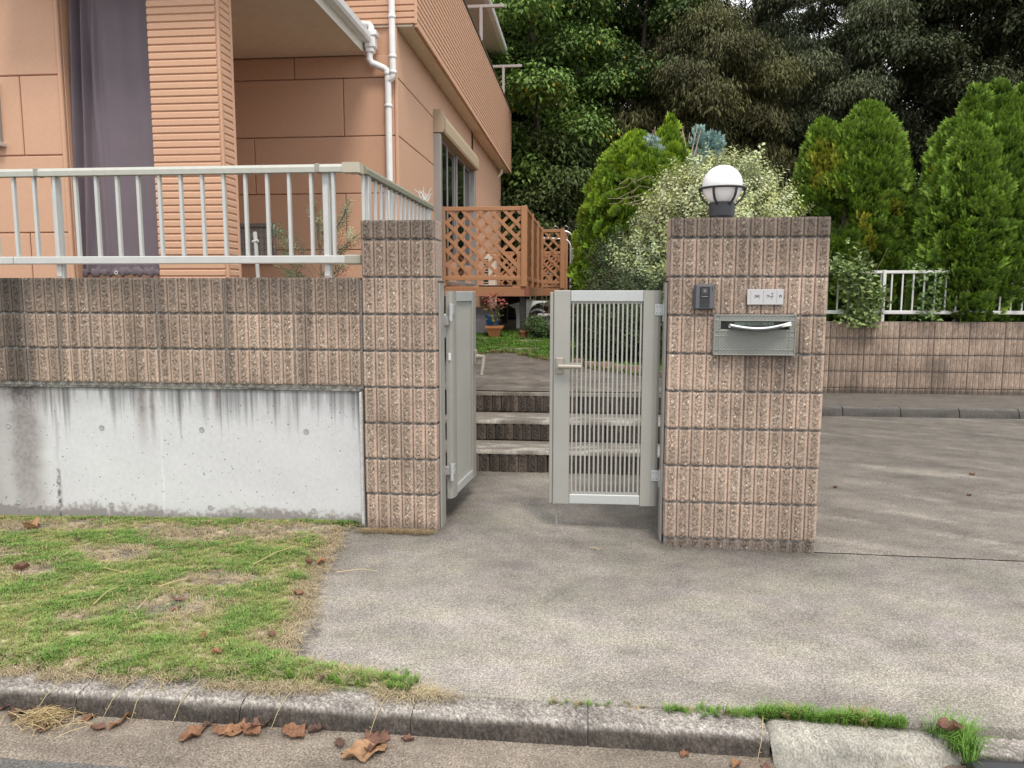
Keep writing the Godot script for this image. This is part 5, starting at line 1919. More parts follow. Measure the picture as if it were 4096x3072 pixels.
func pot_square(o: MB, r0: float, r1: float, h: float) -> void:
	var p := [[r0, 0.0], [r1, h - 0.03], [r1 + 0.008, h - 0.03], [r1 + 0.009, h], [r1 - 0.008, h], [r1 - 0.015, h - 0.03]]
	for k in p.size() - 1:
		for s in 4:
			var b := Basis(Vector3.UP, s * PI * 0.5)
			var a: Array = p[k]
			var c: Array = p[k + 1]
			var up: bool = k >= 3
			o.poly([b * Vector3(-a[0], a[1], a[0]), b * Vector3(a[0], a[1], a[0]), b * Vector3(c[0], c[1], c[0]), b * Vector3(-c[0], c[1], c[0])], b * Vector3(0, 1.0 if k >= 2 else 0.0, -1.0 if k == 4 else 1.0))
	var r: float = r1 - 0.015
	o.poly([Vector3(-r, h - 0.03, r), Vector3(r, h - 0.03, r), Vector3(r, h - 0.03, -r), Vector3(-r, h - 0.03, -r)], Vector3.UP)

# ---------------------------------------------------------------- foliage
func clump_broad(sd: int, count: int, rad: Vector3, l: float, w: float, c: Color, yellow: float, droop: float) -> ArrayMesh:
	var r := RandomNumberGenerator.new()
	r.seed = sd
	var m := MB.new()
	for i in count:
		var u := Vector3(r.randf_range(-1, 1), r.randf_range(-1, 1), r.randf_range(-1, 1))
		if u.length() > 1.0:
			u = u.normalized() * r.randf_range(0.6, 1.0)
		var p: Vector3 = u * rad
		var d := Vector3(u.x + r.randf_range(-0.7, 0.7), r.randf_range(-0.6, 0.5) - droop, u.z + r.randf_range(-0.7, 0.7)).normalized()
		var side: Vector3 = d.cross(Vector3(r.randf_range(-0.5, 0.5), 1, r.randf_range(-0.5, 0.5))).normalized()
		var k: float = r.randf_range(0.65, 1.3)
		var cc := Color(c.r * k, c.g * k, c.b * k)
		if r.randf() < yellow:
			cc = Color(0.50, 0.36, 0.05)
		m.leaf(p, d, side, l * r.randf_range(0.7, 1.2), w * r.randf_range(0.7, 1.2), 0.18, cc)
	return m.mesh()

func clump_thuja(sd: int, c: Color, tip: Color) -> ArrayMesh:
	# a flat upright spray of scaly twigs
	var r := RandomNumberGenerator.new()
	r.seed = sd
	var m := MB.new()
	for k in 7:
		var a: float = lerpf(-0.95, 0.95, k / 6.0) + r.randf_range(-0.08, 0.08)
		var len: float = 0.105 * (1.0 - 0.35 * absf(a)) * r.randf_range(0.8, 1.15)
		var d := Vector3(sin(a), cos(a), r.randf_range(-0.25, 0.25)).normalized()
		var b := Vector3(sin(a) * 0.012, 0.0, 0)
		var zb: float = r.randf_range(-0.015, 0.015)
		b.z = zb
		for j in 4:
			var t: float = j / 4.0
			var p: Vector3 = b + d * len * t
			for s in [-1.0, 1.0]:
				if j == 0 and s > 0:
					continue
				var dd: Vector3 = (d + Vector3(cos(a), -sin(a), 0) * s * 0.75).normalized()
				var kk: float = r.randf_range(0.75, 1.2)
				var cc: Color = c.lerp(tip, clampf(t * 0.9 + r.randf_range(-0.2, 0.2), 0, 1)) * kk
				m.leaf(p, dd, dd.cross(Vector3(0, 0, 1)).normalized(), len * 0.42, 0.020, 0.1, cc)
		m.leaf(b + d * len * 0.75, d, d.cross(Vector3(0, 0, 1)).normalized(), len * 0.55, 0.022, 0.1, tip * r.randf_range(0.8, 1.15))
	return m.mesh()

func clump_twig(sd: int, n: int, len: float, l: float, w: float, c: Color, edge: Color, mix: float) -> ArrayMesh:
	# a leafy twig along +y
	var r := RandomNumberGenerator.new()
	r.seed = sd
	var m := MB.new()
	for i in n:
		var t: float = i / float(n)
		var a: float = i * 2.4
		var p := Vector3(0.02 * sin(t * 2.0), len * t, 0.015 * sin(t * 3.0 + sd))
		var d := Vector3(cos(a), r.randf_range(0.1, 0.8), sin(a)).normalized()
		var side: Vector3 = d.cross(Vector3(r.randf_range(-0.4, 0.4), 1, r.randf_range(-0.4, 0.4))).normalized()
		var k: float = r.randf_range(0.75, 1.2)
		var cc: Color = c.lerp(edge, clampf(mix + r.randf_range(-0.35, 0.35), 0, 1)) * k
		m.leaf(p + d * 0.012, d, side, l * r.randf_range(0.7, 1.15), w * r.randf_range(0.8, 1.15), 0.12, cc)
	m.col = Color(0.16, 0.12, 0.07)
	m.tube([Vector3.ZERO, Vector3(0.018, len * 0.5, 0.005), Vector3(0.018, len, 0)], [0.003, 0.0018, 0.001], 4, false)
	return m.mesh()

func orient(up: Vector3, spin: float) -> Basis:
	var y: Vector3 = up.normalized()
	var x: Vector3 = y.cross(Vector3(0.2, 0.1, 0.97))
	if x.length() < 0.05:
		x = y.cross(Vector3.RIGHT)
	x = x.normalized()
	return Basis(x, y, x.cross(y)) * Basis(Vector3.UP, spin)

func conifer(called: String, label: String, at: Vector3, heads: Array, clumps: Array, m: Material, tone: Color, browns: Array, dens: float, group := "") -> Node3D:
	# heads: [offset, height, radius, base height] upright lobes; leaf sprays all over their skins
	var t := thing(called, label, "conifer", at, 0.0, group)
	var tr := MB.new()
	for hd in heads:
		var o: Vector3 = hd[0]
		tr.tube([Vector3(o.x * 0.4, -0.1, o.z * 0.4), Vector3(o.x, hd[1] * 0.5, o.z), Vector3(o.x, hd[1] * 0.93, o.z)], [0.07, 0.05, 0.012], 8)
		for k in 22:
			var y: float = rf(hd[3] + 0.1, hd[1] * 0.9)
			var a: float = rf(0, TAU)
			var r: float = hd[2] * 0.72 * pow(maxf(0.05, 1.0 - pow((y - hd[3]) / (hd[1] - hd[3]), 3.0)), 0.6)
			tr.tube([Vector3(o.x, y, o.z), Vector3(o.x + cos(a) * r * 0.6, y + 0.12, o.z + sin(a) * r * 0.6), Vector3(o.x + cos(a) * r, y + 0.35 * r + 0.15, o.z + sin(a) * r)], [0.014, 0.009, 0.004], 5)
	part(t, "trunk", tr, M.bark)
	var per := []
	for c in clumps:
		per.append([[], []])
	for hd in heads:
		var o: Vector3 = hd[0]
		var n: int = int(dens * TAU * hd[2] * (hd[1] - hd[3]))
		for i in n:
			var f: float = pow(rng.randf(), 0.92)
			var y: float = lerpf(hd[3], hd[1], f)
			var a: float = rf(0, TAU)
			var rr: float = pow(maxf(0.0, 1.0 - pow(f, 2.9)), 0.66) * (0.86 + 0.14 * sst(0.0, 0.25, f))
			var lump: float = 1.0 + 0.16 * nz.get_noise_3d(cos(a) * 1.6 + o.x * 3.0 + at.x, y * 1.7, sin(a) * 1.6) + 0.10 * nz.get_noise_3d(cos(a) * 5.0, y * 5.0 + 9.0, sin(a) * 5.0 + at.x)
			var r: float = hd[2] * rr * lump * rf(0.80, 1.07)
			if rng.randf() < 0.16:
				r *= rf(0.5, 0.85)
			var p := Vector3(o.x + cos(a) * r, y, o.z + sin(a) * r)
			if nz.get_noise_3d(p.x * 2.6 + at.x * 7.0, p.y * 3.4, p.z * 2.6 + 5.0) < -0.30 and rng.randf() < 0.8:
				continue
			if browns.size() > 0 and browns[0][3] < 0.0 and (at + p).distance_to(Vector3(browns[0][0], browns[0][1], browns[0][2])) < -browns[0][3]:
				continue
			var up := Vector3(cos(a) * 1.0, 0.55 + f * 1.1, sin(a) * 1.0) + Vector3(rf(-0.5, 0.5), rf(-0.4, 0.4), rf(-0.5, 0.5))
			var sc: float = rf(0.75, 1.4)
			var b: Basis = orient(up, rf(0, TAU)).scaled(Vector3.ONE * sc)
			var k: float = rf(0.75, 1.2) * (1.0 + 0.28 * nz.get_noise_3d(p.x * 4.0 + at.x, p.y * 4.0, p.z * 4.0))
			var c := Color(tone.r * k, tone.g * k, tone.b * k)
			for bw in browns:
				if bw[3] > 0.0 and (at + p).distance_to(Vector3(bw[0], bw[1], bw[2])) < bw[3] * rf(0.6, 1.1):
					c = Color(1.55 * k, 1.02 * k, 0.9 * k)
			var w: int = rng.randi_range(0, clumps.size() - 1)
			per[w][0].append(Transform3D(b, p))
			per[w][1].append(c)
	for w in clumps.size():
		scatter(t, "foliage", clumps[w], m, per[w][0], per[w][1])
	return t

func build_plants() -> void:
	# upright hedge conifers behind the white railing
	var th := [clump_thuja(1, Color(0.065, 0.125, 0.016), Color(0.22, 0.36, 0.035)), clump_thuja(2, Color(0.07, 0.135, 0.016), Color(0.26, 0.39, 0.035)), clump_thuja(3, Color(0.055, 0.11, 0.014), Color(0.18, 0.31, 0.03))]
	conifer("hedge_conifer", "green hedge conifer with a bare hollow and a small second head left of its tip", Vector3(3.50, 0.92, -6.75),
		[[Vector3(0.12, 0, 0), 2.78, 0.62, 0.05], [Vector3(-0.42, 0, -0.05), 2.60, 0.30, 0.9], [Vector3(-0.14, 0, 0.1), 2.5, 0.34, 0.05], [Vector3(0.36, 0, 0.05), 2.0, 0.36, 0.0]],
		th, M.leafmatt, Color(0.88, 0.9, 0.88), [[3.08, 2.25, -6.40, -0.34], [3.05, 3.05, -6.5, 0.26], [2.98, 2.75, -6.4, 0.2], [3.42, 2.2, -6.1, 0.14], [3.78, 2.38, -6.15, 0.12], [3.5, 1.9, -6.15, 0.12]], 470.0)
	conifer("hedge_conifer", "wide green hedge conifer with several pointed tips at the right edge", Vector3(4.95, 0.92, -6.22),
		[[Vector3(0.12, 0, -0.1), 2.62, 0.82, 0.05], [Vector3(-0.40, 0, -0.05), 2.50, 0.42, 0.1], [Vector3(-0.24, 0, 0.0), 2.86, 0.20, 0.8], [Vector3(0.04, 0, 0.0), 2.92, 0.22, 0.8], [Vector3(0.5, 0, 0.1), 2.65, 0.55, 0.1], [Vector3(-0.40, 0, 0.32), 2.3, 0.50, 0.05], [Vector3(0.32, 0, 0.0), 2.84, 0.2, 0.8]],
		th, M.leafmatt, Color(0.80, 0.84, 0.8), [[4.3, 2.75, -6.1, 0.12]], 470.0)
	conifer("hedge_conifer", "tall hedge conifer beyond the right edge of the view", Vector3(6.5, 0.92, -6.5), [[Vector3(0, 0, 0), 3.1, 0.75, 0.05]], th, M.leafmatt, Color(0.9, 0.95, 0.9), [], 300.0)
	# rounded golden conifer and its neighbours
	var gold := [clump_thuja(5, Color(0.12, 0.19, 0.015), Color(0.40, 0.52, 0.035)), clump_thuja(6, Color(0.09, 0.15, 0.015), Color(0.26, 0.39, 0.03))]
	conifer("golden_conifer", "rounded yellow green conifer with dry twigs behind the variegated shrub", Vector3(0.72, 0.74, -7.2),
		[[Vector3(-0.10, 0, 0), 2.76, 0.76, 0.1], [Vector3(0.35, 0, 0.0), 2.80, 0.50, 0.6], [Vector3(-0.40, 0, 0.1), 2.45, 0.46, 0.1], [Vector3(0.40, 0, -0.05), 2.98, 0.09, 1.6], [Vector3(0.2, 0, 0.2), 2.5, 0.5, 0.3]],
		gold, M.leafmatt, Color(0.80, 0.90, 0.95), [[0.32, 2.75, -6.55, -0.18], [0.2, 2.3, -6.5, 0.12]], 400.0)
	var dead := MB.new()
	for k in 26:
		var b := Vector3(rf(-0.3, 0.25), rf(1.6, 2.0), rf(-0.2, 0.1))
		dead.tube([b, b + Vector3(rf(-0.05, 0.05), 0.4, rf(-0.05, 0.05)), b + Vector3(rf(-0.12, 0.12), rf(0.8, 1.05), rf(-0.1, 0.1))], [0.020, 0.013, 0.005], 5)
	for k in 12:
		var b := Vector3(rf(-0.95, -0.6), rf(1.75, 2.05), 0.75)
		dead.tube([b, b + Vector3(rf(0.1, 0.2), rf(-0.02, 0.12), rf(-0.05, 0.05)), b + Vector3(rf(0.25, 0.42), rf(-0.02, 0.16), rf(-0.1, 0.1))], [0.003, 0.0026, 0.0012], 4)
	single("dead_shrub", dead, mat(lin(0.47, 0.37, 0.31), 0.9), "bundle of dead grey brown stems above the variegated shrub", "dead shrub", Vector3(1.18, 0.74, -7.15))
	var blue := [clump_thuja(8, Color(0.18, 0.27, 0.25), Color(0.42, 0.55, 0.52))]
	conifer("blue_conifer", "silvery blue conifer tip left of the dead stems", Vector3(0.86, 0.74, -7.0), [[Vector3(0, 0, 0), 2.66, 0.15, 1.5]], blue, M.leafmatt, Color(1, 1.02, 1), [], 300.0)
	conifer("blue_conifer", "silvery blue conifer tip behind the globe lamp", Vector3(1.58, 0.74, -7.2), [[Vector3(-0.06, 0, 0), 2.84, 0.06, 1.2], [Vector3(0.08, 0, 0), 2.74, 0.06, 1.2], [Vector3(0.0, 0, 0), 2.48, 0.17, 1.2], [Vector3(0.18, 0, 0), 2.68, 0.06, 1.2]], blue, M.leafmatt, Color(0.8, 0.95, 0.95), [], 420.0)
	# variegated shrub: long arching twigs
	var vg := [clump_twig(1, 22, 0.26, 0.038, 0.025, Color(0.22, 0.32, 0.10), Color(0.80, 0.82, 0.52), 0.6), clump_twig(2, 20, 0.22, 0.036, 0.024, Color(0.22, 0.30, 0.13), Color(0.72, 0.77, 0.55), 0.62), clump_twig(3, 24, 0.28, 0.038, 0.024, Color(0.26, 0.36, 0.08), Color(0.80, 0.80, 0.42), 0.55)]
	bush("variegated_shrub", "large pale variegated shrub with cream edged leaves behind the wide pillar", Vector3(1.40, 0.62, -4.75), Vector3(0.80, 2.08, 0.8), 3600, vg, M.leafmatt, Color(1, 1, 1), 0.65)
	bush("variegated_shrub", "lower left outgrowth of pale variegated shrub above the closed gate leaf", Vector3(0.74, 0.62, -4.6), Vector3(0.40, 1.28, 0.45), 1000, vg, M.leafmatt, Color(0.8, 0.88, 0.88), 0.6)
	# dark shrub low behind the gate
	var dk := [clump_twig(11, 18, 0.2, 0.034, 0.02, Color(0.03, 0.055, 0.018), Color(0.07, 0.12, 0.04), 0.4)]
	bush("green_shrub", "dark green shrub low behind the closed gate leaf", Vector3(0.45, 0.55, -4.2), Vector3(0.50, 0.95, 0.5), 900, dk, M.leafmatt, Color(1, 1, 1), 0.5)
	bush("green_shrub", "dark bluish green shrub at the foot of the golden conifer", Vector3(0.50, 0.66, -5.6), Vector3(0.44, 1.35, 0.5), 1100, dk, M.leafmatt, Color(1.1, 1.2, 1.25), 0.5)
	bush("low_plant", "low dark green plant beside the small terracotta pot", Vector3(-0.63, 0.70, -6.1), Vector3(0.10, 0.15, 0.10), 130, dk, M.leafmatt, Color(1.2, 1.4, 1.1), 0.4)
	# broad-leaved shrub at the right of the variegated one
	var bl := [clump_broad(31, 20, Vector3(0.14, 0.12, 0.14), 0.09, 0.035, Color(0.07, 0.13, 0.025), 0.0, 0.0)]
	bush("broadleaf_shrub", "glossy green broadleaf shrub at the right edge of the variegated shrub", Vector3(2.35, 0.7, -6.1), Vector3(0.40, 1.45, 0.4), 160, bl, M.leaf, Color(1, 1, 1), 0.5)
	# vine on the white railing
	var vn := [clump_broad(33, 9, Vector3(0.09, 0.10, 0.05), 0.075, 0.055, Color(0.30, 0.40, 0.16), 0.0, 0.1)]
	var v := thing("climbing_vine", "light green bramble vine climbing the white railing beside the pillar", "vine", Vector3(3.15, 0.95, -5.44))
	var xf := []
	var cl := []
	for k in 95:
		var y: float = rf(0.02, 1.0)
		xf.append(Transform3D(Basis(Vector3.UP, rf(0, TAU)), Vector3(rf(-0.22, 0.22) + 0.12 * sin(y * 5.0), y * (1.0 if k % 5 == 0 else 0.72), rf(-0.04, 0.08))))
		var kk: float = rf(0.7, 1.25)
		cl.append(Color(kk, kk, kk))
	for k in 22:
		xf.append(Transform3D(Basis(Vector3.UP, rf(0, TAU)), Vector3(0.85 + rf(-0.16, 0.16), rf(0.05, 0.7), rf(-0.15, 0.03))))
		cl.append(Color(0.7, 0.8, 0.7))
	scatter(v, "foliage", vn[0], M.leaf, xf, cl)
	var vs := MB.new()
	for k in 6:
		var x: float = rf(-0.15, 0.15)
		vs.tube([Vector3(x, -0.05, 0), Vector3(x + rf(-0.1, 0.1), 0.35, 0.03), Vector3(x + rf(-0.2, 0.2), rf(0.6, 1.0), 0.02)], [0.005, 0.004, 0.002], 5)
	part(v, "stem", vs, M.twig)
	# long grass blades hanging between the hedge conifers
	var tg := MB.new()
	for k in 26:
		var a := Vector3(rf(-0.25, 0.25), 0.0, rf(-0.1, 0.1))
		var hgt: float = rf(0.7, 1.25)
		var d := Vector3(rf(-0.35, 0.35), 0, rf(-0.1, 0.15))
		var c := Color(0.12, 0.20, 0.06) * rf(0.8, 1.3)
		var prev: Vector3 = a
		for s in 5:
			var t: float = (s + 1) / 5.0
			var q: Vector3 = a + Vector3.UP * hgt * (t - 0.35 * t * t * t) + d * t * t
			tg.leaf(prev, (q - prev).normalized(), Vector3(1, 0, 0.3).normalized(), prev.distance_to(q) * 1.3, 0.012 * (1.1 - t), 0.0, c)
			prev = q
	single("tall_grass", tg, M.leafmatt, "clump of long arching grass between the two hedge conifers", "grass", Vector3(4.12, 0.95, -5.95))
	# grey-leaved seedling behind the left railing
	var sp := thing("silver_sapling", "spindly grey green sapling behind the railing before the recessed wall", "sapling", Vector3(-1.75, 0.98, -0.82))
	var st := MB.new()
	var fr := [clump_twig(41, 40, 0.15, 0.030, 0.011, Color(0.22, 0.33, 0.18), Color(0.45, 0.58, 0.40), 0.5)]
	xf = []
	cl = []
	var tips := [Vector3(-0.02, 0.90, 0), Vector3(0.20, 0.86, 0.03), Vector3(-0.23, 0.72, 0.0), Vector3(0.24, 0.70, 0.0), Vector3(0.12, 0.60, 0.05), Vector3(-0.18, 0.46, 0.02), Vector3(0.16, 0.52, 0.02), Vector3(0.02, 0.78, -0.05), Vector3(-0.20, 0.62, 0.05)]
	for t in tips:
		var a := Vector3(0.0, t.y * 0.62, 0)
		st.tube([a, a.lerp(t, 0.5) + Vector3(0, 0.03, 0), t], [0.004, 0.003, 0.0015], 5)
		for k in 6:
			var q: Vector3 = a.lerp(t, 0.45 + 0.10 * k)
			xf.append(Transform3D(orient((t - a).normalized() + Vector3(rf(-0.6, 0.6), rf(-0.5, 0.5), rf(-0.5, 0.5)), rf(0, TAU)).scaled(Vector3.ONE * rf(0.6, 1.0)), q))
			var kk: float = rf(0.8, 1.2)
			cl.append(Color(kk, kk, kk) if rng.randf() > 0.12 else Color(1.6, 0.7, 0.7))
	st.tube([Vector3(0, -0.05, 0), Vector3(0.01, 0.4, 0), Vector3(0, 0.8, 0)], [0.010, 0.007, 0.003], 6)
	part(sp, "stem", st, M.twig)
	scatter(sp, "foliage", fr[0], M.leafmatt, xf, cl)

func bush(called: String, label: String, at: Vector3, size: Vector3, n: int, clumps: Array, m: Material, tone: Color, wild: float) -> void:
	var t := thing(called, label, "shrub", at)
	var st := MB.new()
	for k in 14:
		var a: float = rf(0, TAU)
		st.tube([Vector3(rf(-0.05, 0.05), -0.05, rf(-0.05, 0.05)), Vector3(cos(a) * size.x * 0.35, size.y * 0.45, sin(a) * size.z * 0.35), Vector3(cos(a) * size.x * 0.75, size.y * rf(0.6, 0.9), sin(a) * size.z * 0.75)], [0.018 * size.y * 0.6, 0.010 * size.y * 0.6, 0.003], 5)
	part(t, "stem", st, M.bark)
	var per := []
	for c in clumps:
		per.append([[], []])
	for i in n:
		var u := Vector3(rng.randfn(), rng.randfn(), rng.randfn()).normalized()
		var lump: float = 1.0 + 0.20 * nz.get_noise_3d(u.x * 2.2 + at.x, u.y * 2.2, u.z * 2.2) + 0.12 * nz.get_noise_3d(u.x * 6.0, u.y * 6.0 + at.z, u.z * 6.0)
		var r: float = lump * pow(rng.randf(), 0.22)
		var p := Vector3(u.x * size.x * r, size.y * 0.5 + u.y * size.y * 0.5 * r, u.z * size.z * r)
		if p.y < 0.0:
			continue
		var up: Vector3 = Vector3(u.x, u.y * 0.5 + 0.75 - 0.9 * absf(u.x) * sst(0.5, -0.4, u.y), u.z) + Vector3(rf(-1, 1), rf(-1, 1), rf(-1, 1)) * wild
		var b: Basis = orient(up, rf(0, TAU)).scaled(Vector3.ONE * rf(0.75, 1.25))
		var k: float = rf(0.8, 1.15) * (1.0 + 0.22 * nz.get_noise_3d(p.x * 3.0, p.y * 3.0, p.z * 3.0))
		var w: int = rng.randi_range(0, clumps.size() - 1)
		per[w][0].append(Transform3D(b, p))
		per[w][1].append(Color(tone.r * k, tone.g * k, tone.b * k))
	for w in clumps.size():
		scatter(t, "foliage", clumps[w], m, per[w][0], per[w][1])

func forest_tree(label: String, at: Vector3, h: float, base: float, rad: float, clump: Array, tone: Color, blobs: int, per_blob: int, trunk_r: float, called := "forest_tree") -> void:
	var t := thing(called, label, "tree", at, 0.0, "trees of the dark wood behind the garden")
	var tr := MB.new()
	var lean := Vector3(rf(-0.5, 0.5), 0, rf(-0.3, 0.3))
	tr.tube([Vector3(0, -0.4, 0), lean * 0.3 + Vector3(0, h * 0.35, 0), lean * 0.7 + Vector3(rf(-0.15, 0.15), h * 0.65, 0), lean + Vector3(0, h * 0.95, 0)], [trunk_r, trunk_r * 0.75, trunk_r * 0.5, 0.02], 9)
	part(t, "trunk", tr, M.bark)
	var lm := MB.new()
	var xf := [[], []]
	var cl := [[], []]
	for b in blobs:
		var f: float = (b + rng.randf()) / blobs
		var y: float = lerpf(base, h, f)
		var env: float = pow(sin(PI * clampf(0.14 + 0.84 * f, 0, 1)), 0.6)
		var a: float = b * 2.4 + rf(-0.5, 0.5)
		var rr: float = rad * env * rf(0.35, 1.0)
		var c := Vector3(cos(a) * rr, y, sin(a) * rr) + lean * f
		var br: float = rad * rf(0.28, 0.46)
		lm.tube([Vector3(0, y - rr * 0.45, 0) + lean * f, Vector3(cos(a) * rr * 0.5, y - rr * 0.12, sin(a) * rr * 0.5) + lean * f, c], [trunk_r * 0.28, trunk_r * 0.18, 0.015], 6)
		var tone_b: float = rf(0.75, 1.2)
		for k in per_blob:
			var u := Vector3(rng.randfn(), rng.randfn() * 0.6, rng.randfn()).normalized() * pow(rng.randf(), 0.4)
			var p: Vector3 = c + Vector3(u.x * br, u.y * br * 0.45 - 0.30 * br * (u.x * u.x + u.z * u.z), u.z * br)
			var w: int = rng.randi_range(0, 1)
			xf[w].append(Transform3D(Basis(Vector3.UP, rf(0, TAU)).rotated(Vector3.RIGHT, rf(-0.4, 0.4)).scaled(Vector3.ONE * rf(0.75, 1.25)), p))
			var kk: float = tone_b * rf(0.75, 1.2)
			cl[w].append(Color(tone.r * kk, tone.g * kk, tone.b * kk))
	part(t, "limbs", lm, M.bark).set_meta("kind", "stuff")
	for w in 2:
		scatter(t, "crown", clump[w % clump.size()], M.leafmatt, xf[w], cl[w])

func build_forest() -> void:
	var green := [clump_broad(51, 34, Vector3(0.34, 0.22, 0.34), 0.135, 0.074, Color(0.125, 0.20, 0.04), 0.035, 0.45), clump_broad(52, 30, Vector3(0.32, 0.24, 0.32), 0.125, 0.07, Color(0.105, 0.18, 0.04), 0.02, 0.5)]
	var dark := [clump_broad(53, 40, Vector3(0.40, 0.26, 0.40), 0.13, 0.060, Color(0.066, 0.082, 0.032), 0.0, 0.4), clump_broad(54, 36, Vector3(0.36, 0.28, 0.36), 0.12, 0.055, Color(0.057, 0.072, 0.028), 0.0, 0.5)]
	var fine := [clump_broad(55, 64, Vector3(0.40, 0.30, 0.40), 0.14, 0.032, Color(0.135, 0.125, 0.045), 0.0, 0.8), clump_broad(56, 60, Vector3(0.36, 0.34, 0.36), 0.13, 0.032, Color(0.11, 0.11, 0.045), 0.0, 0.9)]
	var grey := [clump_broad(57, 64, Vector3(0.40, 0.30, 0.40), 0.13, 0.032, Color(0.14, 0.15, 0.080), 0.0, 0.8), clump_broad(58, 60, Vector3(0.36, 0.34, 0.36), 0.12, 0.032, Color(0.115, 0.128, 0.070), 0.0, 0.9)]
	# front row
	forest_tree("bright green tree with some yellowing leaves beside the balcony", Vector3(-1.2, 0.9, -16.2), 9.6, 0.9, 2.1, green, Color(1.02, 1.06, 1.0), 38, 80, 0.14)
	forest_tree("green leafy tree between the balcony and the golden conifer's top", Vector3(1.2, 0.9, -18.6), 10.4, 4.2, 2.3, green, Color(0.62, 0.66, 0.66), 20, 80, 0.15)
	forest_tree("low broad leaved tree behind the deck", Vector3(-0.6, 0.9, -15.6), 4.4, 0.3, 1.7, dark, Color(1.35, 1.6, 1.1), 16, 80, 0.09)
	forest_tree("brownish olive drooping tree above the blue conifer tips", Vector3(2.9, 0.9, -17.6), 7.6, 3.4, 2.0, fine, Color(0.85, 0.9, 0.85), 26, 74, 0.13)
	forest_tree("grey green tall tree with sky showing through behind the hedge conifers", Vector3(6.6, 0.9, -18.2), 9.5, 2.6, 1.9, grey, Color(0.80, 0.88, 0.80), 26, 52, 0.16)
	forest_tree("grey green slender tree left of the sky gap", Vector3(4.9, 0.9, -20.0), 12.5, 4.5, 1.5, grey, Color(0.66, 0.74, 0.66), 22, 50, 0.13)
	forest_tree("dark tree filling the upper right corner", Vector3(9.6, 0.9, -18.0), 10.5, 2.2, 2.3, dark, Color(1.0, 1.0, 1.0), 28, 90, 0.17)
	forest_tree("olive dark tree overhanging the right hedge conifer", Vector3(12.2, 0.9, -17.5), 10.5, 2.0, 2.3, fine, Color(0.55, 0.6, 0.6), 24, 80, 0.17)
	# second and third rows, darker and taller
	var spots := [[-5.5, -19.0, 13.0, 3.0], [-3.2, -22.0, 14.5, 2.9], [-0.6, -23.0, 15.0, 2.7], [1.6, -24.0, 15.5, 2.7], [3.4, -24.0, 14.5, 2.3], [6.0, -26.5, 10.5, 2.0], [12.0, -22.5, 15.0, 2.8], [13.6, -24.0, 15.0, 3.1], [16.4, -21.0, 14.0, 3.0], [15.0, -28.0, 16.0, 3.0], [0.2, -30.0, 16.5, 3.3], [-4.6, -29.0, 16.5, 3.3], [8.6, -24.5, 9.0, 2.0]]
	var where := ["behind the house roof", "behind the bright green tree", "behind the low broad leaved tree", "in the middle of the wood behind the drooping tree", "behind the brownish olive tree", "low in the sky gap", "behind the right hedge conifer", "right of the frame's corner", "beyond the right edge", "deep behind the right corner tree", "deepest in the middle of the wood", "deepest behind the house", "below the sky gap on the right"]
	for k in spots.size():
		var s: Array = spots[k]
		forest_tree("tall dark forest tree " + where[k], Vector3(s[0], 0.9 + (-s[1] - 18.0) * 0.04, s[1]), s[2], 1.8, s[3], dark, Color(0.8, 0.85, 0.8) * rf(0.85, 1.1), 30, 75, 0.19)
	# slim bare trunks
	var tx := [[4.0, -21.8], [4.9, -23.5], [6.1, -22.2], [7.4, -23.5], [2.0, -21.8], [8.8, -22.2], [0.6, -21.5], [11.5, -22.0]]
	for k in tx.size():
		var o := MB.new()
		var x: float = rf(-0.5, 0.5)
		o.tube([Vector3(0, -0.2, 0), Vector3(x * 0.4, 3.5, 0.1), Vector3(x, 8.0, -0.2), Vector3(x * 1.1, 13.0, 0)], [0.065, 0.05, 0.038, 0.015], 8)
		for j in 9:
			var y: float = rf(3.0, 11.0)
			var a: float = rf(0, TAU)
			var b := Vector3(x * y / 9.0, y, 0)
			o.tube([b, b + Vector3(cos(a) * 0.5, 0.5, sin(a) * 0.5), b + Vector3(cos(a) * 1.1, 1.3, sin(a) * 1.1)], [0.02, 0.013, 0.005], 5)
		single("bare_tree", o, M.bark, "slim bare dark trunk in the shade of the wood, " + ["left of the sky gap", "at the sky gap's left rim", "above the first hedge conifer", "right in the sky gap", "above the globe lamp", "at the sky gap's right rim", "above the golden conifer", "in the dark upper right corner"][k], "tree", Vector3(tx[k][0], 0.9, tx[k][1]), 0.0, "slim bare trunks in the wood")
	# undergrowth at the wood's edge
	var ug := [[0.6, -14.2, 1.5, 2.3], [2.4, -14.8, 1.6, 2.6], [4.6, -14.0, 1.7, 2.4], [6.6, -14.6, 1.7, 2.7], [8.8, -14.2, 1.8, 2.5], [11.0, -14.0, 1.9, 2.6], [-1.6, -18.5, 1.6, 2.2]]
	var ul := ["behind the golden conifer", "behind the variegated shrub", "between the lamp and the hedge conifers", "behind the first hedge conifer", "between the two hedge conifers", "at the right edge of the wood", "behind the deck's far railing"]
	for k in ug.size():
		var s: Array = ug[k]
		var t := thing("undergrowth", "dark leafy undergrowth " + ul[k], "shrub", Vector3(s[0], 1.0, s[1]), 0.0, "undergrowth along the edge of the wood")
		var xf := [[], []]
		var cl := [[], []]
		for i in 420:
			var u := Vector3(rng.randfn(), rng.randfn(), rng.randfn()).normalized() * pow(rng.randf(), 0.35)
			var p := Vector3(u.x * s[2], s[3] * 0.5 + u.y * s[3] * 0.55, u.z * 0.8)
			if p.y < 0:
				continue
			xf[i % 2].append(Transform3D(Basis(Vector3.UP, rf(0, TAU)).scaled(Vector3.ONE * rf(0.7, 1.1)), p))
			var kk: float = rf(0.55, 0.95)
			cl[i % 2].append(Color(kk, kk, kk))
		for w in 2:
			scatter(t, "foliage", dark[w], M.leafmatt, xf[w], cl[w])
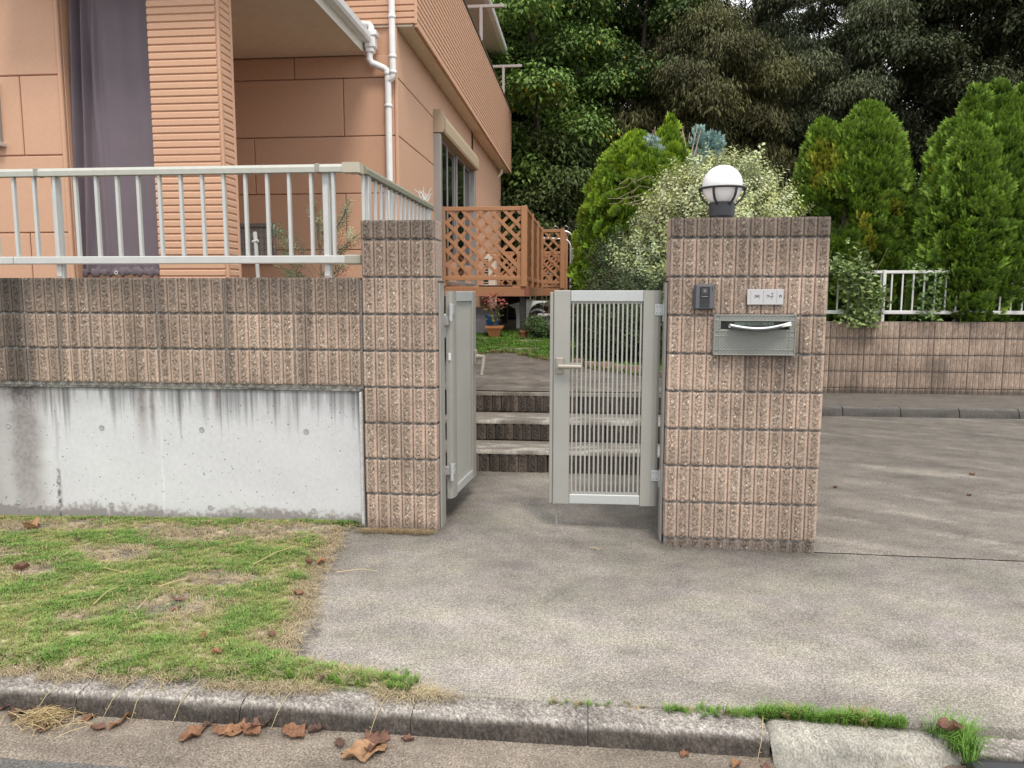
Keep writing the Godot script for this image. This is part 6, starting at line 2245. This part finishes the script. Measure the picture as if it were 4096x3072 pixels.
		var st := MB.new()
		for i in 7:
			var x: float = rf(-0.6, 0.6)
			st.tube([Vector3(x * 0.4, -0.2, 0), Vector3(x, s[3] * 0.5, 0), Vector3(x * 1.5, s[3] * 0.9, 0.1)], [0.03, 0.02, 0.008], 5)
		part(t, "stem", st, M.bark)

# ---------------------------------------------------------------- grass
func tuft(sd: int, blades: int, h: float, spread: float, w: float, lie: float) -> ArrayMesh:
	var r := RandomNumberGenerator.new()
	r.seed = sd
	var m := MB.new()
	for k in blades:
		var a: float = r.randf_range(0, TAU)
		var b := Vector3(cos(a), 0, sin(a)) * r.randf_range(0, spread)
		var d := Vector3(cos(a + r.randf_range(-1, 1)), 0, sin(a + r.randf_range(-1, 1)))
		var hh: float = h * r.randf_range(0.55, 1.15)
		var side: Vector3 = d.cross(Vector3.UP).normalized()
		var bend: float = r.randf_range(0.25, 0.8) + lie
		var p1: Vector3 = b + Vector3.UP * hh * 0.55 * (1.0 - lie * 0.5) + d * hh * 0.18 * bend
		var p2: Vector3 = b + Vector3.UP * hh * (1.0 - 0.35 * bend) * (1.0 - lie * 0.72) + d * hh * 0.75 * bend
		var c: Color = Color.WHITE * r.randf_range(0.7, 1.2)
		var nn: Vector3 = (d * -0.4 + Vector3.UP).normalized()
		var i0: int = m.v.size()
		m.vert(b - side * w * 0.5, nn, c)
		m.vert(b + side * w * 0.5, nn, c)
		m.vert(p1 + side * w * 0.4, nn, c)
		m.vert(p1 - side * w * 0.4, nn, c)
		m.vert(p2, nn, c)
		m.tri_i(i0, i0 + 1, i0 + 2)
		m.tri_i(i0, i0 + 2, i0 + 3)
		m.tri_i(i0 + 3, i0 + 2, i0 + 4)
	return m.mesh()

func lawn_edge(z: float) -> float:   # the lawn lies left of this x
	return curve([[-0.12, -1.22], [0.05, -1.42], [0.22, -1.34], [0.53, -1.32], [0.9, -1.27], [1.2, -1.20], [1.34, -1.22], [1.42, -1.08], [1.50, -0.72], [1.60, -0.50]], z) + 0.05 * nf.get_noise_1d(z * 9.0)

func lawn_d(x: float, z: float) -> float:
	return lawn_edge(z) - x

func bare(x: float, z: float) -> float:   # 1 where the turf is worn
	var k := 0.0
	for q in [[-3.22, 0.13, 0.26], [-2.91, 0.07, 0.22], [-2.42, 0.10, 0.16], [-2.14, 0.20, 0.32], [-3.05, 0.57, 0.20], [-2.70, 0.72, 0.18], [-2.35, 0.48, 0.25], [-1.80, 1.05, 0.27], [-1.70, 0.76, 0.22], [-1.78, 0.14, 0.30], [-1.50, 0.08, 0.22], [-2.95, 1.0, 0.16], [-2.1, 1.2, 0.12]]:
		var d: float = Vector2((x - q[0]) * 0.75, (z - q[1]) * 1.5).length()
		k = maxf(k, sst(q[2], q[2] * 0.35, d + 0.05 * nf.get_noise_2d(x * 9.0, z * 9.0)))
	return k

func build_grass() -> void:
	# soil and thatch sheet under the lawn
	var nx := 190
	var nzz := 58
	var s := MB.new()
	s.grid(nx, nzz, func(i: int, j: int) -> Array:
		var z: float = 1.558 - j * 0.0288
		var t: float = i / float(nx - 1)
		var xe: float = lawn_edge(z) + 0.05
		var x: float = lerpf(-7.0, xe, pow(t, 0.6))
		var d: float = lawn_d(x, z)
		var y: float = front_y(x, z) + 0.004 + 0.020 * sst(-0.06, 0.14, d) * sst(1.60, 1.50, z) + 0.004 * nf.get_noise_2d(x * 8.0, z * 8.0)
		if d < -0.03:
			y = front_y(x, z) - 0.004
		var b: float = bare(x, z)
		var a: float = nz.get_noise_2d(x * 7.0, z * 11.0)
		var c: Color = Color(0.38, 0.315, 0.215) * (1.0 + 0.5 * a)
		c = c.lerp(Color(0.19, 0.165, 0.15) * (1.0 + 0.5 * a), b * sst(-0.15, 0.15, nz.get_noise_2d(x * 5.0 + 9.0, z * 12.0)))
		return [Vector3(x, y, z), c])
	struct("lawn_ground", s, textured(mat(Color.WHITE, 1.0, 0.0, true), T.bark, 0.25, 1.0))
	var short := [tuft(1, 18, 0.023, 0.028, 0.0026, 0.35), tuft(2, 18, 0.027, 0.028, 0.0026, 0.3)]
	var dry := [tuft(3, 12, 0.040, 0.03, 0.0022, 0.9)]
	var tall := tuft(4, 26, 0.075, 0.030, 0.0034, 0.15)
	var xf := [[], [], []]
	var cl := [[], [], []]
	for k in 34000:
		var z: float = rf(-0.06, 1.585)
		var x: float = lerpf(-4.6, -0.5, rng.randf())
		var d: float = lawn_d(x, z)
		if d < 0.0:
			continue
		var b: float = bare(x, z)
		var patch: float = nz.get_noise_2d(x * 2.6 + 4.0, z * 4.2)
		var thick: float = (1.0 - 0.95 * b) * sst(-0.55, 0.0, patch + 0.36) * sst(0.0, 0.07, d + 0.06 * nf.get_noise_1d(z * 16.0))
		if z > 1.50:
			thick *= 0.7
		var y: float = front_y(x, z) + 0.004 + 0.020 * sst(-0.06, 0.14, d) * sst(1.60, 1.50, z)
		if rng.randf() < thick:
			var w: int = rng.randi_range(0, 1)
			var kk: float = rf(0.75, 1.25)
			var lush: float = clampf(0.5 + patch * 1.6, 0, 1)
			var c: Color = Color(0.365, 0.43, 0.135).lerp(Color(0.205, 0.365, 0.075), lush)
			if rng.randf() < 0.15:
				c = Color(0.50, 0.42, 0.20)
			var sc: float = rf(0.7, 1.15) * lerpf(0.75, 1.15, lush)
			xf[w].append(Transform3D(Basis(Vector3.UP, rf(0, TAU)).scaled(Vector3(sc, sc * rf(0.8, 1.2), sc)), Vector3(x, y, z)))
			cl[w].append(Color(c.r * kk, c.g * kk, c.b * kk))
		elif rng.randf() < 0.32 * (1.0 - 0.5 * b):
			var kk: float = rf(0.6, 1.15)
			xf[2].append(Transform3D(Basis(Vector3.UP, rf(0, TAU)).scaled(Vector3.ONE * rf(0.8, 1.5)), Vector3(x, y, z)))
			cl[2].append(Color(0.52 * kk, 0.425 * kk, 0.27 * kk))
	# dry runners spilling over the kerb and along the slab edge
	for k in 900:
		var x: float = rf(-3.6, -0.45)
		var z: float = 1.575 + absf(rng.randfn()) * 0.022
		if z > 1.70 or nz.get_noise_1d(x * 3.0) < -0.15:
			continue
		xf[2].append(Transform3D(Basis(Vector3.UP, rf(0, TAU)).scaled(Vector3.ONE * rf(0.7, 1.4)), Vector3(x, kerb_y(x) + 0.003 - maxf(0.0, z - 1.67) * 0.7, z)))
		var kk: float = rf(0.7, 1.2)
		cl[2].append(Color(0.54 * kk, 0.45 * kk, 0.29 * kk))
	for k in 560:
		var z: float = rf(-0.03, 1.52)
		var x: float = lawn_edge(z) + rng.randfn() * 0.03
		xf[2].append(Transform3D(Basis(Vector3.UP, rf(0, TAU)).scaled(Vector3.ONE * rf(0.7, 1.5)), Vector3(x, front_y(x, z) + 0.004, z)))
		var kk: float = rf(0.7, 1.2)
		cl[2].append(Color(0.54 * kk, 0.45 * kk, 0.29 * kk))
	for k in 160:
		var x: float = rf(-1.25, -0.85)
		xf[2].append(Transform3D(Basis(Vector3.UP, rf(0, TAU)).scaled(Vector3.ONE * rf(0.6, 1.2)), Vector3(x, front_y(x, 0.04) + 0.002, 0.03 + absf(rng.randfn()) * 0.02)))
		cl[2].append(Color(0.45, 0.34, 0.2) * rf(0.6, 1.1))
	var lawn := Node3D.new()
	lawn.name = "lawn_grass"
	add_child(lawn)
	tag(lawn, "short patchy green grass between the concrete wall and the kerb", "grass", "", "stuff")
	for w in 2:
		scatter(lawn, "green_blades", short[w], M.leafmatt, xf[w], cl[w])
	scatter(lawn, "dry_blades", dry[0], M.leafmatt, xf[2], cl[2])
	# taller strip along the wall foot and lush strip at the kerb
	var xt := []
	var ct := []
	for k in 260:
		var x: float = rf(-4.2, -1.24)
		if nz.get_noise_1d(x * 2.0 + 3.0) < -0.12:
			continue
		xt.append(Transform3D(Basis(Vector3.UP, rf(0, TAU)).scaled(Vector3.ONE * rf(0.4, 0.85)), Vector3(x, front_y(x, 0.0), rf(-0.05, 0.0))))
		ct.append(Color(0.14, 0.27, 0.04) * rf(0.7, 1.2))
	for k in 420:
		var x: float = rf(-1.9, -0.60)
		xt.append(Transform3D(Basis(Vector3.UP, rf(0, TAU)).scaled(Vector3.ONE * rf(0.28, 0.58)), Vector3(x, front_y(x, 1.52) + 0.01, clampf(1.50 + rng.randfn() * 0.035 + 0.05 * (x + 1.2), 1.36, 1.575))))
		ct.append(Color(0.17, 0.34, 0.045) * rf(0.75, 1.25))
	scatter(lawn, "tall_blades", tall, M.leafmatt, xt, ct)
	# weeds along the kerb joint
	var groups := [[0.28, 0.70, 60, 0.55], [0.60, 0.97, 90, 0.85], [0.97, 1.06, 26, 0.7], [0.08, 0.26, 14, 0.35], [-0.12, 0.05, 12, 0.4]]
	var gl := ["green grass strip in the joint above the last dark kerb stone", "thick green grass tuft behind the pale kerb stone", "small grass tuft at the right of the pale kerb stone", "thin dry grass in the kerb joint below the gate", "sparse grass tuft in the kerb joint at mid pavement"]
	for q in groups.size():
		xt = []
		ct = []
		var g: Array = groups[q]
		for k in g[2]:
			var x: float = rf(g[0], g[1])
			xt.append(Transform3D(Basis(Vector3.UP, rf(0, TAU)).scaled(Vector3.ONE * g[3] * rf(0.5, 1.05)), Vector3(x, kerb_y(x) - 0.004, 1.582 + rng.randfn() * 0.012)))
			var dryk: bool = rng.randf() < (0.12 if q < 3 else 0.6)
			ct.append((Color(0.46, 0.36, 0.18) if dryk else Color(0.16, 0.32, 0.04)) * rf(0.75, 1.2))
		var o := scatter(self, "kerb_grass", tall, M.leafmatt, xt, ct)
		tag(o, gl[q], "grass")
	# the bristling tuft by the ramp
	xt = []
	ct = []
	var spiky := tuft(7, 30, 0.13, 0.03, 0.0032, 0.25)
	for k in 14:
		xt.append(Transform3D(Basis(Vector3.UP, rf(0, TAU)).scaled(Vector3.ONE * rf(0.6, 1.15)), Vector3(1.215 + rng.randfn() * 0.022, -0.14, 1.665 + rng.randfn() * 0.04)))
		ct.append(Color(0.16, 0.33, 0.045) * rf(0.8, 1.2))
	var ot := scatter(self, "weed_tuft", spiky, M.leafmatt, xt, ct)
	tag(ot, "bristling grass tuft at the pale kerb stone's end beside the black ramp", "grass")
	# garden lawn
	xt = []
	ct = []
	var gt := tuft(9, 18, 0.07, 0.05, 0.0045, 0.2)
	for k in 16000:
		var x: float = rf(-1.95, 0.9)
		var z: float = rf(-9.0, -2.9)
		var edge: float = curve([[-1.7, -4.1], [-1.2, -4.55], [-0.9, -4.7], [-0.45, -4.05], [0.13, -3.4], [0.63, -3.0], [1.2, -2.7]], x)
		if z > edge + rng.randfn() * 0.03:
			continue
		if x < -0.8 and z < -6.9:
			continue
		xt.append(Transform3D(Basis(Vector3.UP, rf(0, TAU)).scaled(Vector3.ONE * rf(0.55, 1.0)), Vector3(x, garden_y(x, z) - 0.004, z)))
		var kk: float = rf(0.7, 1.25) * (1.0 + 0.3 * nz.get_noise_2d(x * 2.0, z * 2.0))
		var c: Color = Color(0.34, 0.26, 0.13) if (z > edge - 0.10 and rng.randf() < 0.6) or rng.randf() < 0.05 else Color(0.13, 0.26, 0.035)
		ct.append(c * kk)
	for k in 900:   # rank grass right of the planter
		var x: float = rf(-0.25, 0.35)
		var z: float = rf(-8.0, -6.3)
		xt.append(Transform3D(Basis(Vector3.UP, rf(0, TAU)).scaled(Vector3(1.6, rf(2.5, 6.0), 1.6)), Vector3(x, garden_y(x, z), z)))
		ct.append(Color(0.14, 0.26, 0.04) * rf(0.7, 1.2))
	var og := scatter(self, "garden_grass", gt, M.leafmatt, xt, ct)
	tag(og, "green garden lawn between the landing and the deck", "grass")

# ---------------------------------------------------------------- fallen leaves and straw
func dead_leaf(sd: int, curl: float) -> ArrayMesh:
	var r := RandomNumberGenerator.new()
	r.seed = sd
	var m := MB.new()
	var tw: float = r.randf_range(-0.6, 0.6)
	var ph: float = r.randf_range(0, TAU)
	m.grid(13, 9, func(i: int, j: int) -> Array:
		var t: float = i / 12.0
		var s: float = j / 8.0 * 2.0 - 1.0
		var w: float = 0.40 * pow(sin(PI * clampf(t * 0.96 + 0.02, 0, 1)), 0.75) * (1.0 + 0.10 * sin(t * 17.0 + ph))
		var x: float = (t - 0.5)
		var z: float = s * w * 0.8
		w *= 1.0 + 0.16 * sin(t * 23.0 + ph * 2.0) * absf(s)
		z = s * w * 0.8
		x += 0.03 * sin(s * 9.0 + ph)
		var y: float = 0.05 + curl * (0.55 * s * s * w + 0.40 * (t - 0.5) * (t - 0.5)) + 0.10 * sin(t * 11.0 + ph) * s + tw * 0.2 * s * (t - 0.5) + 0.06 * sin(s * 7.0 + t * 13.0 + ph)
		var k: float = 0.85 + 0.25 * sin(t * 8.0 + s * 4.0 + ph) * 0.5 + 0.18 * sin(t * 31.0 + s * 17.0) - (0.15 if j == 4 else 0.0)
		return [Vector3(x, maxf(y, 0.004), z), Color(k, k, k)])
	m.col = Color(0.6, 0.6, 0.6)
	m.tube([Vector3(0.5, 0.05, 0), Vector3(0.62, 0.07, 0.03), Vector3(0.75, 0.05, 0.05)], [0.012, 0.009, 0.007], 5)
	return m.mesh()

func build_litter() -> void:
	var shapes := []
	for k in 6:
		shapes.append(dead_leaf(100 + k, [0.5, 1.0, 1.5, 0.8, 1.9, 0.3][k]))
	var tones := [Color(0.27, 0.135, 0.075), Color(0.20, 0.10, 0.07), Color(0.34, 0.18, 0.095), Color(0.14, 0.08, 0.06), Color(0.40, 0.235, 0.125)]
	var mats := []
	for t in tones:
		var q := mat(t.linear_to_srgb(), 0.75, 0.0, true)
		q.backlight_enabled = true
		q.backlight = Color(0.25, 0.25, 0.25)
		mats.append(q)
	var road_y := func(x: float, z: float) -> float: return -0.163 - 0.0042 * x - (z - 1.7) * 0.08
	# [x, z, size, tone, label]
	var road := [
		[-2.04, 1.705, 0.10, 1, "dark curled leaf at the far left of the gutter"], [-1.975, 1.745, 0.09, 3, "brown leaf half under the straw heap's left side"], [-1.93, 1.705, 0.06, 0, "reddish leaf against the kerb above the straw heap"], [-1.83, 1.80, 0.09, 1, "dark leaf at the lower left of the straw heap"],
		[-1.775, 1.695, 0.07, 3, "dark leaf against the kerb right of the straw heap"], [-1.715, 1.735, 0.07, 0, "brown leaf just right of the straw heap"], [-1.588, 1.742, 0.115, 2, "large upright tan leaf in the gutter right of the straw heap"], [-1.645, 1.79, 0.06, 1, "small dark leaf below the large tan leaf"], [-1.534, 1.70, 0.05, 0, "small orange brown leaf against the kerb right of the large tan leaf"],
		[-1.306, 1.797, 0.105, 0, "lone long brown leaf lying before the pile of leaves"], [-1.28, 1.745, 0.045, 3, "tiny dark leaf left of the leaf pile"],
		[-1.215, 1.762, 0.10, 0, "curled brown leaf at the left of the leaf pile"], [-1.165, 1.755, 0.11, 2, "tan curled leaf in the middle of the leaf pile"], [-1.12, 1.76, 0.10, 0, "crumpled leaf at the right of the leaf pile"], [-1.095, 1.722, 0.09, 1, "darker leaf on top of the leaf pile's right end"],
		[-0.97, 1.755, 0.115, 0, "broad crumpled brown leaf left of the tan leaf pair"], [-0.90, 1.735, 0.06, 3, "dark leaf fragment right of the broad crumpled leaf"],
		[-0.685, 1.765, 0.15, 1, "purplish brown leaf lying over the tan leaf in the gutter"], [-0.705, 1.83, 0.16, 4, "light tan crumpled leaf lowest in the leaf pair"], [-0.80, 1.79, 0.06, 3, "small dark leaf left of the tan leaf pair"], [-0.58, 1.752, 0.05, 1, "small brown leaf right of the leaf pair"],
		[0.326, 1.735, 0.045, 0, "small orange brown leaf in the gutter under the third kerb stone"], [0.482, 1.775, 0.05, 2, "small tan leaf in the gutter left of the pale kerb stone"], [0.575, 1.775, 0.05, 1, "dark red leaf at the joint of the pale kerb stone"]]
	for k in road.size():
		var q: Array = road[k]
		var o := single("fallen_leaf", shapes[k % 6], mats[q[3]], q[4], "leaf", Vector3(q[0], road_y.call(q[0], q[1]) + 0.002, q[1]), rf(0, TAU), "fallen leaves in the gutter")
		o.scale = Vector3.ONE * q[2] * Vector3(0.9, 0.75, 0.9)
		o.rotation.x = 0.5 if k == 6 else rf(-0.12, 0.12)
	var turf := [[-3.12, 0.17, 0.12, 4, "tan leaf on the lawn at the far left near the wall"], [-2.73, 0.33, 0.05, 3, "dark red leaf on the lawn below the left worn patch"], [-2.726, 0.753, 0.07, 1, "dark curled leaf on the lawn at the left"], [-1.784, 1.004, 0.06, 1, "brown leaf on the bare patch in mid lawn"], [-1.749, 1.10, 0.05, 0, "orange brown leaf just below the bare patch in mid lawn"], [-1.505, 1.331, 0.08, 4, "pale dry leaf standing upright in the lawn"], [-1.398, 1.432, 0.045, 2, "small tan leaf near the lawn's kerb edge"], [-1.30, 0.543, 0.06, 2, "orange leaf on the lawn's right edge beside the pavement"], [-1.352, 0.569, 0.05, 1, "dark leaf next to the orange leaf on the lawn's right edge"], [-1.283, 0.889, 0.055, 0, "brown leaf on the lawn edge halfway down"], [-1.25, 1.269, 0.05, 1, "dark leaf by the pavement crack"], [-0.939, 1.563, 0.035, 3, "tiny black brown leaf on the grass at the kerb"], [1.17, 1.655, 0.075, 1, "brown leaf tucked beside the bristling grass tuft"], [-3.45, 0.0, 0.06, 4, "pale leaf at the foot of the concrete wall at far left"]]
	for k in turf.size():
		var q: Array = turf[k]
		var gy: float = front_y(q[0], q[1]) if q[1] < 1.56 else kerb_y(q[0])
		var o := single("fallen_leaf", shapes[(k + 2) % 6], mats[q[3]], q[4], "leaf", Vector3(q[0], gy + 0.028, q[1]), rf(0, TAU), "fallen leaves on the lawn")
		o.scale = Vector3.ONE * q[2]
		if k == 5:
			o.rotation = Vector3(0.3, 0.9, 1.1)
			o.scale = Vector3(0.07, 0.05, 0.04)
	# straw heap in the gutter
	var st := MB.new()
	for k in 330:
		var r: float = absf(rng.randfn()) * 0.05
		var a: float = rf(0, TAU)
		var c := Vector3(cos(a) * r * 1.5, 0.0, sin(a) * r * 0.75)
		c.y = 0.034 * exp(-r * r * 190.0) * rng.randf() + 0.003
		var d: float = rf(0, TAU)
		var l: float = rf(0.02, 0.05)
		var e := Vector3(cos(d) * l, rf(-0.006, 0.010), sin(d) * l)
		st.col = Color(0.50, 0.39, 0.21) * rf(0.55, 1.2)
		var p0: Vector3 = c - e
		var p2: Vector3 = c + e
		p0.y = maxf(p0.y, 0.002)
		p2.y = maxf(p2.y, 0.002)
		st.tube([p0, c + Vector3(0, 0.006, 0), p2], [0.0010, 0.0012, 0.0007], 3, false)
	var heap := single("straw_heap", st, M.vcol, "tangled heap of dry grass in the gutter at the left", "dry grass", Vector3(-1.86, -0.158, 1.765))
	# long dry stalks
	var stalks := [[[-2.115, 1.108], [-2.12, 1.0], [-2.105, 0.896]], [[-2.334, 0.646], [-2.30, 0.75], [-2.175, 0.772]], [[-1.898, 1.137], [-1.90, 1.06], [-1.903, 0.98]], [[-1.93, 0.907], [-1.88, 0.88], [-1.836, 0.809]], [[-1.16, 1.468], [-1.13, 1.44], [-1.107, 1.403]], [[-1.611, 0.628], [-1.55, 0.50], [-1.486, 0.382]], [[-1.25, 1.34], [-1.18, 1.48], [-1.05, 1.50]], [[-1.2, 0.62], [-1.08, 0.60], [-1.0, 0.59]]]
	var sl := ["curved straw stalk in the left of the lawn", "bent pale stalk hooked in the upper left lawn", "short split stalk left of the mid lawn patch", "straw stalk lying above the mid lawn patch", "thick straw piece at the pavement corner", "long runner of dry grass at the lawn's upper right", "knotted dry runner trailing over the pavement corner", "thin dry stalk reaching onto the pavement"]
	for k in stalks.size():
		var o := MB.new()
		var ps := []
		for q in stalks[k]:
			ps.append(Vector3(q[0], front_y(q[0], q[1]) + (0.042 if q[0] < -1.3 else 0.012), q[1]))
		ps[1].y += 0.012
		o.tube(ps, [0.0022, 0.002, 0.0011], 5)
		single("straw_stalk", o, mat(lin(0.55, 0.44, 0.24), 0.8), sl[k], "straw", Vector3.ZERO, 0.0, "loose straw stalks on the lawn")
	# runners hanging over the kerb face
	var run := [-1.86, -1.62, -1.55, -1.38, -1.02, -0.68, 0.60]
	var rl := ["dry runner over the kerb above the straw heap", "dry runner over the kerb above the large tan leaf", "thin runner over the kerb right of the large tan leaf", "dry runner over the kerb left of the leaf pile", "dry runner over the kerb above the leaf pile", "beaded dry runner over the kerb above the leaf pair", "dry runner hanging over the joint of the pale kerb stone"]
	for k in run.size():
		var o := MB.new()
		var x: float = run[k]
		var yk: float = kerb_y(x)
		var dx: float = rf(-0.06, 0.02)
		var ps := [Vector3(x, yk + 0.012, 1.60), Vector3(x + dx * 0.3, yk + 0.010, 1.66), Vector3(x + dx * 0.6, yk - 0.010, 1.716), Vector3(x + dx, yk - 0.055, 1.755)]
		o.tube(ps, [0.0014, 0.0012, 0.0010, 0.0007], 5)
		for j in 9:
			var t: float = j / 8.0
			var p: Vector3 = ps[mini(int(t * 3), 2)].lerp(ps[mini(int(t * 3), 2) + 1], t * 3 - int(t * 3) if t < 1 else 1.0)
			o.leaf(p, Vector3(rf(-1, 1), rf(0, 0.6), rf(-0.3, 0.6)).normalized(), Vector3(0, 0.3, 1).normalized(), rf(0.012, 0.022), 0.004, 0.0, Color.WHITE)
		single("dry_runner", o, mat(lin(0.50, 0.42, 0.22), 0.8), rl[k], "dry grass", Vector3.ZERO, 0.0, "dry grass runners hanging over the kerb")
	# twig on the path by the gate, straw by the ramp
	var tw := MB.new()
	tw.tube([Vector3(0.02, -0.022, 0.135), Vector3(0.05, -0.018, 0.15), Vector3(0.085, -0.023, 0.155)], [0.003, 0.0025, 0.001], 5)
	tw.tube([Vector3(0.05, -0.018, 0.15), Vector3(0.07, -0.02, 0.175)], [0.002, 0.001], 5)
	single("twig", tw, mat(lin(0.42, 0.33, 0.22), 0.8), "small forked twig on the pavement under the closed gate leaf", "twig")
	st = MB.new()
	for k in 90:
		var c := Vector3(rng.randfn() * 0.05, 0.004 + rng.randf() * 0.02, rng.randfn() * 0.015)
		var d: float = rf(0, TAU)
		var e := Vector3(cos(d) * 0.03, rf(-0.003, 0.008), sin(d) * 0.02)
		st.col = Color(0.48, 0.37, 0.22) * rf(0.6, 1.2)
		st.tube([c - e, c + e], [0.0011], 3, false)
	single("straw_heap", st, M.vcol, "small dry grass heap at the foot of the pale kerb stone", "dry grass", Vector3(1.02, -0.172, 1.80))
	# tiny debris on the driveway
	for q in [[1.75, -1.4, "dark leaf crumb on the driveway near the pillar"], [2.9, -1.9, "reddish leaf crumb in the middle of the driveway"], [2.6, -1.3, "dark leaf crumb left of the reddish one on the driveway"], [3.3, -0.6, "dark leaf crumb on the driveway at the right edge"]]:
		var o := single("fallen_leaf", shapes[1], mats[1 if q[0] < 2.8 else 0], q[2], "leaf", Vector3(q[0], front_y(q[0], q[1]) + 0.002, q[1]), rf(0, TAU), "leaf crumbs on the driveway")
		o.scale = Vector3.ONE * 0.045
